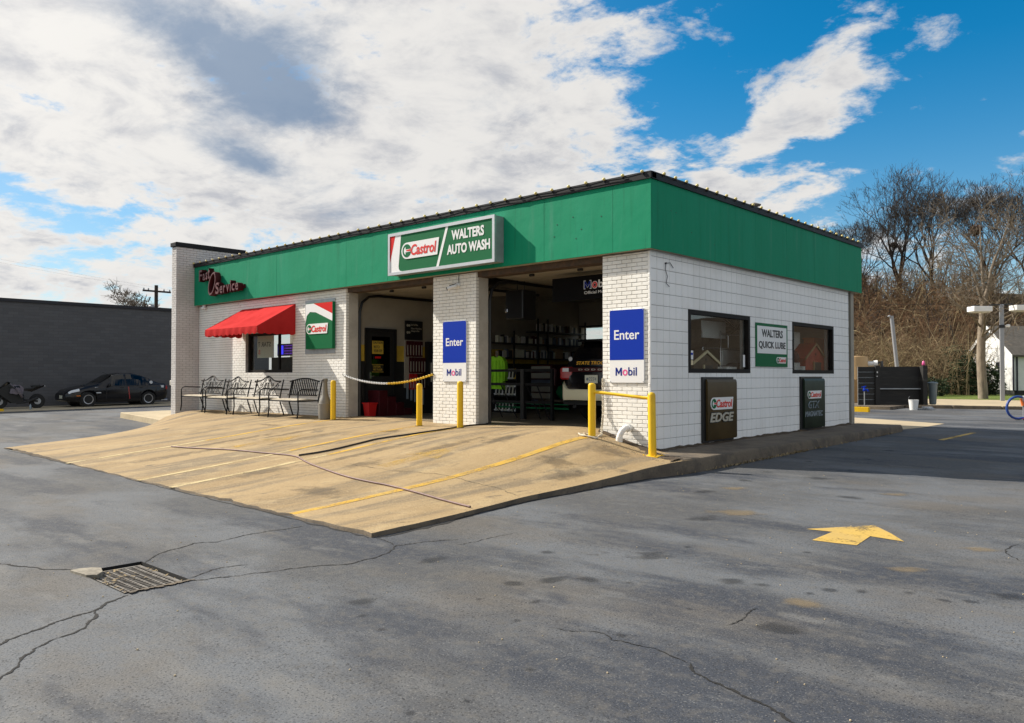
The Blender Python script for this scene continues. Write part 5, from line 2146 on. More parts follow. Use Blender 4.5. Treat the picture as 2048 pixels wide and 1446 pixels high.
def suv():
    Lh = 5.0
    st = [(0, .42, .86, .9, .70, .72, .6), (.1, .36, 1.0, 1.06, .82, .84, .72), (1.2, .34, 1.10, 1.20, .87, .88, .80), (1.5, .34, 1.13, 1.24, .87, .88, .76), (2.2, .34, 1.16, 1.70, .87, .88, .66), (2.8, .34, 1.18, 1.78, .87, .88, .65),
          (4.0, .34, 1.20, 1.76, .87, .88, .65), (4.55, .36, 1.20, 1.70, .86, .87, .63), (4.78, .42, 1.18, 1.52, .84, .85, .64), (4.90, .46, 1.15, 1.22, .81, .82, .66), (4.97, .55, 1.02, 1.06, .72, .74, .62), (5.0, .60, .95, .98, .60, .62, .52)]
    wh = (1.0, 4.0)
    cx, yr, z0 = -2.78, 2.12, .235
    r, body, W, skin, rows = car('patrol_suv', 'black and cream patrol SUV parked nose in inside the right bay', 'SUV', st, wh, .44, 'carblack', (cx, yr + 5.0, z0), -1)
    for s in (-1, 1):
        for w in wh:
            wheel(r, W, w, .77, s, .38, 'trim')
        part('side_window', skin(1.95, 3.0, 6, 8, s), M['carglass'], r)
        part('side_window', skin(3.1, 4.3, 6, 8, s), M['carglass'], r)
        q = MB().rbox(W(4.91, s * .71, 1.025), (.32, .20, .26), Matrix.Rotation(R(-s * 10), 3, 'Z'), b=.03)
        t = part('tail_light', q, M['redlens'], r)
        part('clear_lens', MB().rbox(W(4.985, s * .66, 1.10), (.24, .04, .075), Matrix.Rotation(R(-s * 10), 3, 'Z')), M['lens'], t)
    y = yr
    P = PF(cx, y, z0)
    part('light_bar', MB().rbox((cx, y + .035, z0 + 1.10), (1.42, .07, .085), b=.015), M['maroon'], r)
    part('lettering', text_mb('D O D G E', P, -.36, 1.085, .72, .035, .002, .006, .012), M['silver'], r)
    part('lettering', text_mb('STATE TROOPER', P, -.46, 1.205, .92, .072, -.055, -.045, .02, .2), M['goldprint'], r)
    part('tailgate', MB().rbox((cx, y + .10, z0 + .88), (1.30, .12, .42), b=.03), M['carblack'], r)
    part('upper_tailgate', MB().rbox((cx, y + .115, z0 + 1.235), (1.34, .12, .15), Matrix.Rotation(R(-10), 3, 'X'), b=.02), M['carblack'], r)
    part('number_plate', MB().rbox((cx - .02, y - .015, z0 + .905), (.33, .02, .165), b=.004), M['plate'], r)
    part('lettering', text_mb('2274', P, -.075, .865, .19, .08, .026, .030, -.004), M['binblue'], r)
    part('plate_emblem', MB().prism(circle(-.115, .905, .032, 10), P, .026, .029), M['binblue'], r)
    part('reflector', MB().rbox((cx - .02, y + .035, z0 + .72), (.16, .02, .018)).rbox((cx - .5, y + .035, z0 + .70), (.20, .02, .012)), M['silver'], r)
    # cream bumper wrapping round to the flanks
    b = MB()
    n = 30
    prof = [(.30, .46), (.02, .465), (.0, .52), (.005, .66), (.03, .69), (.10, .70)]
    for i in range(n + 1):
        t = -1 + 2 * i / n
        ax = abs(t)
        xx = .86 * math.copysign(min(1, ax * 1.08), t)
        push = max(0, ax - .80) ** 1.4 * 3.4
        for d, z in prof:
            zz = z + (max(0, ax - .70) / .3) ** 1.3 * (.26 if z > .64 else (.06 if z > .6 else (0 if z > .5 else -.05)))
            b.v.append((cx + xx, y - .05 + d + push * .8, z0 + zz))
    m = len(prof)
    for i in range(n):
        for k in range(m - 1):
            a = i * m + k
            b.f.append((a, a + 1, a + m + 1, a + m))
    part('bumper', b, M['cream'], r, 45)
    part('rear_glass', MB().rbox((cx, y + .37, z0 + 1.46), (1.12, .02, .32), Matrix.Rotation(R(-38), 3, 'X')), M['carglass'], r)
    part('spoiler', MB().rbox((cx, y + .40, z0 + 1.72), (1.18, .32, .05), b=.015), M['carblack'], r)
    part('roof_aerial', MB().tube([(cx - .30, y + 1.2, z0 + 1.75), (cx - .30, y + 1.2, z0 + 2.12)], .008, 5).lathe([(.03, 0), (.02, .06)], (cx - .30, y + 1.2, z0 + 1.78), 8).rbox((cx - .08, y + 1.1, z0 + 1.84), (.16, .2, .14), b=.02), M['black'], r)
    part('badge', MB().lathe([(.05, 0), (.05, .01)], (cx - .63, y + .06, z0 + 1.33), 10, 'y'), M['lens'], r)
    part('tow_bar', MB().rbox((cx, y + .25, z0 + .40), (1.7, .3, .08)).tube([(cx - .55, y + .1, z0 + .33), (cx - .55, y + .5, z0 + .33)], .05, 8), M['trim'], r)


suv()


# ------------------------------------------------------------------ inside the bays
def inside():
    FZ = .236
    # black pit fence between the bays
    f = thing('pit_fence', 'black steel rail fence with a square post inside the right bay', 'fence', (-4.9, 2.25, FZ))
    x0, x1, y = -6.05, -3.98, 2.25
    for z in (1.33, 1.02, .62):
        part('rail', MB().box(x0, x1, y - .025, y + .025, z - .03, z + .03), M['blackmetal'], f)
    part('post', MB().box(-4.86, -4.76, y - .05, y + .05, FZ, 1.36), M['trim'], f)
    for x in (x0, x1 - .02):
        part('post', MB().box(x, x + .06, y - .03, y + .03, FZ, 1.36), M['blackmetal'], f)
    for xa, xb in ((-5.95, -5.45), (-5.5, -5.0), (-4.7, -4.3), (-4.4, -4.05)):
        part('brace', MB().tube([(xa, y, .99), (xb, y, FZ + .02)], .014, 6), M['blackmetal'], f)
    part('green_strip', MB().box(-6.0, -3.8, 2.6, 2.64, .46, .50).box(-6.0, -3.8, 2.6, 2.64, .56, .585), M['signgreen'], f)
    # hi-vis shirt on a hanger
    s = thing('hi_vis_shirt', 'lime green work shirt hanging behind the black fence', 'shirt', (-6.3, 2.9, 1.7))
    q = MB()
    cx, yy, sc = -6.24, 2.9, .86
    out = [(-.10, 1.70), (-.24, 1.66), (-.34, 1.52), (-.37, 1.25), (-.355, 1.0), (-.24, .98), (-.235, .78), (.26, .76), (.265, 1.0), (.34, 1.0), (.36, 1.25), (.34, 1.52), (.24, 1.66), (.10, 1.70), (.06, 1.66), (-.06, 1.66)]
    q.prism([(cx + u * sc, 1.62 + (v - 1.62) * sc) for u, v in out], PF(0, yy, 0), -.05, .05)
    part('fabric', q, M['hivis'], s)
    fo = MB()
    for u in (-.26, -.12, .02, .15, .27):
        fo.tube([(cx + u * .85, yy - .05, 1.58), (cx + u * .9, yy - .06, 1.2), (cx + u * .82, yy - .05, .95)], .018, 5)
    part('fold', fo, M['hivis'], s, True)
    part('hanger', MB().tube([(cx, yy, 1.68), (cx, yy, 1.80), (cx + .03, yy, 1.83)], .008, 5), M['chrome'], s)
    # banner
    b = thing('hanging_banner', 'black motor oil banner hanging across the top of the right bay', 'banner', (-1.9, 1.02, 2.7))
    part('cloth', MB().box(-2.95, -1.15, 1.03, 1.04, 2.66, 3.12), M['bannerblack'], b)
    P = PF(0, 1.03, 0)
    part('lettering', letter_m(P, -2.165, 2.86, .18, .165, .004, .006), M['whitepaint'], b)
    part('lettering', letter_m(P, -2.153, 2.872, .156, .141, .006, .008), M['navy'], b)
    part('lettering', text_mb('o', P, -1.975, 2.855, .14, .145, .004, .006, .05), M['whitepaint'], b)
    part('lettering', text_mb('o', P, -1.965, 2.865, .12, .125, .006, .008, .03), M['redprint'], b)
    part('lettering', text_mb('bil 1', P, -1.82, 2.87, .40, .15, .004, .008, .02), M['whitepaint'], b)
    part('lettering', text_mb('Official Motor Oil', P, -2.155, 2.765, .75, .055, .004, .006), M['whitepaint'], b)
    # speaker boxes
    for x, y, z, w, lb in ((-5.55, 1.35, 2.72, .42, 'dark boxed heater hanging in the left bay above the middle pier'), (-4.3, 1.6, 2.72, .50, 'dark boxed heater hanging at the left side of the right bay')):
        h = thing('unit_heater', lb, 'heater', (x, y, z))
        part('housing', MB().rbox((x, y, z), (w, .45, .62), b=.02), M['black'], h)
        part('hanger_rod', MB().tube([(x - .1, y, z + .3), (x - .1, y, 3.55)], .01, 5).tube([(x + .1, y, z + .3), (x + .1, y, 3.55)], .01, 5), M['black'], h)
        part('bracket', MB().rbox((x - w / 2 + .06, y - .25, z - .12), (.08, .04, .08), b=.01), M['chrome'], h)
    # door in the partition with its signs
    d = thing('shop_door', 'black steel door with caution signs in the left bay wall', 'door', (-8.7, 1.26, FZ))
    P = PS(-8.695, 0, 0)
    part('frame', MB().prism([(.78, .24), (.86, .24), (.86, 2.30), (1.66, 2.30), (1.66, .24), (1.75, .24), (1.75, 2.38), (.78, 2.38)], P, .0, .05), M['black'], d)
    part('leaf', MB().prism([(.86, .24), (1.66, .24), (1.66, 2.30), (.86, 2.30)], P, .0, .025), M['innerblack'], d)
    part('pane', MB().prism([(.98, 1.2), (1.54, 1.2), (1.54, 2.18), (.98, 2.18)], P, .026, .030), M['carglass'], d)
    part('caution_sign', MB().prism([(.99, 1.75), (1.33, 1.75), (1.33, 2.07), (.99, 2.07)], P, .031, .036), M['inneryellow'], d)
    part('lettering', text_mb('CAUTION', P, 1.01, 2.0, .30, .055, .036, .040, .02), M['blackprint'], d)
    part('lettering', text_mb('WATCH\nYOUR STEP', P, 1.03, 1.79, .26, .17, .036, .040, .01), M['blackprint'], d)
    part('red_label', MB().prism([(1.08, 1.64), (1.26, 1.64), (1.26, 1.69), (1.08, 1.69)], P, .031, .035), M['signred'], d)
    part('caution_strip', MB().prism([(.98, 1.29), (1.34, 1.29), (1.34, 1.50), (.98, 1.50)], P, .031, .034), M['black'], d)
    dt = MB()
    for i in range(9):
        dt.prism([(.99 + i * .04, 1.475), (1.01 + i * .04, 1.475), (1.005 + i * .04, 1.495), (.985 + i * .04, 1.495)], P, .034, .037)
        dt.prism([(.99 + i * .04, 1.295), (1.01 + i * .04, 1.295), (1.005 + i * .04, 1.315), (.985 + i * .04, 1.315)], P, .034, .037)
    part('hazard_dashes', dt, M['inneryellow'], d)
    part('lettering', text_mb('CAUTION\nWET FLOOR', P, 1.02, 1.34, .28, .12, .034, .038), M['inneryellow'], d)
    part('door_handle', MB().rbox((-8.655, .93, 1.22), (.03, .05, .16)).tube([(-8.64, .93, 1.2), (-8.62, 1.02, 1.2)], .012, 6), M['chrome'], d)
    # display of wiper blades
    w = thing('wiper_rack', 'wall rack of dark red wiper blade packs with a black header beside the door', 'display rack', (-8.7, 2.35, .8))
    part('header', MB().prism([(2.02, 2.13), (2.60, 2.13), (2.60, 2.62), (2.02, 2.62)], P, .03, .06), M['black'], w)
    part('lettering', text_mb('Save On Wear', P, 2.20, 2.50, .24, .045, .06, .064), M['silver'], w)
    part('lettering', text_mb('Wipers Work Best\nChange in Pairs', P, 2.20, 2.33, .36, .12, .06, .064), M['silver'], w)
    lg = MB()
    for v in (2.50, 2.32):
        lg.prism(circle(2.09, v, .035, 10), P, .06, .064).prism(circle(2.15, v, .03, 10), P, .06, .065)
    part('logo', lg, M['silver'], w)
    part('panel', MB().prism([(2.02, .9), (2.62, .9), (2.62, 2.13), (2.02, 2.13)], P, .005, .03), M['innerwhite'], w)
    for r_ in range(3):
        for k in range(6):
            u = 2.05 + k * .094 + (.10 if r_ else 0)
            v0 = 1.78 - r_ * .42
            pk = part('wiper_pack', MB().prism([(u, v0 - .08), (u + .07, v0 - .08), (u + .07, v0 + .32), (u, v0 + .32)], P, .05, .075), M['maroon' if r_ < 2 or k > 2 else 'redplastic'], w)
            part('blade', MB().prism([(u + .025, v0 - .04), (u + .045, v0 - .04), (u + .045, v0 + .22), (u + .025, v0 + .22)], P, .075, .085), M['silver'], pk)
    for k in range(5):
        u = 2.06 + k * .13
        part('blade_card', MB().prism([(u, .62 - .04 * k), (u + .06, .62 - .04 * k), (u + .06, 1.04 - .03 * k), (u, 1.04 - .03 * k)], P, .05, .07), M['greyblue'], w)
    g = thing('glass_case', 'dark glazed cabinet on the left bay wall near the pier', 'cabinet', (-8.6, 2.9, 1.0))
    part('frame', MB().box(-8.69, -8.5, 2.72, 3.3, .95, 2.10), M['black'], g)
    for k in range(7):
        part('item', MB().box(-8.5, -8.46, 2.76 + k * .07, 2.80 + k * .07, 1.05, 1.55 + .1 * (k % 2)), M['plate' if k % 2 else 'silver'], g)
    # stepped red unit and bin at the threshold
    st = thing('red_steps', 'small dark red stepped unit by the left bay wall', 'steps', (-8.4, 1.2, FZ))
    for k in range(4):
        part('step', MB().rbox((-8.45, 1.00 + k * .26, FZ + .14 * (4 - k) / 1 / 2 + .02), (.45, .26, .16 * (4 - k)), b=.01), M['maroon'], st)
    bi = thing('red_bin', 'bright red plastic bin just inside the left bay', 'bin', (-8.3, .72, FZ))
    q = MB()
    for z, h in ((0, .09), (.31, .12)):
        q.v += [(-8.36 - h, .70 - h, FZ + z), (-8.36 + h, .70 - h, FZ + z), (-8.36 + h, .70 + h, FZ + z), (-8.36 - h, .70 + h, FZ + z)]
    q.f = [(3, 2, 1, 0), (0, 1, 5, 4), (1, 2, 6, 5), (2, 3, 7, 6), (3, 0, 4, 7)]
    part('tub', q, M['redplastic'], bi)
    part('rim', MB().tube([(-8.49, .57, FZ + .315), (-8.23, .57, FZ + .315), (-8.23, .83, FZ + .315), (-8.49, .83, FZ + .315)], .014, 6, closed=True), M['redplastic'], bi)
    # shelving on the partition
    s = thing('shelf_unit', 'long black wall shelving full of boxes at the back of the bays', 'shelving', (-8.5, 7.1, 1.6))
    for z, y0 in ((2.52, 6.7), (2.14, 5.0), (1.72, 5.0)):
        part('shelf', MB().box(-8.69, -8.24, y0, 9.1, z - .02, z + .01), M['black'], s)
    for y in (5.7, 6.75, 7.2, 9.05):
        part('upright', MB().box(-8.27, -8.23, y - .02, y + .02, 1.3, 2.9 if y > 6 else 2.5), M['black'], s)
    mats = ['plate', 'silver', 'maroon', 'cardboard', 'jamb', 'white', 'black', 'white', 'plate']
    shapes = {}
    HUE = {'plate': 'pale grey green', 'silver': 'silvery', 'maroon': 'dark red', 'cardboard': 'brown', 'jamb': 'greige', 'putty': 'dull grey', 'white': 'white', 'black': 'black', 'steelblue': 'slate blue'}
    SHELF = {2.53: 'short top', 2.15: 'long middle', 1.73: 'long bottom'}
    n = 0
    for z, y0, y1, hh in ((2.53, 6.8, 8.6, .26), (2.15, 5.05, 9.0, .24), (1.73, 5.05, 9.0, .26)):
        y = y0
        while y < y1:
            w_ = rnd.choice((.06, .07, .08, .10))
            h_ = hh * rnd.uniform(.6, 1)
            mk = rnd.choice(mats if rnd.random() < .75 else ['black', 'steelblue'])
            k = (w_, round(h_, 2), mk)
            if k not in shapes:
                me = MB().rbox((0, 0, k[1] / 2), (.12, w_ - .012, k[1]), b=.006).mesh('oil_filter_box')
                me.materials.append(M[mk])
                shapes[k] = me
            o = bpy.data.objects.new('oil_filter_box', shapes[k])
            col.objects.link(o)
            o.location = (-8.32, y + w_ / 2, z)
            o.rotation_euler = (rnd.uniform(-.12, .12) * (rnd.random() < .4), 0, rnd.uniform(-.1, .1))
            tag(o, '%s carton on the %s wall shelf at the back of the bays' % (HUE[mk], SHELF[z]), 'carton', 'cartons on the shop shelves')
            y += w_ + (.04 if rnd.random() < .12 else .002)
            n += 1
    o = solo('carton_box', MB().rbox((-8.34, 7.75, 1.73 + .15), (.2, .34, .30), b=.01), M['cardboard'], 'largest tan cardboard box on the bottom wall shelf', 'box')
    # tool chest, jugs, bag
    t = thing('tool_chest', 'dark tool chest with pale drawer fronts behind the fence', 'tool chest', (-7.6, 6.4, FZ))
    part('case', MB().rbox((-7.6, 6.4, FZ + .65), (.8, .55, 1.28), b=.02), M['maroon'], t)
    for k in range(6):
        part('drawer', MB().rbox((-7.6, 6.11, FZ + .22 + k * .19), (.70, .03, .15), b=.008), M['silver' if k % 3 else 'steelblue'], t)
    jr = thing('jug_rack', 'rack of pale oil jugs with slanted labels beside the lime shirt', 'rack', (-7.3, 4.3, FZ))
    part('rack_frame', MB().box(-7.75, -6.9, 4.3, 4.6, FZ, FZ + .04).box(-7.75, -6.9, 4.3, 4.6, FZ + .42, FZ + .45).box(-7.75, -6.9, 4.3, 4.6, FZ + .86, FZ + .89).box(-7.77, -7.74, 4.3, 4.6, FZ, FZ + 1.2).box(-6.91, -6.88, 4.3, 4.6, FZ, FZ + 1.2), M['black'], jr)
    for r_ in range(3):
        for k in range(7):
            x = -7.68 + k * .12
            z = FZ + .04 + r_ * .42
            jg = part('jug', MB().rbox((x, 4.36, z + .14), (.10, .10, .28), b=.02), M[('white', 'plate', 'inneryellow')[(k + r_) % 3 if r_ == 2 else k % 2]], jr)
            part('label', MB().prism([(x - .045, z + .05), (x + .02, z + .05), (x + .045, z + .22), (x - .02, z + .22)], PF(0, 4.31, 0), .0, .004), M['black'], jg)
    q = MB().lathe([(.12, 0), (.22, .08), (.25, .2), (.2, .33), (.08, .40), (.1, .46)], (-6.3, 5.6, FZ + .35), 10)
    solo('green_bag', q, M['signgreen'], 'green plastic bag on the low bench behind the fence', 'bag', smooth=True)
    solo('work_bench', MB().box(-7.0, -5.4, 5.3, 5.9, FZ + .28, FZ + .34).box(-6.98, -6.92, 5.3, 5.36, FZ, FZ + .28).box(-5.48, -5.42, 5.3, 5.36, FZ, FZ + .28).box(-6.98, -6.92, 5.84, 5.9, FZ, FZ + .28).box(-5.48, -5.42, 5.84, 5.9, FZ, FZ + .28), M['brownwood'], 'low dark bench behind the fence', 'bench')
    q = MB().prism([(-6.4, .95), (-6.28, .95), (-6.25, 1.35), (-6.32, 1.42), (-6.42, 1.36)], PF(0, 5.2, 0), 0, .06)
    solo('pink_rag', q, M['maroonface'], 'faded pink rag hanging behind the fence', 'rag')
    o = thing('rear_door', 'pale glazed panel of the rear roll up door glimpsed through the bay', 'door', (-7.9, 9.25, 2.3))
    part('pane', MB().box(-8.58, -7.32, 9.16, 9.17, 2.335, 2.745), M['glass'], o)
    part('frame', MB().box(-8.62, -7.28, 9.13, 9.19, 2.28, 2.33).box(-8.62, -7.28, 9.13, 9.19, 2.75, 2.80), M['innerblack'], o)


inside()


# ------------------------------------------------------------------ things standing in the two side windows
def displays():
    sill = solo('window_shelf', MB().box(-1.4, -.345, 1.36, 6.0, 1.15, 1.245), M['brownwood'], 'dark shelf inside the first side window', 'shelf')
    solo('window_shelf', MB().box(-1.4, -.345, 6.05, 9.2, 1.15, 1.245), M['brownwood'], 'dark shelf inside the second side window', 'shelf')

    def house(y, w, h, body, trim, name, label, x=-.62, roof=None):
        t = thing(name, label, 'model house', (x, y, 1.246))
        d = .42
        P = PS(x + d / 2, 0, 1.246)
        a, b = y - w / 2, y + w / 2
        pk = h * .55
        part('wall', MB().prism([(a, 0), (b, 0), (b, pk), (y, h), (a, pk)], PS(x, 0, 1.246), -d / 2, d / 2), M[body], t)
        e = .055
        for s in (-1, 1):
            y0, y1 = (a - e, y) if s < 0 else (b + e, y)
            part('roof_panel', MB().prism([(y0, pk - .03), (y1, h + .03), (y1, h + .075), (y0, pk + .015)], PS(x, 0, 1.246), -d / 2 - .04, d / 2 + .01), M[roof or body], t)
            part('roof_trim', MB().prism([(y0, pk - .035), (y1, h + .025), (y1, h + .075), (y0, pk + .015)], PS(x, 0, 1.246), d / 2 + .011, d / 2 + .035), M[trim], t)
        dr = part('door', MB().prism([(y - w * .10, .005), (y + w * .26, .005), (y + w * .26, pk * .78), (y - w * .10, pk * .78)], P, .004, .02), M['black'], t)
        part('door_trim', MB().prism([(y - w * .14, 0), (y - w * .10, 0), (y - w * .10, pk * .82), (y - w * .14, pk * .82)], P, .003, .03), M[trim], t)
        part('vent_hole', MB().prism(circle(y, h * .72, .022, 8), P, .003, .01), M['black'], t)
    house(2.42, .90, .37, 'brownwood', 'creamtrim', 'dog_house', 'dark wooden model house with cream roof edges at the left of the first window', x=-.56)
    house(7.62, 1.15, .66, 'redwood', 'wood', 'barn_house', 'red wooden barn model standing in the second window', x=-.56, roof='redwood')
    # chrome rack and what stands on it
    r = thing('wire_rack', 'chrome wire rack behind the first side window', 'rack', (-1.0, 4.3, .3))
    for y in (3.75, 4.85):
        for x in (-.75, -1.15):
            part('post', MB().tube([(x, y, .3), (x, y, 2.12)], .012, 6), M['chrome'], r)
    for z in (1.42, 1.78, 2.08):
        q = MB()
        for k in range(7):
            q.tube([(-1.15 + k * .066, 3.73, z), (-1.15 + k * .066, 4.87, z)], .006, 4)
        q.tube([(-.75, 3.73, z - .03), (-.75, 4.87, z - .03)], .007, 4)
        part('wire_shelf', q, M['chrome'], r)
    solo('printer', MB().rbox((-.55, 4.12, 1.36), (.30, .50, .22), b=.03), M['black'], 'black office printer on the shelf at the right of the first window', 'printer')
    solo('white_carton', MB().rbox((-.52, 3.50, 1.32), (.3, .40, .13), b=.01), M['white'], 'low white carton beside the printer in the first window', 'carton')
    solo('white_board', MB().rbox((-.80, 3.55, 2.14), (.03, .95, .34)).rbox((-.80, 4.45, 1.55), (.03, 1.1, .46)), M['white'], 'white boards seen through the first side window behind the wire rack', 'board')
    q = MB()
    for i in range(13):
        t = i / 12
        w_ = .30 * math.sin(PI * min(1, .15 + t * .85)) ** .6 if t < 1 else .01
        y = 2.1 + 2.2 * t
        for k in range(9):
            a = PI + PI * k / 8
            q.v.append((-.95 + w_ * .5 * math.cos(a), y - .3, 2.08 + .05 * t + w_ * 1.5 * math.sin(a) * .9))
    q.f = [(i * 9 + k, i * 9 + k + 1, (i + 1) * 9 + k + 1, (i + 1) * 9 + k) for i in range(12) for k in range(8)]
    q.f += [tuple(i * 9 + 8 for i in range(13)) + tuple(i * 9 for i in range(12, -1, -1))]
    solo('wooden_hull', q, M['brownwood'], 'dark wooden boat hull shape hung behind the first window', 'hull', smooth=50)
    q = MB()
    for i in range(60):
        a, e = rnd.uniform(0, 6.3), rnd.uniform(-.4, 1.2)
        v_ = Vector((math.cos(a) * math.cos(e), math.sin(a) * math.cos(e), math.sin(e))) * rnd.uniform(.15, .32)
        p = Vector((-.9, 4.75, 2.2))
        q.add([p, p + v_ + Vector((.03, 0, 0)), p + v_ * 1.2, p + v_ + Vector((0, .03, .02))], [(0, 1, 2, 3)])
    solo('hanging_plant', q, M['evergreen'], 'dark green hanging plant behind the first side window', 'plant')
    for y, z0, z1, lb in ((1.60, 1.42, 1.66, 'upper'), (1.64, 1.34, 1.42, 'lower')):
        pass
    q = thing('window_stickers', 'blue and white stickers in the lower left corner of the first window', 'stickers', (-.17, 1.55, 1.36))
    P = PS(-.165, 0, 0)
    part('sticker', MB().prism([(1.48, 1.50), (1.62, 1.50), (1.62, 1.66), (1.48, 1.66)], P, 0, .003), M['whitepaint'], q)
    part('sticker', MB().prism([(1.49, 1.58), (1.61, 1.58), (1.61, 1.62), (1.49, 1.62)], P, .003, .004), M['signblue'], q)
    part('sticker', MB().prism([(1.50, 1.40), (1.62, 1.40), (1.62, 1.485), (1.50, 1.485)], P, 0, .003), M['creamtrim'], q)
    solo('white_label', MB().prism([(3.55, 1.38), (3.63, 1.38), (3.63, 1.62), (3.55, 1.62)], P, 0, .003), M['whitepaint'], 'narrow white label in the lower right corner of the first window', 'label')
    solo('pale_board', MB().rbox((-.75, 7.3, 1.95), (.03, .7, .60)), M['white'], 'pale board seen at the left of the second window behind the barn model', 'board')
    # second window
    solo('orange_cabinet', MB().rbox((-.80, 8.75, 1.70), (.3, .95, .90), b=.02), M['orange'], 'orange red cabinet behind the barn model in the second window', 'cabinet')
    solo('dark_frame', MB().rbox((-.80, 7.75, 1.95), (.05, .45, .30)), M['brownwood'], 'small dark framed panel above the barn roof in the second window', 'picture')
    solo('aquarium_box', MB().rbox((-.50, 6.55, 1.38), (.26, .46, .26), b=.01), M['alu'], 'grey box at the left of the second window shelf', 'box')
    solo('paint_can', MB().lathe([(.07, 0), (.07, .17), (.075, .18)], (-.40, 6.95, 1.246), 14), M['white'], 'small white can beside the barn model in the second window', 'can', smooth=40)
    solo('blue_can', MB().lathe([(.06, 0), (.06, .12), (.05, .13)], (-.40, 8.35, 1.246), 12), M['signblue'], 'small blue tin at the right end of the second window shelf', 'can', smooth=40)
    solo('red_helmet', MB().lathe([(.16, 0), (.18, .08), (.16, .20), (.08, .27), (.02, .28)], (-.50, 6.60, 1.515), 14), M['maroon'], 'dark red rounded cap on the grey box in the second window', 'helmet', smooth=True)
    solo('cactus_pot', MB().lathe([(.05, 0), (.07, .10), (.05, .11), (.06, .2), (.05, .33), (.01, .36)], (-.45, 8.2, 1.246), 10), M['evergreen'], 'small green potted cactus right of the barn model', 'plant pot', smooth=True)


displays()


# ------------------------------------------------------------------ left: charcoal building, motorcycle, pole, tree
def brick_print(name, base, joint, bw=.2032, bh=.0677, axes='yz'):
    mt = bpy.data.materials.new(name)
    mt.use_nodes = True
    nt = mt.node_tree
    b = nt.nodes['Principled BSDF']
    b.inputs['Roughness'].default_value = .7
    tc = nt.nodes.new('ShaderNodeTexCoord')
    sp = nt.nodes.new('ShaderNodeSeparateXYZ')
    cb = nt.nodes.new('ShaderNodeCombineXYZ')
    nt.links.new(tc.outputs['Object'], sp.inputs[0])
    nt.links.new(sp.outputs['XYZ'.index(axes[0].upper())], cb.inputs[0])
    nt.links.new(sp.outputs['XYZ'.index(axes[1].upper())], cb.inputs[1])
    br = nt.nodes.new('ShaderNodeTexBrick')
    br.inputs['Scale'].default_value = 1
    br.inputs['Brick Width'].default_value = bw
    br.inputs['Row Height'].default_value = bh
    br.inputs['Mortar Size'].default_value = .006
    br.inputs['Mortar Smooth'].default_value = .3
    br.inputs['Color1'].default_value = (*base, 1)
    br.inputs['Color2'].default_value = (*[q * .82 for q in base], 1)
    br.inputs['Mortar'].default_value = (*joint, 1)
    nt.links.new(cb.outputs[0], br.inputs['Vector'])
    nt.links.new(br.outputs['Color'], b.inputs['Base Color'])
    bp = nt.nodes.new('ShaderNodeBump')
    bp.inputs['Strength'].default_value = .5
    bp.inputs['Distance'].default_value = .006
    bp.invert = True
    nt.links.new(br.outputs['Fac'], bp.inputs['Height'])
    nt.links.new(bp.outputs[0], b.inputs['Normal'])
    return mt


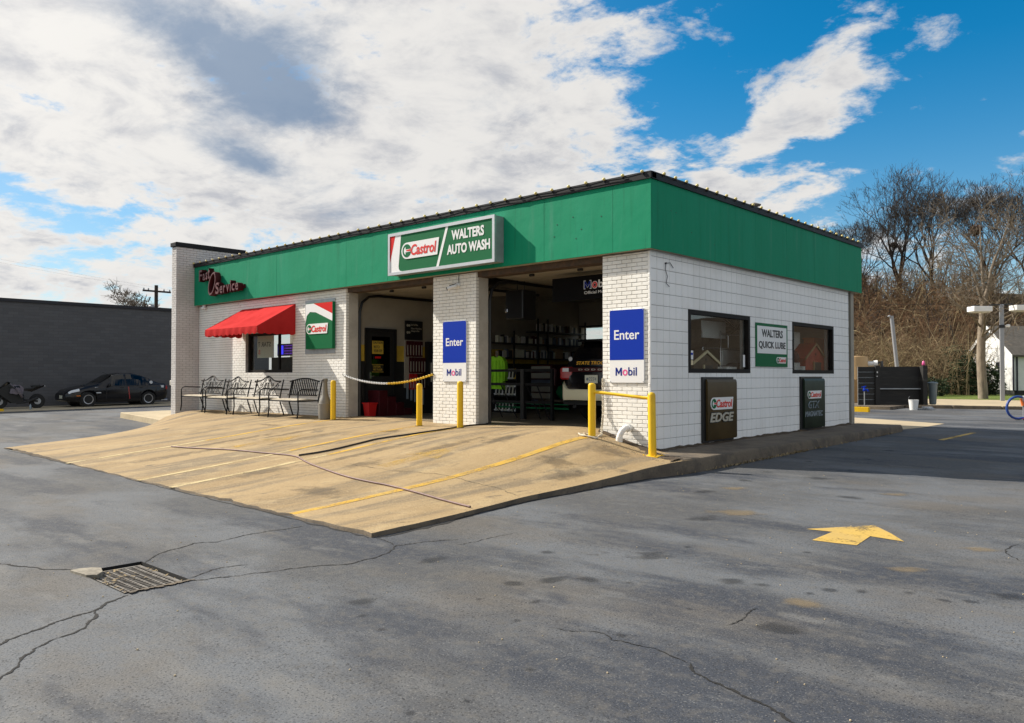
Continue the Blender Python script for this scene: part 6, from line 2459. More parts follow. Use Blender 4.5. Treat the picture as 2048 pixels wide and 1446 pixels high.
def left_side():
    bm2 = brick_print('charcoal_brickwork', (.098, .097, .102), (.066, .065, .070), .4064, .1354)
    b = thing('neighbour_building', 'long low charcoal painted brick building behind the parked sedan', 'building', (-33, -8, 0))
    part('wall', MB().box(-45, -33, -40, 12.5, -.4, 4.50), bm2, b)
    part('coping', MB().box(-45.1, -32.92, -40.1, 12.6, 4.50, 4.64), M['darkmortar'], b)
    # strip of pale concrete along its foot
    sheet('pale_concrete_strip', [(-33, -40), (-28.6, -40), (-28.6, 12), (-33, 12)], M['paleconc'], .006)
    m = MB()
    for i in range(4):
        m.rbox((-28.4, -6.2 + i * .5 - 4, zg(-28, -8) + .05), (.14, .46, .1), b=.02)
    # pole with a crossarm
    p = thing('utility_pole', 'dark wooden utility pole with one crossarm above the charcoal building', 'utility pole', (-55, 15.7, 0))
    part('pole', MB().tube([(-55, 15.7, -.5), (-55, 15.7, 8.25)], [.17, .13], 8), M['woodpole'], p)
    part('crossarm', MB().rbox((-55, 15.75, 7.78), (.14, 2.15, .13)), M['woodpole'], p)
    for y in (14.75, 15.1, 16.3, 16.75):
        part('insulator', MB().lathe([(.05, 0), (.06, .08), (.04, .14)], (-55, y, 7.85), 8), M['galv'], p)
    part('fuse', MB().tube([(-54.9, 15.2, 7.3), (-54.9, 15.05, 6.9)], .05, 6), M['black'], p)
    part('transformer', MB().lathe([(.2, 0), (.22, .1), (.22, .7), (.15, .78)], (-54.9, 15.3, 5.9), 10), M['greypole'], p)
    w = MB()
    for y, z in ((14.75, 7.98), (16.75, 7.98)):
        w.tube([(-55 - .0 + 20 * t, y - 60 * t, z + 6 * t - 4 * t * (1 - t)) for t in (0, .1, .25, .4, .6, .8, 1)], .0035, 4)
    part('wire', w, M['black'], p)

    # motorcycle with a grey jacket thrown over it; it points along -Y
    ox, oy = -31.2, -.62
    oz = zg(ox, oy) + .0
    k = thing('motorcycle', 'black sports motorcycle parked nose out by the charcoal wall', 'motorcycle', (ox, oy, oz))

    def W(s, w, z):
        return (ox + w, oy + s, oz + z)
    for s in (-.45, .98):
        t = part('wheel', MB().lathe([(.22, -.055), (.29, -.06), (.315, -.02), (.315, .02), (.29, .06), (.22, .055)], W(s, 0, .315), 22, 'x'), M['tyre'], k, 40)
        part('rim', MB().lathe([(.225, -.05), (.205, 0), (.225, .05)], W(s, 0, .315), 22, 'x'), M['trim'], t)
        sp = MB()
        for i in range(5):
            a = 2 * PI * i / 5
            sp.tube([W(s, 0, .315), W(s + .21 * math.cos(a), 0, .315 + .21 * math.sin(a))], .022, 5)
        part('spoke', sp, M['trim'], t)
        part('brake_disc', MB().lathe([(.14, .065), (.14, .07)], W(s, 0, .315), 16, 'x'), M['galv'], t)
    part('fork', MB().tube([W(-.45, .09, .315), W(-.18, .09, .88)], .028, 7).tube([W(-.45, -.09, .315), W(-.18, -.09, .88)], .028, 7), M['trim'], k)
    q = MB()
    for w in (-.17, .17):
        q.prism([(-.62, .68), (-.38, .92), (-.12, 1.06), (.05, .92), (.42, .55), (.35, .28), (.02, .24), (-.22, .42), (-.45, .62)], lambda u, v, n, w=w: W(u, w + n, v), -.02, .02)
    part('fairing', q, M['trim'], k)
    part('screen', MB().prism([(-.40, .92), (-.14, 1.16), (-.06, 1.10), (-.12, 1.02)], lambda u, v, n: W(u, n, v), -.11, .11), M['carglass'], k)
    part('headlight', MB().rbox(W(-.50, .06, .82), (.10, .10, .09), b=.02), M['lens'], k)
    part('engine', MB().rbox(W(.18, 0, .45), (.36, .55, .38), b=.05), M['trim'], k)
    part('tank', MB().rbox(W(.12, 0, .86), (.30, .48, .22), Matrix.Rotation(R(8), 3, 'X'), b=.07), M['carblack'], k)
    part('seat', MB().rbox(W(.58, 0, .84), (.24, .46, .08), Matrix.Rotation(R(6), 3, 'X'), b=.025).rbox(W(.92, 0, .97), (.22, .34, .09), Matrix.Rotation(R(7), 3, 'X'), b=.025), M['trim'], k)
    part('tail', MB().prism([(.5, .78), (1.22, 1.0), (1.24, .95), (.75, .72)], lambda u, v, n: W(u, n, v), -.09, .09), M['carblack'], k)
    part('tail_light', MB().rbox(W(1.25, 0, .965), (.12, .05, .04)), M['lens'], k)
    part('swing_arm', MB().tube([W(.32, .10, .40), W(.98, .10, .315)], .035, 6).tube([W(.32, -.10, .40), W(.98, -.10, .315)], .035, 6), M['trim'], k)
    part('exhaust', MB().tube([W(.15, .16, .24), W(.5, .18, .28), W(.95, .20, .46)], [.035, .045, .06], 8), M['trim'], k)
    part('handlebar', MB().tube([W(-.10, .34, .93), W(-.20, 0, .96), W(-.10, -.34, .93)], .018, 6), M['trim'], k)
    j = MB()
    n = 9
    for i in range(n + 1):
        for s in range(9):
            t = i / n
            a = -1 + 2 * s / 8
            z = 1.03 - abs(a) ** 1.6 * (.40 if a > 0 else .3) + .02 * math.sin(i * 2 + s)
            j.v.append(W(-.10 + t * .48 + .05 * math.sin(s * 1.3), a * .30, z - .05 * abs(t - .5) + (.05 if t < .3 else 0)))
    j.f = [(i * 9 + s, i * 9 + s + 1, (i + 1) * 9 + s + 1, (i + 1) * 9 + s) for i in range(n) for s in range(8)]
    q = part('jacket_body', j, M['jacket'], None, True)
    q.name = 'grey_jacket'
    tag(q, 'grey jacket draped over the tank of the motorcycle', 'jacket')
    part('sleeve', MB().tube([W(.16, .25, .88), W(.24, .30, .68), W(.34, .30, .48)], [.075, .06, .045], 8), M['jacket'], q, True)
    solo('blue_bottle', MB().lathe([(.035, 0), (.037, .02), (.037, .17), (.015, .21), (.015, .24)], W(.35, 1.3, 0), 10), M['greyblue'], 'small blue bottle standing on the ground before the motorcycle', 'bottle', smooth=40)
    yl = MB()
    yl.rbox((-29.3, -2.3, zg(-29.3, -2.3) + .05), (.14, 1.8, .12), b=.02)
    solo('yellow_wheel_stop', yl, M['yellow'], 'yellow wheel stop on the ground near the motorcycle', 'wheel stop')


left_side()


# ------------------------------------------------------------------ bare trees
def limb(mb, p, d, length, r, seg, sides, wander, up, rng, r_end=None):
    pts = [p]
    rs = [r]
    q = Vector(p)
    dd = Vector(d).normalized()
    for i in range(seg):
        dd = (dd + Vector((rng.gauss(0, wander), rng.gauss(0, wander), rng.gauss(0, wander * .7) + up))).normalized()
        q = q + dd * (length / seg)
        pts.append(q.copy())
        rs.append(r + ((r_end if r_end is not None else r * .25) - r) * (i + 1) / seg)
    mb.tube(pts, rs, sides, caps=False)
    return pts, rs, dd


def bare_tree(name, label, base, h, r, seed, m_t, m_c, spread=.75, trunk_frac=.35, group='bare trees on the wooded rise', n1=7, n2=7, n3=7, n4=5, droop=0., lean=(0, 0), fork=True, twig=.009, rise=.06, fan=.42, thick=.55, low=False):
    rng = random.Random(seed)
    t = thing(name, label, 'tree', base, group)
    T, Cw = MB(), MB()
    b = Vector(base)
    pts, rs, dd = limb(T, b - Vector((0, 0, .4)), (lean[0], lean[1], 1), h * trunk_frac + .4, r, 6, 10, .04, .06, rng, r * .72)
    if fork:
        leaders = []
        for k in range(3):
            a = rng.uniform(0, 6.3) if k == 0 else a + 2.1 + rng.uniform(-.4, .4)
            d = Vector((math.cos(a) * fan, math.sin(a) * fan, 1))
            lp, lr, _ = limb(T, pts[-1], d, h * (1 - trunk_frac) * rng.uniform(.72, .95), rs[-1] * rng.uniform(.6, .8), 7, 7, .09, .05, rng, r * .06)
            leaders.append((lp, lr))
        if low:
            leaders.append((pts[3:], rs[3:]))
    else:
        lp, lr, _ = limb(T, pts[-1], (rng.uniform(-.1, .1), rng.uniform(-.1, .1), 1), h * (1 - trunk_frac), rs[-1], 9, 8, .05, .05, rng, r * .08)
        leaders = [(lp, lr)]
        leaders.append((pts[3:], rs[3:]))

    def pick(lp, lr, t):
        i = min(len(lp) - 2, int(t * (len(lp) - 1)))
        f = t * (len(lp) - 1) - i
        return lp[i].lerp(lp[i + 1], f), lr[i] + (lr[i + 1] - lr[i]) * f, (lp[i + 1] - lp[i]).normalized()
    for lp, lr in leaders:
        for i in range(n1 if fork else n1 * 2):
            p, rr, d = pick(lp, lr, rng.uniform(.12, .97))
            a = rng.uniform(0, 6.3)
            o = Vector((math.cos(a), math.sin(a), rng.uniform(-.1, .5) - droop))
            l1 = h * spread * rng.uniform(.16, .34) * (1.25 - .6 * (p.z - b.z) / h)
            d1 = (d * .55 + o).normalized()
            p1, r1, _ = limb(Cw, p, d1, l1, max(twig * 2, rr * thick), 5, 5, .10, rise - droop * .15, rng, twig * 1.6)
            for _ in range(n2):
                p, rr, d = pick(p1, r1, rng.uniform(.2, 1))
                o = Vector((rng.gauss(0, 1), rng.gauss(0, 1), rng.gauss(.25, .8) - droop)).normalized()
                p2, r2, _ = limb(Cw, p, d * .8 + o, l1 * rng.uniform(.3, .55), max(.014, rr * .55), 4, 4, .11, rise - droop * .2, rng, twig * 1.3)
                for _ in range(n3):
                    p, rr, d = pick(p2, r2, rng.uniform(.15, 1))
                    o = Vector((rng.gauss(0, 1), rng.gauss(0, 1), rng.gauss(.25, .8) - droop)).normalized()
                    l3 = l1 * rng.uniform(.16, .32)
                    p3, r3, _ = limb(Cw, p, d * .8 + o, l3, max(twig * 1.1, rr * .5), 2, 3, .14, rise + .02 - droop * .2, rng, twig * .8)
                    for _ in range(n4):
                        p, rr, d = pick(p3, r3, rng.uniform(.2, 1))
                        o = Vector((rng.gauss(0, 1), rng.gauss(0, 1), rng.gauss(.3, .8) - droop)).normalized()
                        e = p + (d * .8 + o).normalized() * l3 * rng.uniform(.4, .8)
                        Cw.tube([p, e], [twig * .85, twig * .5], 3, caps=False)
    part('trunk', T, M[m_t], t, True, fix=False)
    part('crown', Cw, M[m_c], t, fix=False)
    return t


def fan_tree(name, label, base, h, r, seed, m, lean, group, depth=7, twig=.0100):
    """vase shaped bare crown: limbs fork again and again, rising and spreading"""
    rng = random.Random(seed)
    t = thing(name, label, 'tree', base, group)
    T, Cw = MB(), MB()
    b = Vector(base)
    pts, rs, dd = limb(T, b - Vector((0, 0, .5)), (lean[0], lean[1], 1), h * .26 + .5, r, 5, 9, .03, .04, rng, r * .74)

    def grow(p, d, l, rr, k):
        mb = T if k < 2 else Cw
        q, _, e = limb(mb, p, d, l, rr, 3 if k < 5 else 2, max(3, 7 - k), .055 + .012 * k, .035, rng, max(twig * .7, rr * .68))
        if k >= depth:
            return
        if k >= 2:
            for _ in range(2 if k in (3, 4) else 1):     # short side shoots
                i = rng.randrange(1, len(q))
                o = Vector((rng.gauss(0, 1), rng.gauss(0, 1), rng.gauss(.5, .7))).normalized()
                ll = l * rng.uniform(.3, .55)
                s, _, f = limb(Cw, q[i], (e * .9 + o).normalized(), ll, max(twig, rr * .4), 2, 3, .08, .05, rng, twig * .6)
                for _ in range(3):
                    o = Vector((rng.gauss(0, 1), rng.gauss(0, 1), rng.gauss(.6, .6))).normalized()
                    a = s[rng.randrange(1, 3)]
                    Cw.tube([a, a + (f + o * .7).normalized() * ll * rng.uniform(.4, .8)], [twig * .8, twig * .45], 3, caps=False)
        n = 3 if (k < 1 or (k < depth - 2 and rng.random() < .34)) else 2
        a0 = rng.uniform(0, 6.3)
        up = Vector((0, 0, 1))
        for i in range(n):
            a = a0 + 2 * PI * i / n + rng.uniform(-.5, .5)
            x = e.cross(Vector((.3, .9, .1))).normalized()
            y = e.cross(x)
            sp = rng.uniform(.26, .52) * (1.25 if k < 2 else 1)
            nd = (e + (x * math.cos(a) + y * math.sin(a)) * sp + up * .05).normalized()
            grow(q[-1], nd, l * rng.uniform(.70, .90), max(twig, rr * (.66 if n == 2 else .58)), k + 1)
    for i in range(4):
        a = rng.uniform(-.4, .4) + i * PI / 2
        d = (dd + Vector((math.cos(a), math.sin(a), 0)) * rng.uniform(.25, .62)).normalized()
        grow(pts[-1 if i < 3 else -2], d, h * .20 * rng.uniform(.85, 1.1), rs[-1] * rng.uniform(.55, .75), 0)
    part('trunk', T, M[m], t, True, fix=False)
    part('crown', Cw, M[m], t, fix=False)
    return t


HILL = {'T': [(-16.9, 57.5, 6.0, 7.6, .17, 11), (-14.5, 61.0, 6.6, 10.3, .27, 22), (-11.2, 60.0, 6.6, 9.4, .22, 33), (-7.6, 60.5, 5.9, 9.4, .24, 44), (-5.0, 61.0, 5.2, 10.2, .22, 66)]}
LBL = ['slim bare tree in front of the pine at the end of the green fascia', 'tallest and broadest bare tree on the rise', 'bare tree with a leaning trunk just right of the broadest tree', 'bare tree standing straight behind the pale trunked tree',
       'thin bare tree above the white house']
for (x, y, z, h, r, sd), lb in zip(HILL['T'], LBL):
    fan_tree('bare_tree', lb, (x, y, z), h, r, sd, 'darkbark', (rnd.uniform(-.10, .10), 0), 'bare trees on the wooded rise')
bare_tree('pale_tree', 'pale grey trunked bare tree beside the twin headed lamp post', (-2.36, 33.4, .06), 9.4, .235, 101, 'palebark', 'palebark2', spread=1.15, trunk_frac=.46, group=None, n1=9, n2=6, n3=5, n4=3, droop=.14, fork=True, twig=.0075, fan=.16, thick=.32, low=True)
bare_tree('budding_tree', 'pale budding tree beyond the roof of the charcoal building', (-60, 16.0, 0), 9.0, .22, 131, 'palebark', 'palebark2', spread=1.0, trunk_frac=.4, group=None, n1=5, n2=6, n3=6, n4=4, twig=.016)


def nests():
    for i, ((x, y, z), r, lb) in enumerate((((-3.05, 35.4, 8.75), .27, 'round dark leaf nest in the top of the pale trunked tree'), ((-14.9, 61.3, 12.4), .30, 'small dark leaf nest in the broadest bare tree'))):
        q = MB()
        rg = random.Random(i + 5)
        for _ in range(160):
            v = Vector((rg.gauss(0, 1), rg.gauss(0, 1), rg.gauss(0, .8))).normalized() * r * rg.uniform(.5, 1.05)
            w = Vector((rg.gauss(0, 1), rg.gauss(0, 1), rg.gauss(0, 1))).normalized() * r * .5
            p = Vector((x, y, z)) + v
            q.tube([p - w, p + w], [.03, .012], 3, caps=False)
        solo('squirrel_nest', q, M['nest'], lb, 'nest')


nests()


# ------------------------------------------------------------------ brush, shrubs, pine
def twigs(n, place, lmin, lmax, r, rng, arch=.35, forks=3):
    """n arching stems with side twigs, as vertex and face arrays (3 sided)"""
    P0, P1, P2, rad = [], [], [], []
    for _ in range(n):
        b = Vector(place(rng))
        a = rng.uniform(0, 6.3)
        l = rng.uniform(lmin, lmax)
        lean = abs(rng.gauss(0, .33))
        d = Vector((math.cos(a) * lean, math.sin(a) * lean, 1)).normalized()
        m = b + d * l * .55
        e = m + (d + Vector((math.cos(a), math.sin(a), -.25)) * arch * rng.uniform(.3, 1.6)).normalized() * l * .5
        P0.append(b), P1.append(m), P2.append(e), rad.append(r * rng.uniform(.6, 1.3))
        for _ in range(forks):
            t = rng.uniform(.15, 1)
            s = b.lerp(m, t) if rng.random() < .5 else m.lerp(e, t)
            o = Vector((rng.gauss(0, 1), rng.gauss(0, 1), rng.gauss(.35, .7))).normalized()
            q = s + o * l * rng.uniform(.10, .24)
            w = q + (o + Vector((rng.gauss(0, .6), rng.gauss(0, .6), rng.gauss(0, .5)))).normalized() * l * rng.uniform(.06, .18)
            P0.append(s), P1.append(q), P2.append(w), rad.append(r * .55 * rng.uniform(.6, 1.2))
    A, B, C_ = (np.array([tuple(p) for p in q]) for q in (P0, P1, P2))
    rad = np.array(rad)[:, None]
    t = C_ - A
    t /= np.linalg.norm(t, axis=1, keepdims=True)
    u = np.cross(t, np.array([.31, .52, .11]))
    u /= np.linalg.norm(u, axis=1, keepdims=True)
    w = np.cross(t, u)
    rings = []
    for Q, k in ((A, 1.), (B, .75), (C_, .35)):
        for j in range(3):
            a = 2 * PI * j / 3
            rings.append(Q + (u * math.cos(a) + w * math.sin(a)) * rad * k)
    V = np.stack(rings, 1).reshape(-1, 3)
    N = len(A)
    base = (np.arange(N) * 9)[:, None]
    quads = []
    for l in (0, 3):
        for j in range(3):
            k = (j + 1) % 3
            quads.append(base + np.array([[l + j, l + k, l + 3 + k, l + 3 + j]]))
    F = np.concatenate(quads, 0)
    return V, F


def raw(name, V, F, m):
    me = bpy.data.meshes.new(name)
    me.vertices.add(len(V))
    me.vertices.foreach_set('co', np.ascontiguousarray(V, dtype=np.float32).ravel())
    me.loops.add(len(F) * 4)
    me.loops.foreach_set('vertex_index', F.astype(np.int32).ravel())
    me.polygons.add(len(F))
    me.polygons.foreach_set('loop_start', np.arange(0, len(F) * 4, 4, dtype=np.int32))
    me.update(calc_edges=True)
    me.validate()
    o = link(name, me, m)
    o['kind'] = 'stuff'
    return o


def hill_z(x, y):
    y0 = 44 + (7 if x > -7 else 0)
    t = min(1, max(0, (y - y0) / 22))
    return .02 + 8.0 * t * t * (3 - 2 * t) * min(1, max(0, (x + 60) / 28))


def brush():
    rg = random.Random(5)

    def front(r):
        while True:
            x, y = r.uniform(-17, -4.6), r.uniform(33, 47)
            if y > 33 + max(0, (x + 9) * 1.5) and (x < -6.0 or y > 40):
                return x, y, .05 if y < 44 else hill_z(x, y)

    def mid(r):
        x, y = r.uniform(-26, 3), r.uniform(48, 62)
        return x, y, hill_z(x, y)

    def side(r):
        x, y = r.uniform(-7, 14), r.uniform(54, 64)
        return x, y, hill_z(x, y)
    for place, n, a, b, r, m, fk in ((front, 950, 1.6, 4.4, .018, 'brush', 6), (front, 520, 1.4, 3.8, .017, 'brushpale', 6), (mid, 2300, 1.6, 4.6, .024, 'brush', 6), (mid, 1500, 1.8, 5.0, .022, 'brushred', 6),
                                     (side, 1300, 1.6, 4.0, .018, 'brush', 5), (front, 150, 2.4, 4.6, .032, 'brushpale', 5), (mid, 420, 2.4, 5.4, .042, 'brushpale', 4), (mid, 360, 2.2, 5.2, .046, 'darkbark', 4), (side, 200, 2.2, 4.8, .04, 'brushpale', 4), (mid, 500, 1.2, 3.2, .018, 'brushpale', 5)):
        V, F = twigs(n, place, a, b, r, rg, .4, fk)
        raw('winter_brush', V, F, M[m])


brush()


def leafy(name, label, cat, spots, m, n, size, rng, group=None, stem=True):
    """a dense evergreen: leaf faces through overlapping clumps round a few stems"""
    c = Vector(spots[0][0])
    t = thing(name, label, cat, (c.x, c.y, .05), group)
    q = MB()
    for (cx, cy, cz), (rx, ry, rz) in spots:
        k = int(n * rx * ry * rz)
        for _ in range(k):
            v = Vector((rng.gauss(0, 1), rng.gauss(0, 1), rng.gauss(0, 1))).normalized() * (rng.uniform(.25, 1) ** .45)
            lump = 1 + .18 * math.sin(v.x * 7 + cx) * math.sin(v.z * 6 + cy)
            p = Vector((cx + v.x * rx * lump, cy + v.y * ry * lump, cz + v.z * rz * lump))
            a = Vector((rng.gauss(0, 1), rng.gauss(0, 1), rng.gauss(0, .6))).normalized() * size * rng.uniform(.6, 1.4)
            b = a.cross(Vector((rng.gauss(0, 1), rng.gauss(0, 1), rng.gauss(0, 1)))).normalized() * size * .45
            q.add([p, p + a * .5 + b, p + a, p + a * .5 - b], [(0, 1, 2, 3)])
    part('foliage', q, M[m], t, fix=False)
    s = MB()
    for (cx, cy, cz), (rx, ry, rz) in spots:
        s.tube([(cx, cy, -.1), (cx + .1, cy, cz)], [.08, .03], 6)
    part('stem', s, M['darkbark'], t)


rg_ = random.Random(12)
leafy('evergreen_shrub', 'dark evergreen shrub left of the pale tree trunk on the lawn', 'shrub', [((-5.0, 41.5, 1.2), (1.0, 1.0, 1.3)), ((-4.1, 42.3, 1.0), (1.0, .8, 1.1))], 'evergreen', 1500, .14, rg_)
leafy('round_shrub', 'low rounded dark shrub at the left edge of the lawn', 'shrub', [((-5.6, 37.6, .55), (.75, .7, .6))], 'evergreen', 4200, .10, rg_)
leafy('far_evergreen', 'broad dark evergreen shrub beside the white house wall', 'shrub', [((-6.6, 45.5, 1.6), (1.2, 1.2, 1.7))], 'pine', 1100, .16, rg_)


def pine():
    t = thing('pine_tree', 'dark green pine among the bare trees near the end of the fascia', 'tree', (-17.6, 60.8, 5.5))
    rg = random.Random(4)
    part('trunk', MB().tube([(-17.6, 60.8, 5.2), (-17.5, 60.8, 11.4)], [.16, .05], 8), M['darkbark'], t)
    q = MB()
    for _ in range(210):
        h = rg.uniform(.22, 1)
        a = rg.uniform(0, 6.3)
        l = (1.05 - h) * 3.4 * rg.uniform(.5, 1)
        p = Vector((-17.55, 60.8, 5.5 + h * 4.6))
        e = p + Vector((math.cos(a) * l, math.sin(a) * l, rg.uniform(-.2, .35) * l))
        for k in range(26):
            s = p.lerp(e, rg.uniform(.35, 1))
            v = Vector((rg.gauss(0, 1), rg.gauss(0, 1), rg.gauss(.2, .6))).normalized() * rg.uniform(.14, .30)
            w = v.cross(Vector((rg.gauss(0, 1), rg.gauss(0, 1), 1))).normalized() * .035
            q.add([s - w, s + w, s + v], [(0, 1, 2)])
    part('crown', q, M['pine'], t, fix=False)


pine()


# ------------------------------------------------------------------ right: wash equipment, lamp, house
def enclosure():
    e = thing('plank_enclosure', 'black plank enclosure round the wash equipment behind the shop', 'enclosure', (-3.3, 20.7, .1))
    a = R(43)                                     # the long face looks towards the drive
    o = Vector((-3.30, 20.75, .10))
    ux, uy = Vector((math.cos(a), math.sin(a), 0)), Vector((-math.sin(a), math.cos(a), 0))

    def P(u, v, n):
        p = o + ux * u - uy * n
        return (p.x, p.y, .10 + v)
    H = 1.47
    for k in range(7):
        z0, z1 = k * H / 7 + .012, (k + 1) * H / 7 - .012
        part('plank', MB().prism([(-.66, z0), (-.02, z0), (-.02, z1), (-.66, z1)], P, -.02, .02 + rnd.uniform(0, .006)), M['plank'], e)
    part('rear_board', MB().prism([(-.66, 0), (-.02, 0), (-.02, H - .01), (-.66, H - .01)], P, -.04, -.022), M['galv'], e)
    part('rear_board', MB().prism([(.15, 0), (1.80, 0), (1.80, H - .01), (.15, H - .01)], P, -.27, -.245), M['plank'], e)
    for u, w in ((-.02, .17), (1.80, .17)):
        part('post', MB().prism([(u, -.04), (u + w, -.04), (u + w, H + .04), (u, H + .04)], P, -.06, .08), M['plank'], e)
    for k in range(10):
        z0, z1 = k * H / 10 + .003, (k + 1) * H / 10 - .003
        part('plank', MB().prism([(.15, z0), (1.80, z0), (1.80, z1), (.15, z1)], P, -.24, -.20 + rnd.uniform(0, .006)), M['plank'], e)
    part('ledge', MB().prism([(.15, .60), (1.80, .60), (1.80, .635), (.15, .635)], P, -.20, -.10), M['galv'], e)
    part('side_board', MB().prism([(1.80, 0), (1.97, 0), (1.97, H), (1.80, H)], P, -1.4, -.06), M['plank'], e)
    part('hinge', MB().prism([(.02, 1.22), (.06, 1.22), (.06, 1.28), (.02, 1.28)], P, .082, .10).prism([(.02, 1.08), (.05, 1.08), (.05, 1.11), (.02, 1.11)], P, .082, .10), M['white'], e)
    part('finial', MB().lathe([(.05, 0), (.06, .06), (.04, .16), (.01, .18)], P(1.86, H + .04, 0), 10), M['pink'], e, True)
    t = thing('storage_tank', 'tan cylindrical plastic tank behind the plank enclosure', 'tank', (-4.95, 23.35, .12))
    part('shell', MB().lathe([(.50, 0), (.52, .05), (.52, .93), (.53, .95), (.52, .97), (.52, 1.85), (.50, 1.90), (.1, 1.93)], (-4.97, 23.35, .12), 26), M['tank'], t, 40)
    part('base', MB().lathe([(.50, -.1), (.50, .0)], (-4.97, 23.35, .12), 20), M['maroon'], t)
    part('outlet', MB().tube([(-4.6, 23.45, 1.72), (-4.25, 23.55, 1.72)], .10, 12).tube([(-4.27, 23.55, 1.72), (-4.12, 23.6, 1.74)], .13, 10), M['pvc'], t, 40)
    part('fitting', MB().tube([(-4.12, 23.6, 1.74), (-4.0, 23.7, 1.80), (-3.95, 23.6, 1.5)], .06, 7), M['black'], t)
    solo('leaning_pole', MB().tube([(-4.33, 27.25, .05), (-4.60, 26.95, 3.92)], [.085, .085], 10).lathe([(.05, 0), (.09, .04), (.02, .10)], (-4.68, 26.9, 3.86), 8), M['greypole'], 'pale grey pole leaning behind the plank enclosure', 'pole', smooth=40)
    b = thing('trash_bin', 'grey blue trash bin standing right of the plank enclosure', 'trash bin', (-2.55, 23.6, .1))
    cx, cy, z0 = -1.82, 22.75, .10
    part('tub', MB().lathe([(.10, 0), (.125, .05), (.17, .78), (.175, .80)], (cx, cy, z0), 14), M['binblue'], b, 40)
    part('rim', MB().lathe([(.185, .79), (.195, .82), (.19, .85), (.15, .87), (.02, .89)], (cx, cy, z0), 14), M['binblue'], b, 40)
    k = thing('white_bucket', 'white bucket at the foot of the black planks', 'bucket', (-1.65, 19.72, zg(-1.65, 19.7)))
    x, y, z = -1.65, 19.72, zg(-1.65, 19.72)
    part('tub', MB().lathe([(.13, 0), (.165, .34), (.172, .345), (.172, .365), (.16, .365), (.14, .10), (.02, .09)], (x, y, z), 16), M['white'], k, 40)
    part('bail', MB().tube([(x - .17, y, z + .34), (x - .16, y - .06, z + .42), (x - .1, y - .1, z + .48)], .006, 5), M['galv'], k)
    q = MB()
    for c in range(3):
        q.tube([(-1.22 + .17 * math.cos(i * .45) - c * .03, 20.0 + .16 * math.sin(i * .45), zg(-1.2, 20) + .03 + c * .03) for i in range(14)], .02, 6, closed=True)
    q.tube([(-1.6, 19.85, .02), (-1.45, 19.83, .02), (-1.3, 19.84, .02)], .02, 6)
    solo('hose_coil', q, M['galv'], 'grey coiled hose lying beside the white bucket', 'hose', smooth=True)
    s = thing('blue_spigot', 'blue hydrant spigot on a thin pipe before the left planks', 'spigot', (-3.42, 19.92, .0))
    part('pipe', MB().tube([(-3.42, 19.92, .1), (-3.42, 19.92, .66)], .018, 8), M['galv'], s)
    part('head', MB().lathe([(.05, .64), (.06, .70), (.03, .74), (.03, .80)], (-3.42, 19.92, 0), 10).tube([(-3.42, 19.92, .70), (-3.31, 19.94, .69), (-3.29, 19.94, .63)], .03, 8).tube([(-3.52, 19.9, .78), (-3.36, 19.95, .82)], .018, 6), M['signblue'], s)


enclosure()


def lamp():
    x, y = -1.0, 30.6
    z = .06
    l = thing('lamp_post', 'grey lamp post with two white box heads at the edge of the lawn', 'street lamp', (x, y, z))
    part('pole', MB().rbox((x, y, z + 2.2), (.17, .17, 4.4), Matrix.Rotation(R(20), 3, 'Z'), b=.01), M['greypole'], l)
    part('arm', MB().tube([(x - .40, y - .42, z + 4.36), (x + .36, y + .36, z + 4.42)], .035, 8), M['black'], l)
    for dx, dy, dz in ((-.72, -.72, -.06), (.68, .66, 0)):
        hd = part('lamp_head', MB().rbox((x + dx, y + dy, z + 4.24 + dz), (.86, .56, .24), Matrix.Rotation(R(44), 3, 'Z'), b=.02), M['white'], l)
        part('diffuser', MB().rbox((x + dx, y + dy, z + 4.10 + dz), (.72, .44, .05), Matrix.Rotation(R(44), 3, 'Z'), b=.01), M['jamb'], hd)
        part('top_box', MB().rbox((x + dx * 1.2, y + dy * 1.2, z + 4.385 + dz), (.3, .2, .05), Matrix.Rotation(R(44), 3, 'Z')), M['black'], hd)
    c = part('camera', MB().tube([(x + .05, y - .05, z + 3.42), (x + .22, y - .02, z + 3.42)], .03, 8).lathe([(.07, 0), (.09, .06), (.07, .12)], (x + .26, y - .05, z + 3.36), 10), M['white'], l)
    part('clamp', MB().rbox((x, y, z + 3.4), (.22, .22, .14), Matrix.Rotation(R(20), 3, 'Z')), M['black'], l)


lamp()


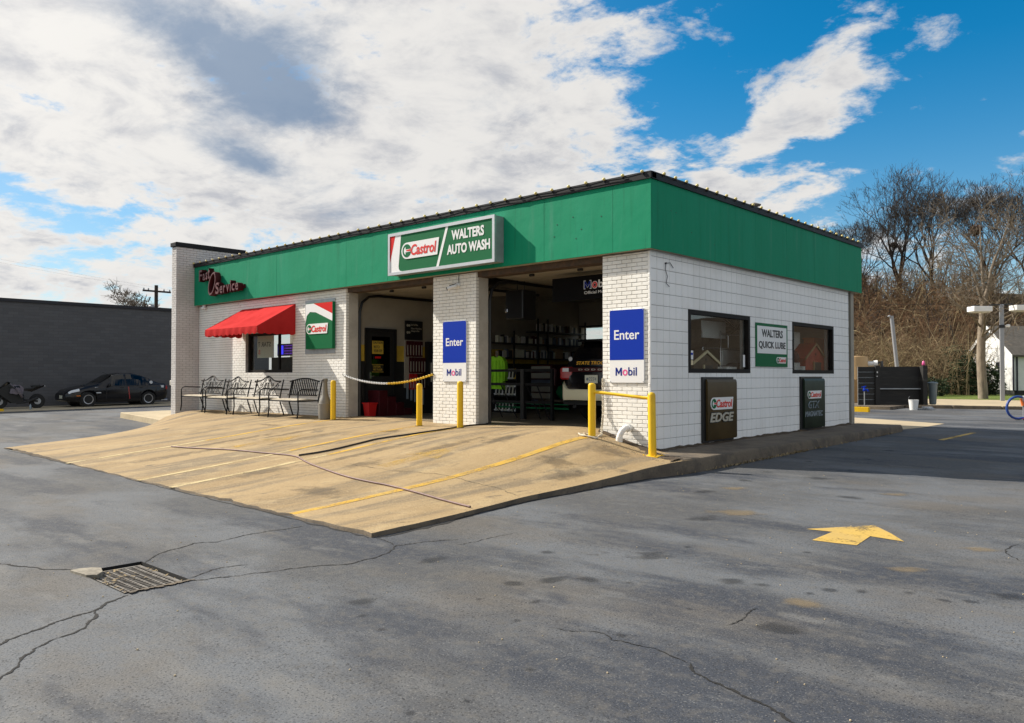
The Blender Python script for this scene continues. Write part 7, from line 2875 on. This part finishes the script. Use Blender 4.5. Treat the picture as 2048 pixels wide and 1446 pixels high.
def white_house():
    K = Vector((-2.95, 43.6, .05))                 # near corner
    g = Vector((-.66, .75, 0)).normalized()        # along the gable wall, going back left
    s = Vector((.75, .66, 0)).normalized()         # along the eaves wall, going right
    h = thing('white_house', 'small white clapboard house with a grey shingled roof beyond the lamp post', 'house', tuple(K))
    GW, SL, WH, PK = 4.6, 9.0, 2.48, 4.15

    def PG(u, v, n):
        p = K + g * u - s * n
        return (p.x, p.y, K.z + v)

    def PE(u, v, n):
        p = K + s * u - g * n
        return (p.x, p.y, K.z + v)
    part('foundation', MB().prism([(0, -.2), (GW, -.2), (GW, .34), (0, .34)], PG, -.1, -.03).prism([(.1, -.2), (SL, -.2), (SL, .34), (.1, .34)], PE, -.1, -.03), M['foundation'], h)
    n = 18
    q = MB()
    part('wall', MB().prism([(0.02, .3), (GW - .02, .3), (GW - .02, WH), (GW / 2, PK), (.02, WH)], PG, -SL, -.02), M['siding'], h)
    bd = MB()
    for k in range(n):
        v0 = .32 + k * .12
        bd.prism([(0, v0), (GW, v0), (GW, v0 + .118), (0, v0 + .118)], PG, -.02, .005)
        bd.prism([(0, v0), (SL, v0), (SL, v0 + .118), (0, v0 + .118)], PE, -.02, .005)
    v0 = .32 + n * .12
    while v0 < PK - .15:
        f = max(.03, 1 - (v0 + .1 - WH) / (PK - WH))
        f = min(1, f)
        bd.prism([(GW / 2 - GW / 2 * f, v0), (GW / 2 + GW / 2 * f, v0), (GW / 2 + GW / 2 * f, v0 + .118), (GW / 2 - GW / 2 * f, v0 + .118)], PG, -.02, .004)
        v0 += .12
    o = part('clapboard', bd, M['siding'], h)
    o['kind'] = 'stuff'
    r = MB()
    ov = .28
    sl = (PK - WH) / (GW / 2)
    for sg in (0, 1):
        if sg == 0:
            uu = [(-ov, WH - ov * sl), (GW / 2, PK), (GW / 2, PK + .12), (-ov, WH - ov * sl + .12)]
        else:
            uu = [(GW / 2, PK), (GW + ov, WH - ov * sl), (GW + ov, WH - ov * sl + .12), (GW / 2, PK + .12)]
        rp = part('roof', MB().prism(uu, PG, -SL - .2, .22), M['shingle'], h)
        part('barge_board', MB().prism([(u, v - .10 if i < 2 else v) for i, (u, v) in enumerate(uu)], PG, .221, .25), M['siding'], rp)
    part('corner_board', MB().prism([(-.03, .3), (.07, .3), (.07, WH), (-.03, WH)], PG, -.02, .03), M['darktrim'], h)
    part('down_pipe', MB().tube([PE(.18, .2, .05), PE(.18, 2.3, .05), PE(.05, 2.42, .2)], .045, 6), M['darktrim'], h)
    for u in (1.5, 3.3):
        w = part('window', MB().prism([(u - .30, 1.05), (u + .30, 1.05), (u + .30, 2.05), (u - .30, 2.05)], PG, .006, .03), M['white'], h)
        part('pane', MB().prism([(u - .24, 1.10), (u + .24, 1.10), (u + .24, 1.53), (u - .24, 1.53)], PG, .03, .034).prism([(u - .24, 1.59), (u + .24, 1.59), (u + .24, 2.0), (u - .24, 2.0)], PG, .03, .034), M['darktrim'], w)


white_house()


def vacuum():
    x, y = 2.45, 15.85
    z = zg(x, y)
    v = thing('vacuum_station', 'grey vacuum post with a looping blue hose at the right edge of the drive', 'vacuum station', (x, y, z))
    part('post', MB().rbox((x, y, z + .32), (.13, .13, .64), b=.01), M['greypole'], v)
    part('box', MB().rbox((x + .12, y + .08, z + .62), (.42, .30, .16), b=.02), M['alu'], v)
    pts = [(x - .08, y - .05, z + .66)]
    for i in range(13):
        a = R(75 + i * 18)
        pts.append((x - .16 + .24 * math.cos(a), y - .16 + .22 * math.cos(a), z + .36 + .32 * math.sin(a)))
    pts.append((x + .15, y + .05, z + .05))
    part('hose', MB().tube(pts, .035, 8), M['bluehose'], v, True)
    part('nozzle', MB().tube([(x - .10, y - .1, z + .62), (x - .05, y - .07, z + .42)], [.03, .045], 8), M['orange'], v)
    part('pink_strap', MB().tube([(x - .26, y - .2, z + .05), (x + .0, y - .05, z + .05)], .025, 6), M['pink'], v)


vacuum()


def wires():
    w = MB()
    for z0, z1 in ((6.3, 5.3), (6.0, 4.9)):
        w.tube([(-20 + 45 * t, 38 + 20 * t, z0 + (z1 - z0) * t - 1.6 * t * (1 - t)) for t in [i / 12 for i in range(13)]], .013, 4)
    solo('overhead_wire', w, M['black'], 'pair of thin dark wires sagging across the brown brush', 'overhead wire')


wires()
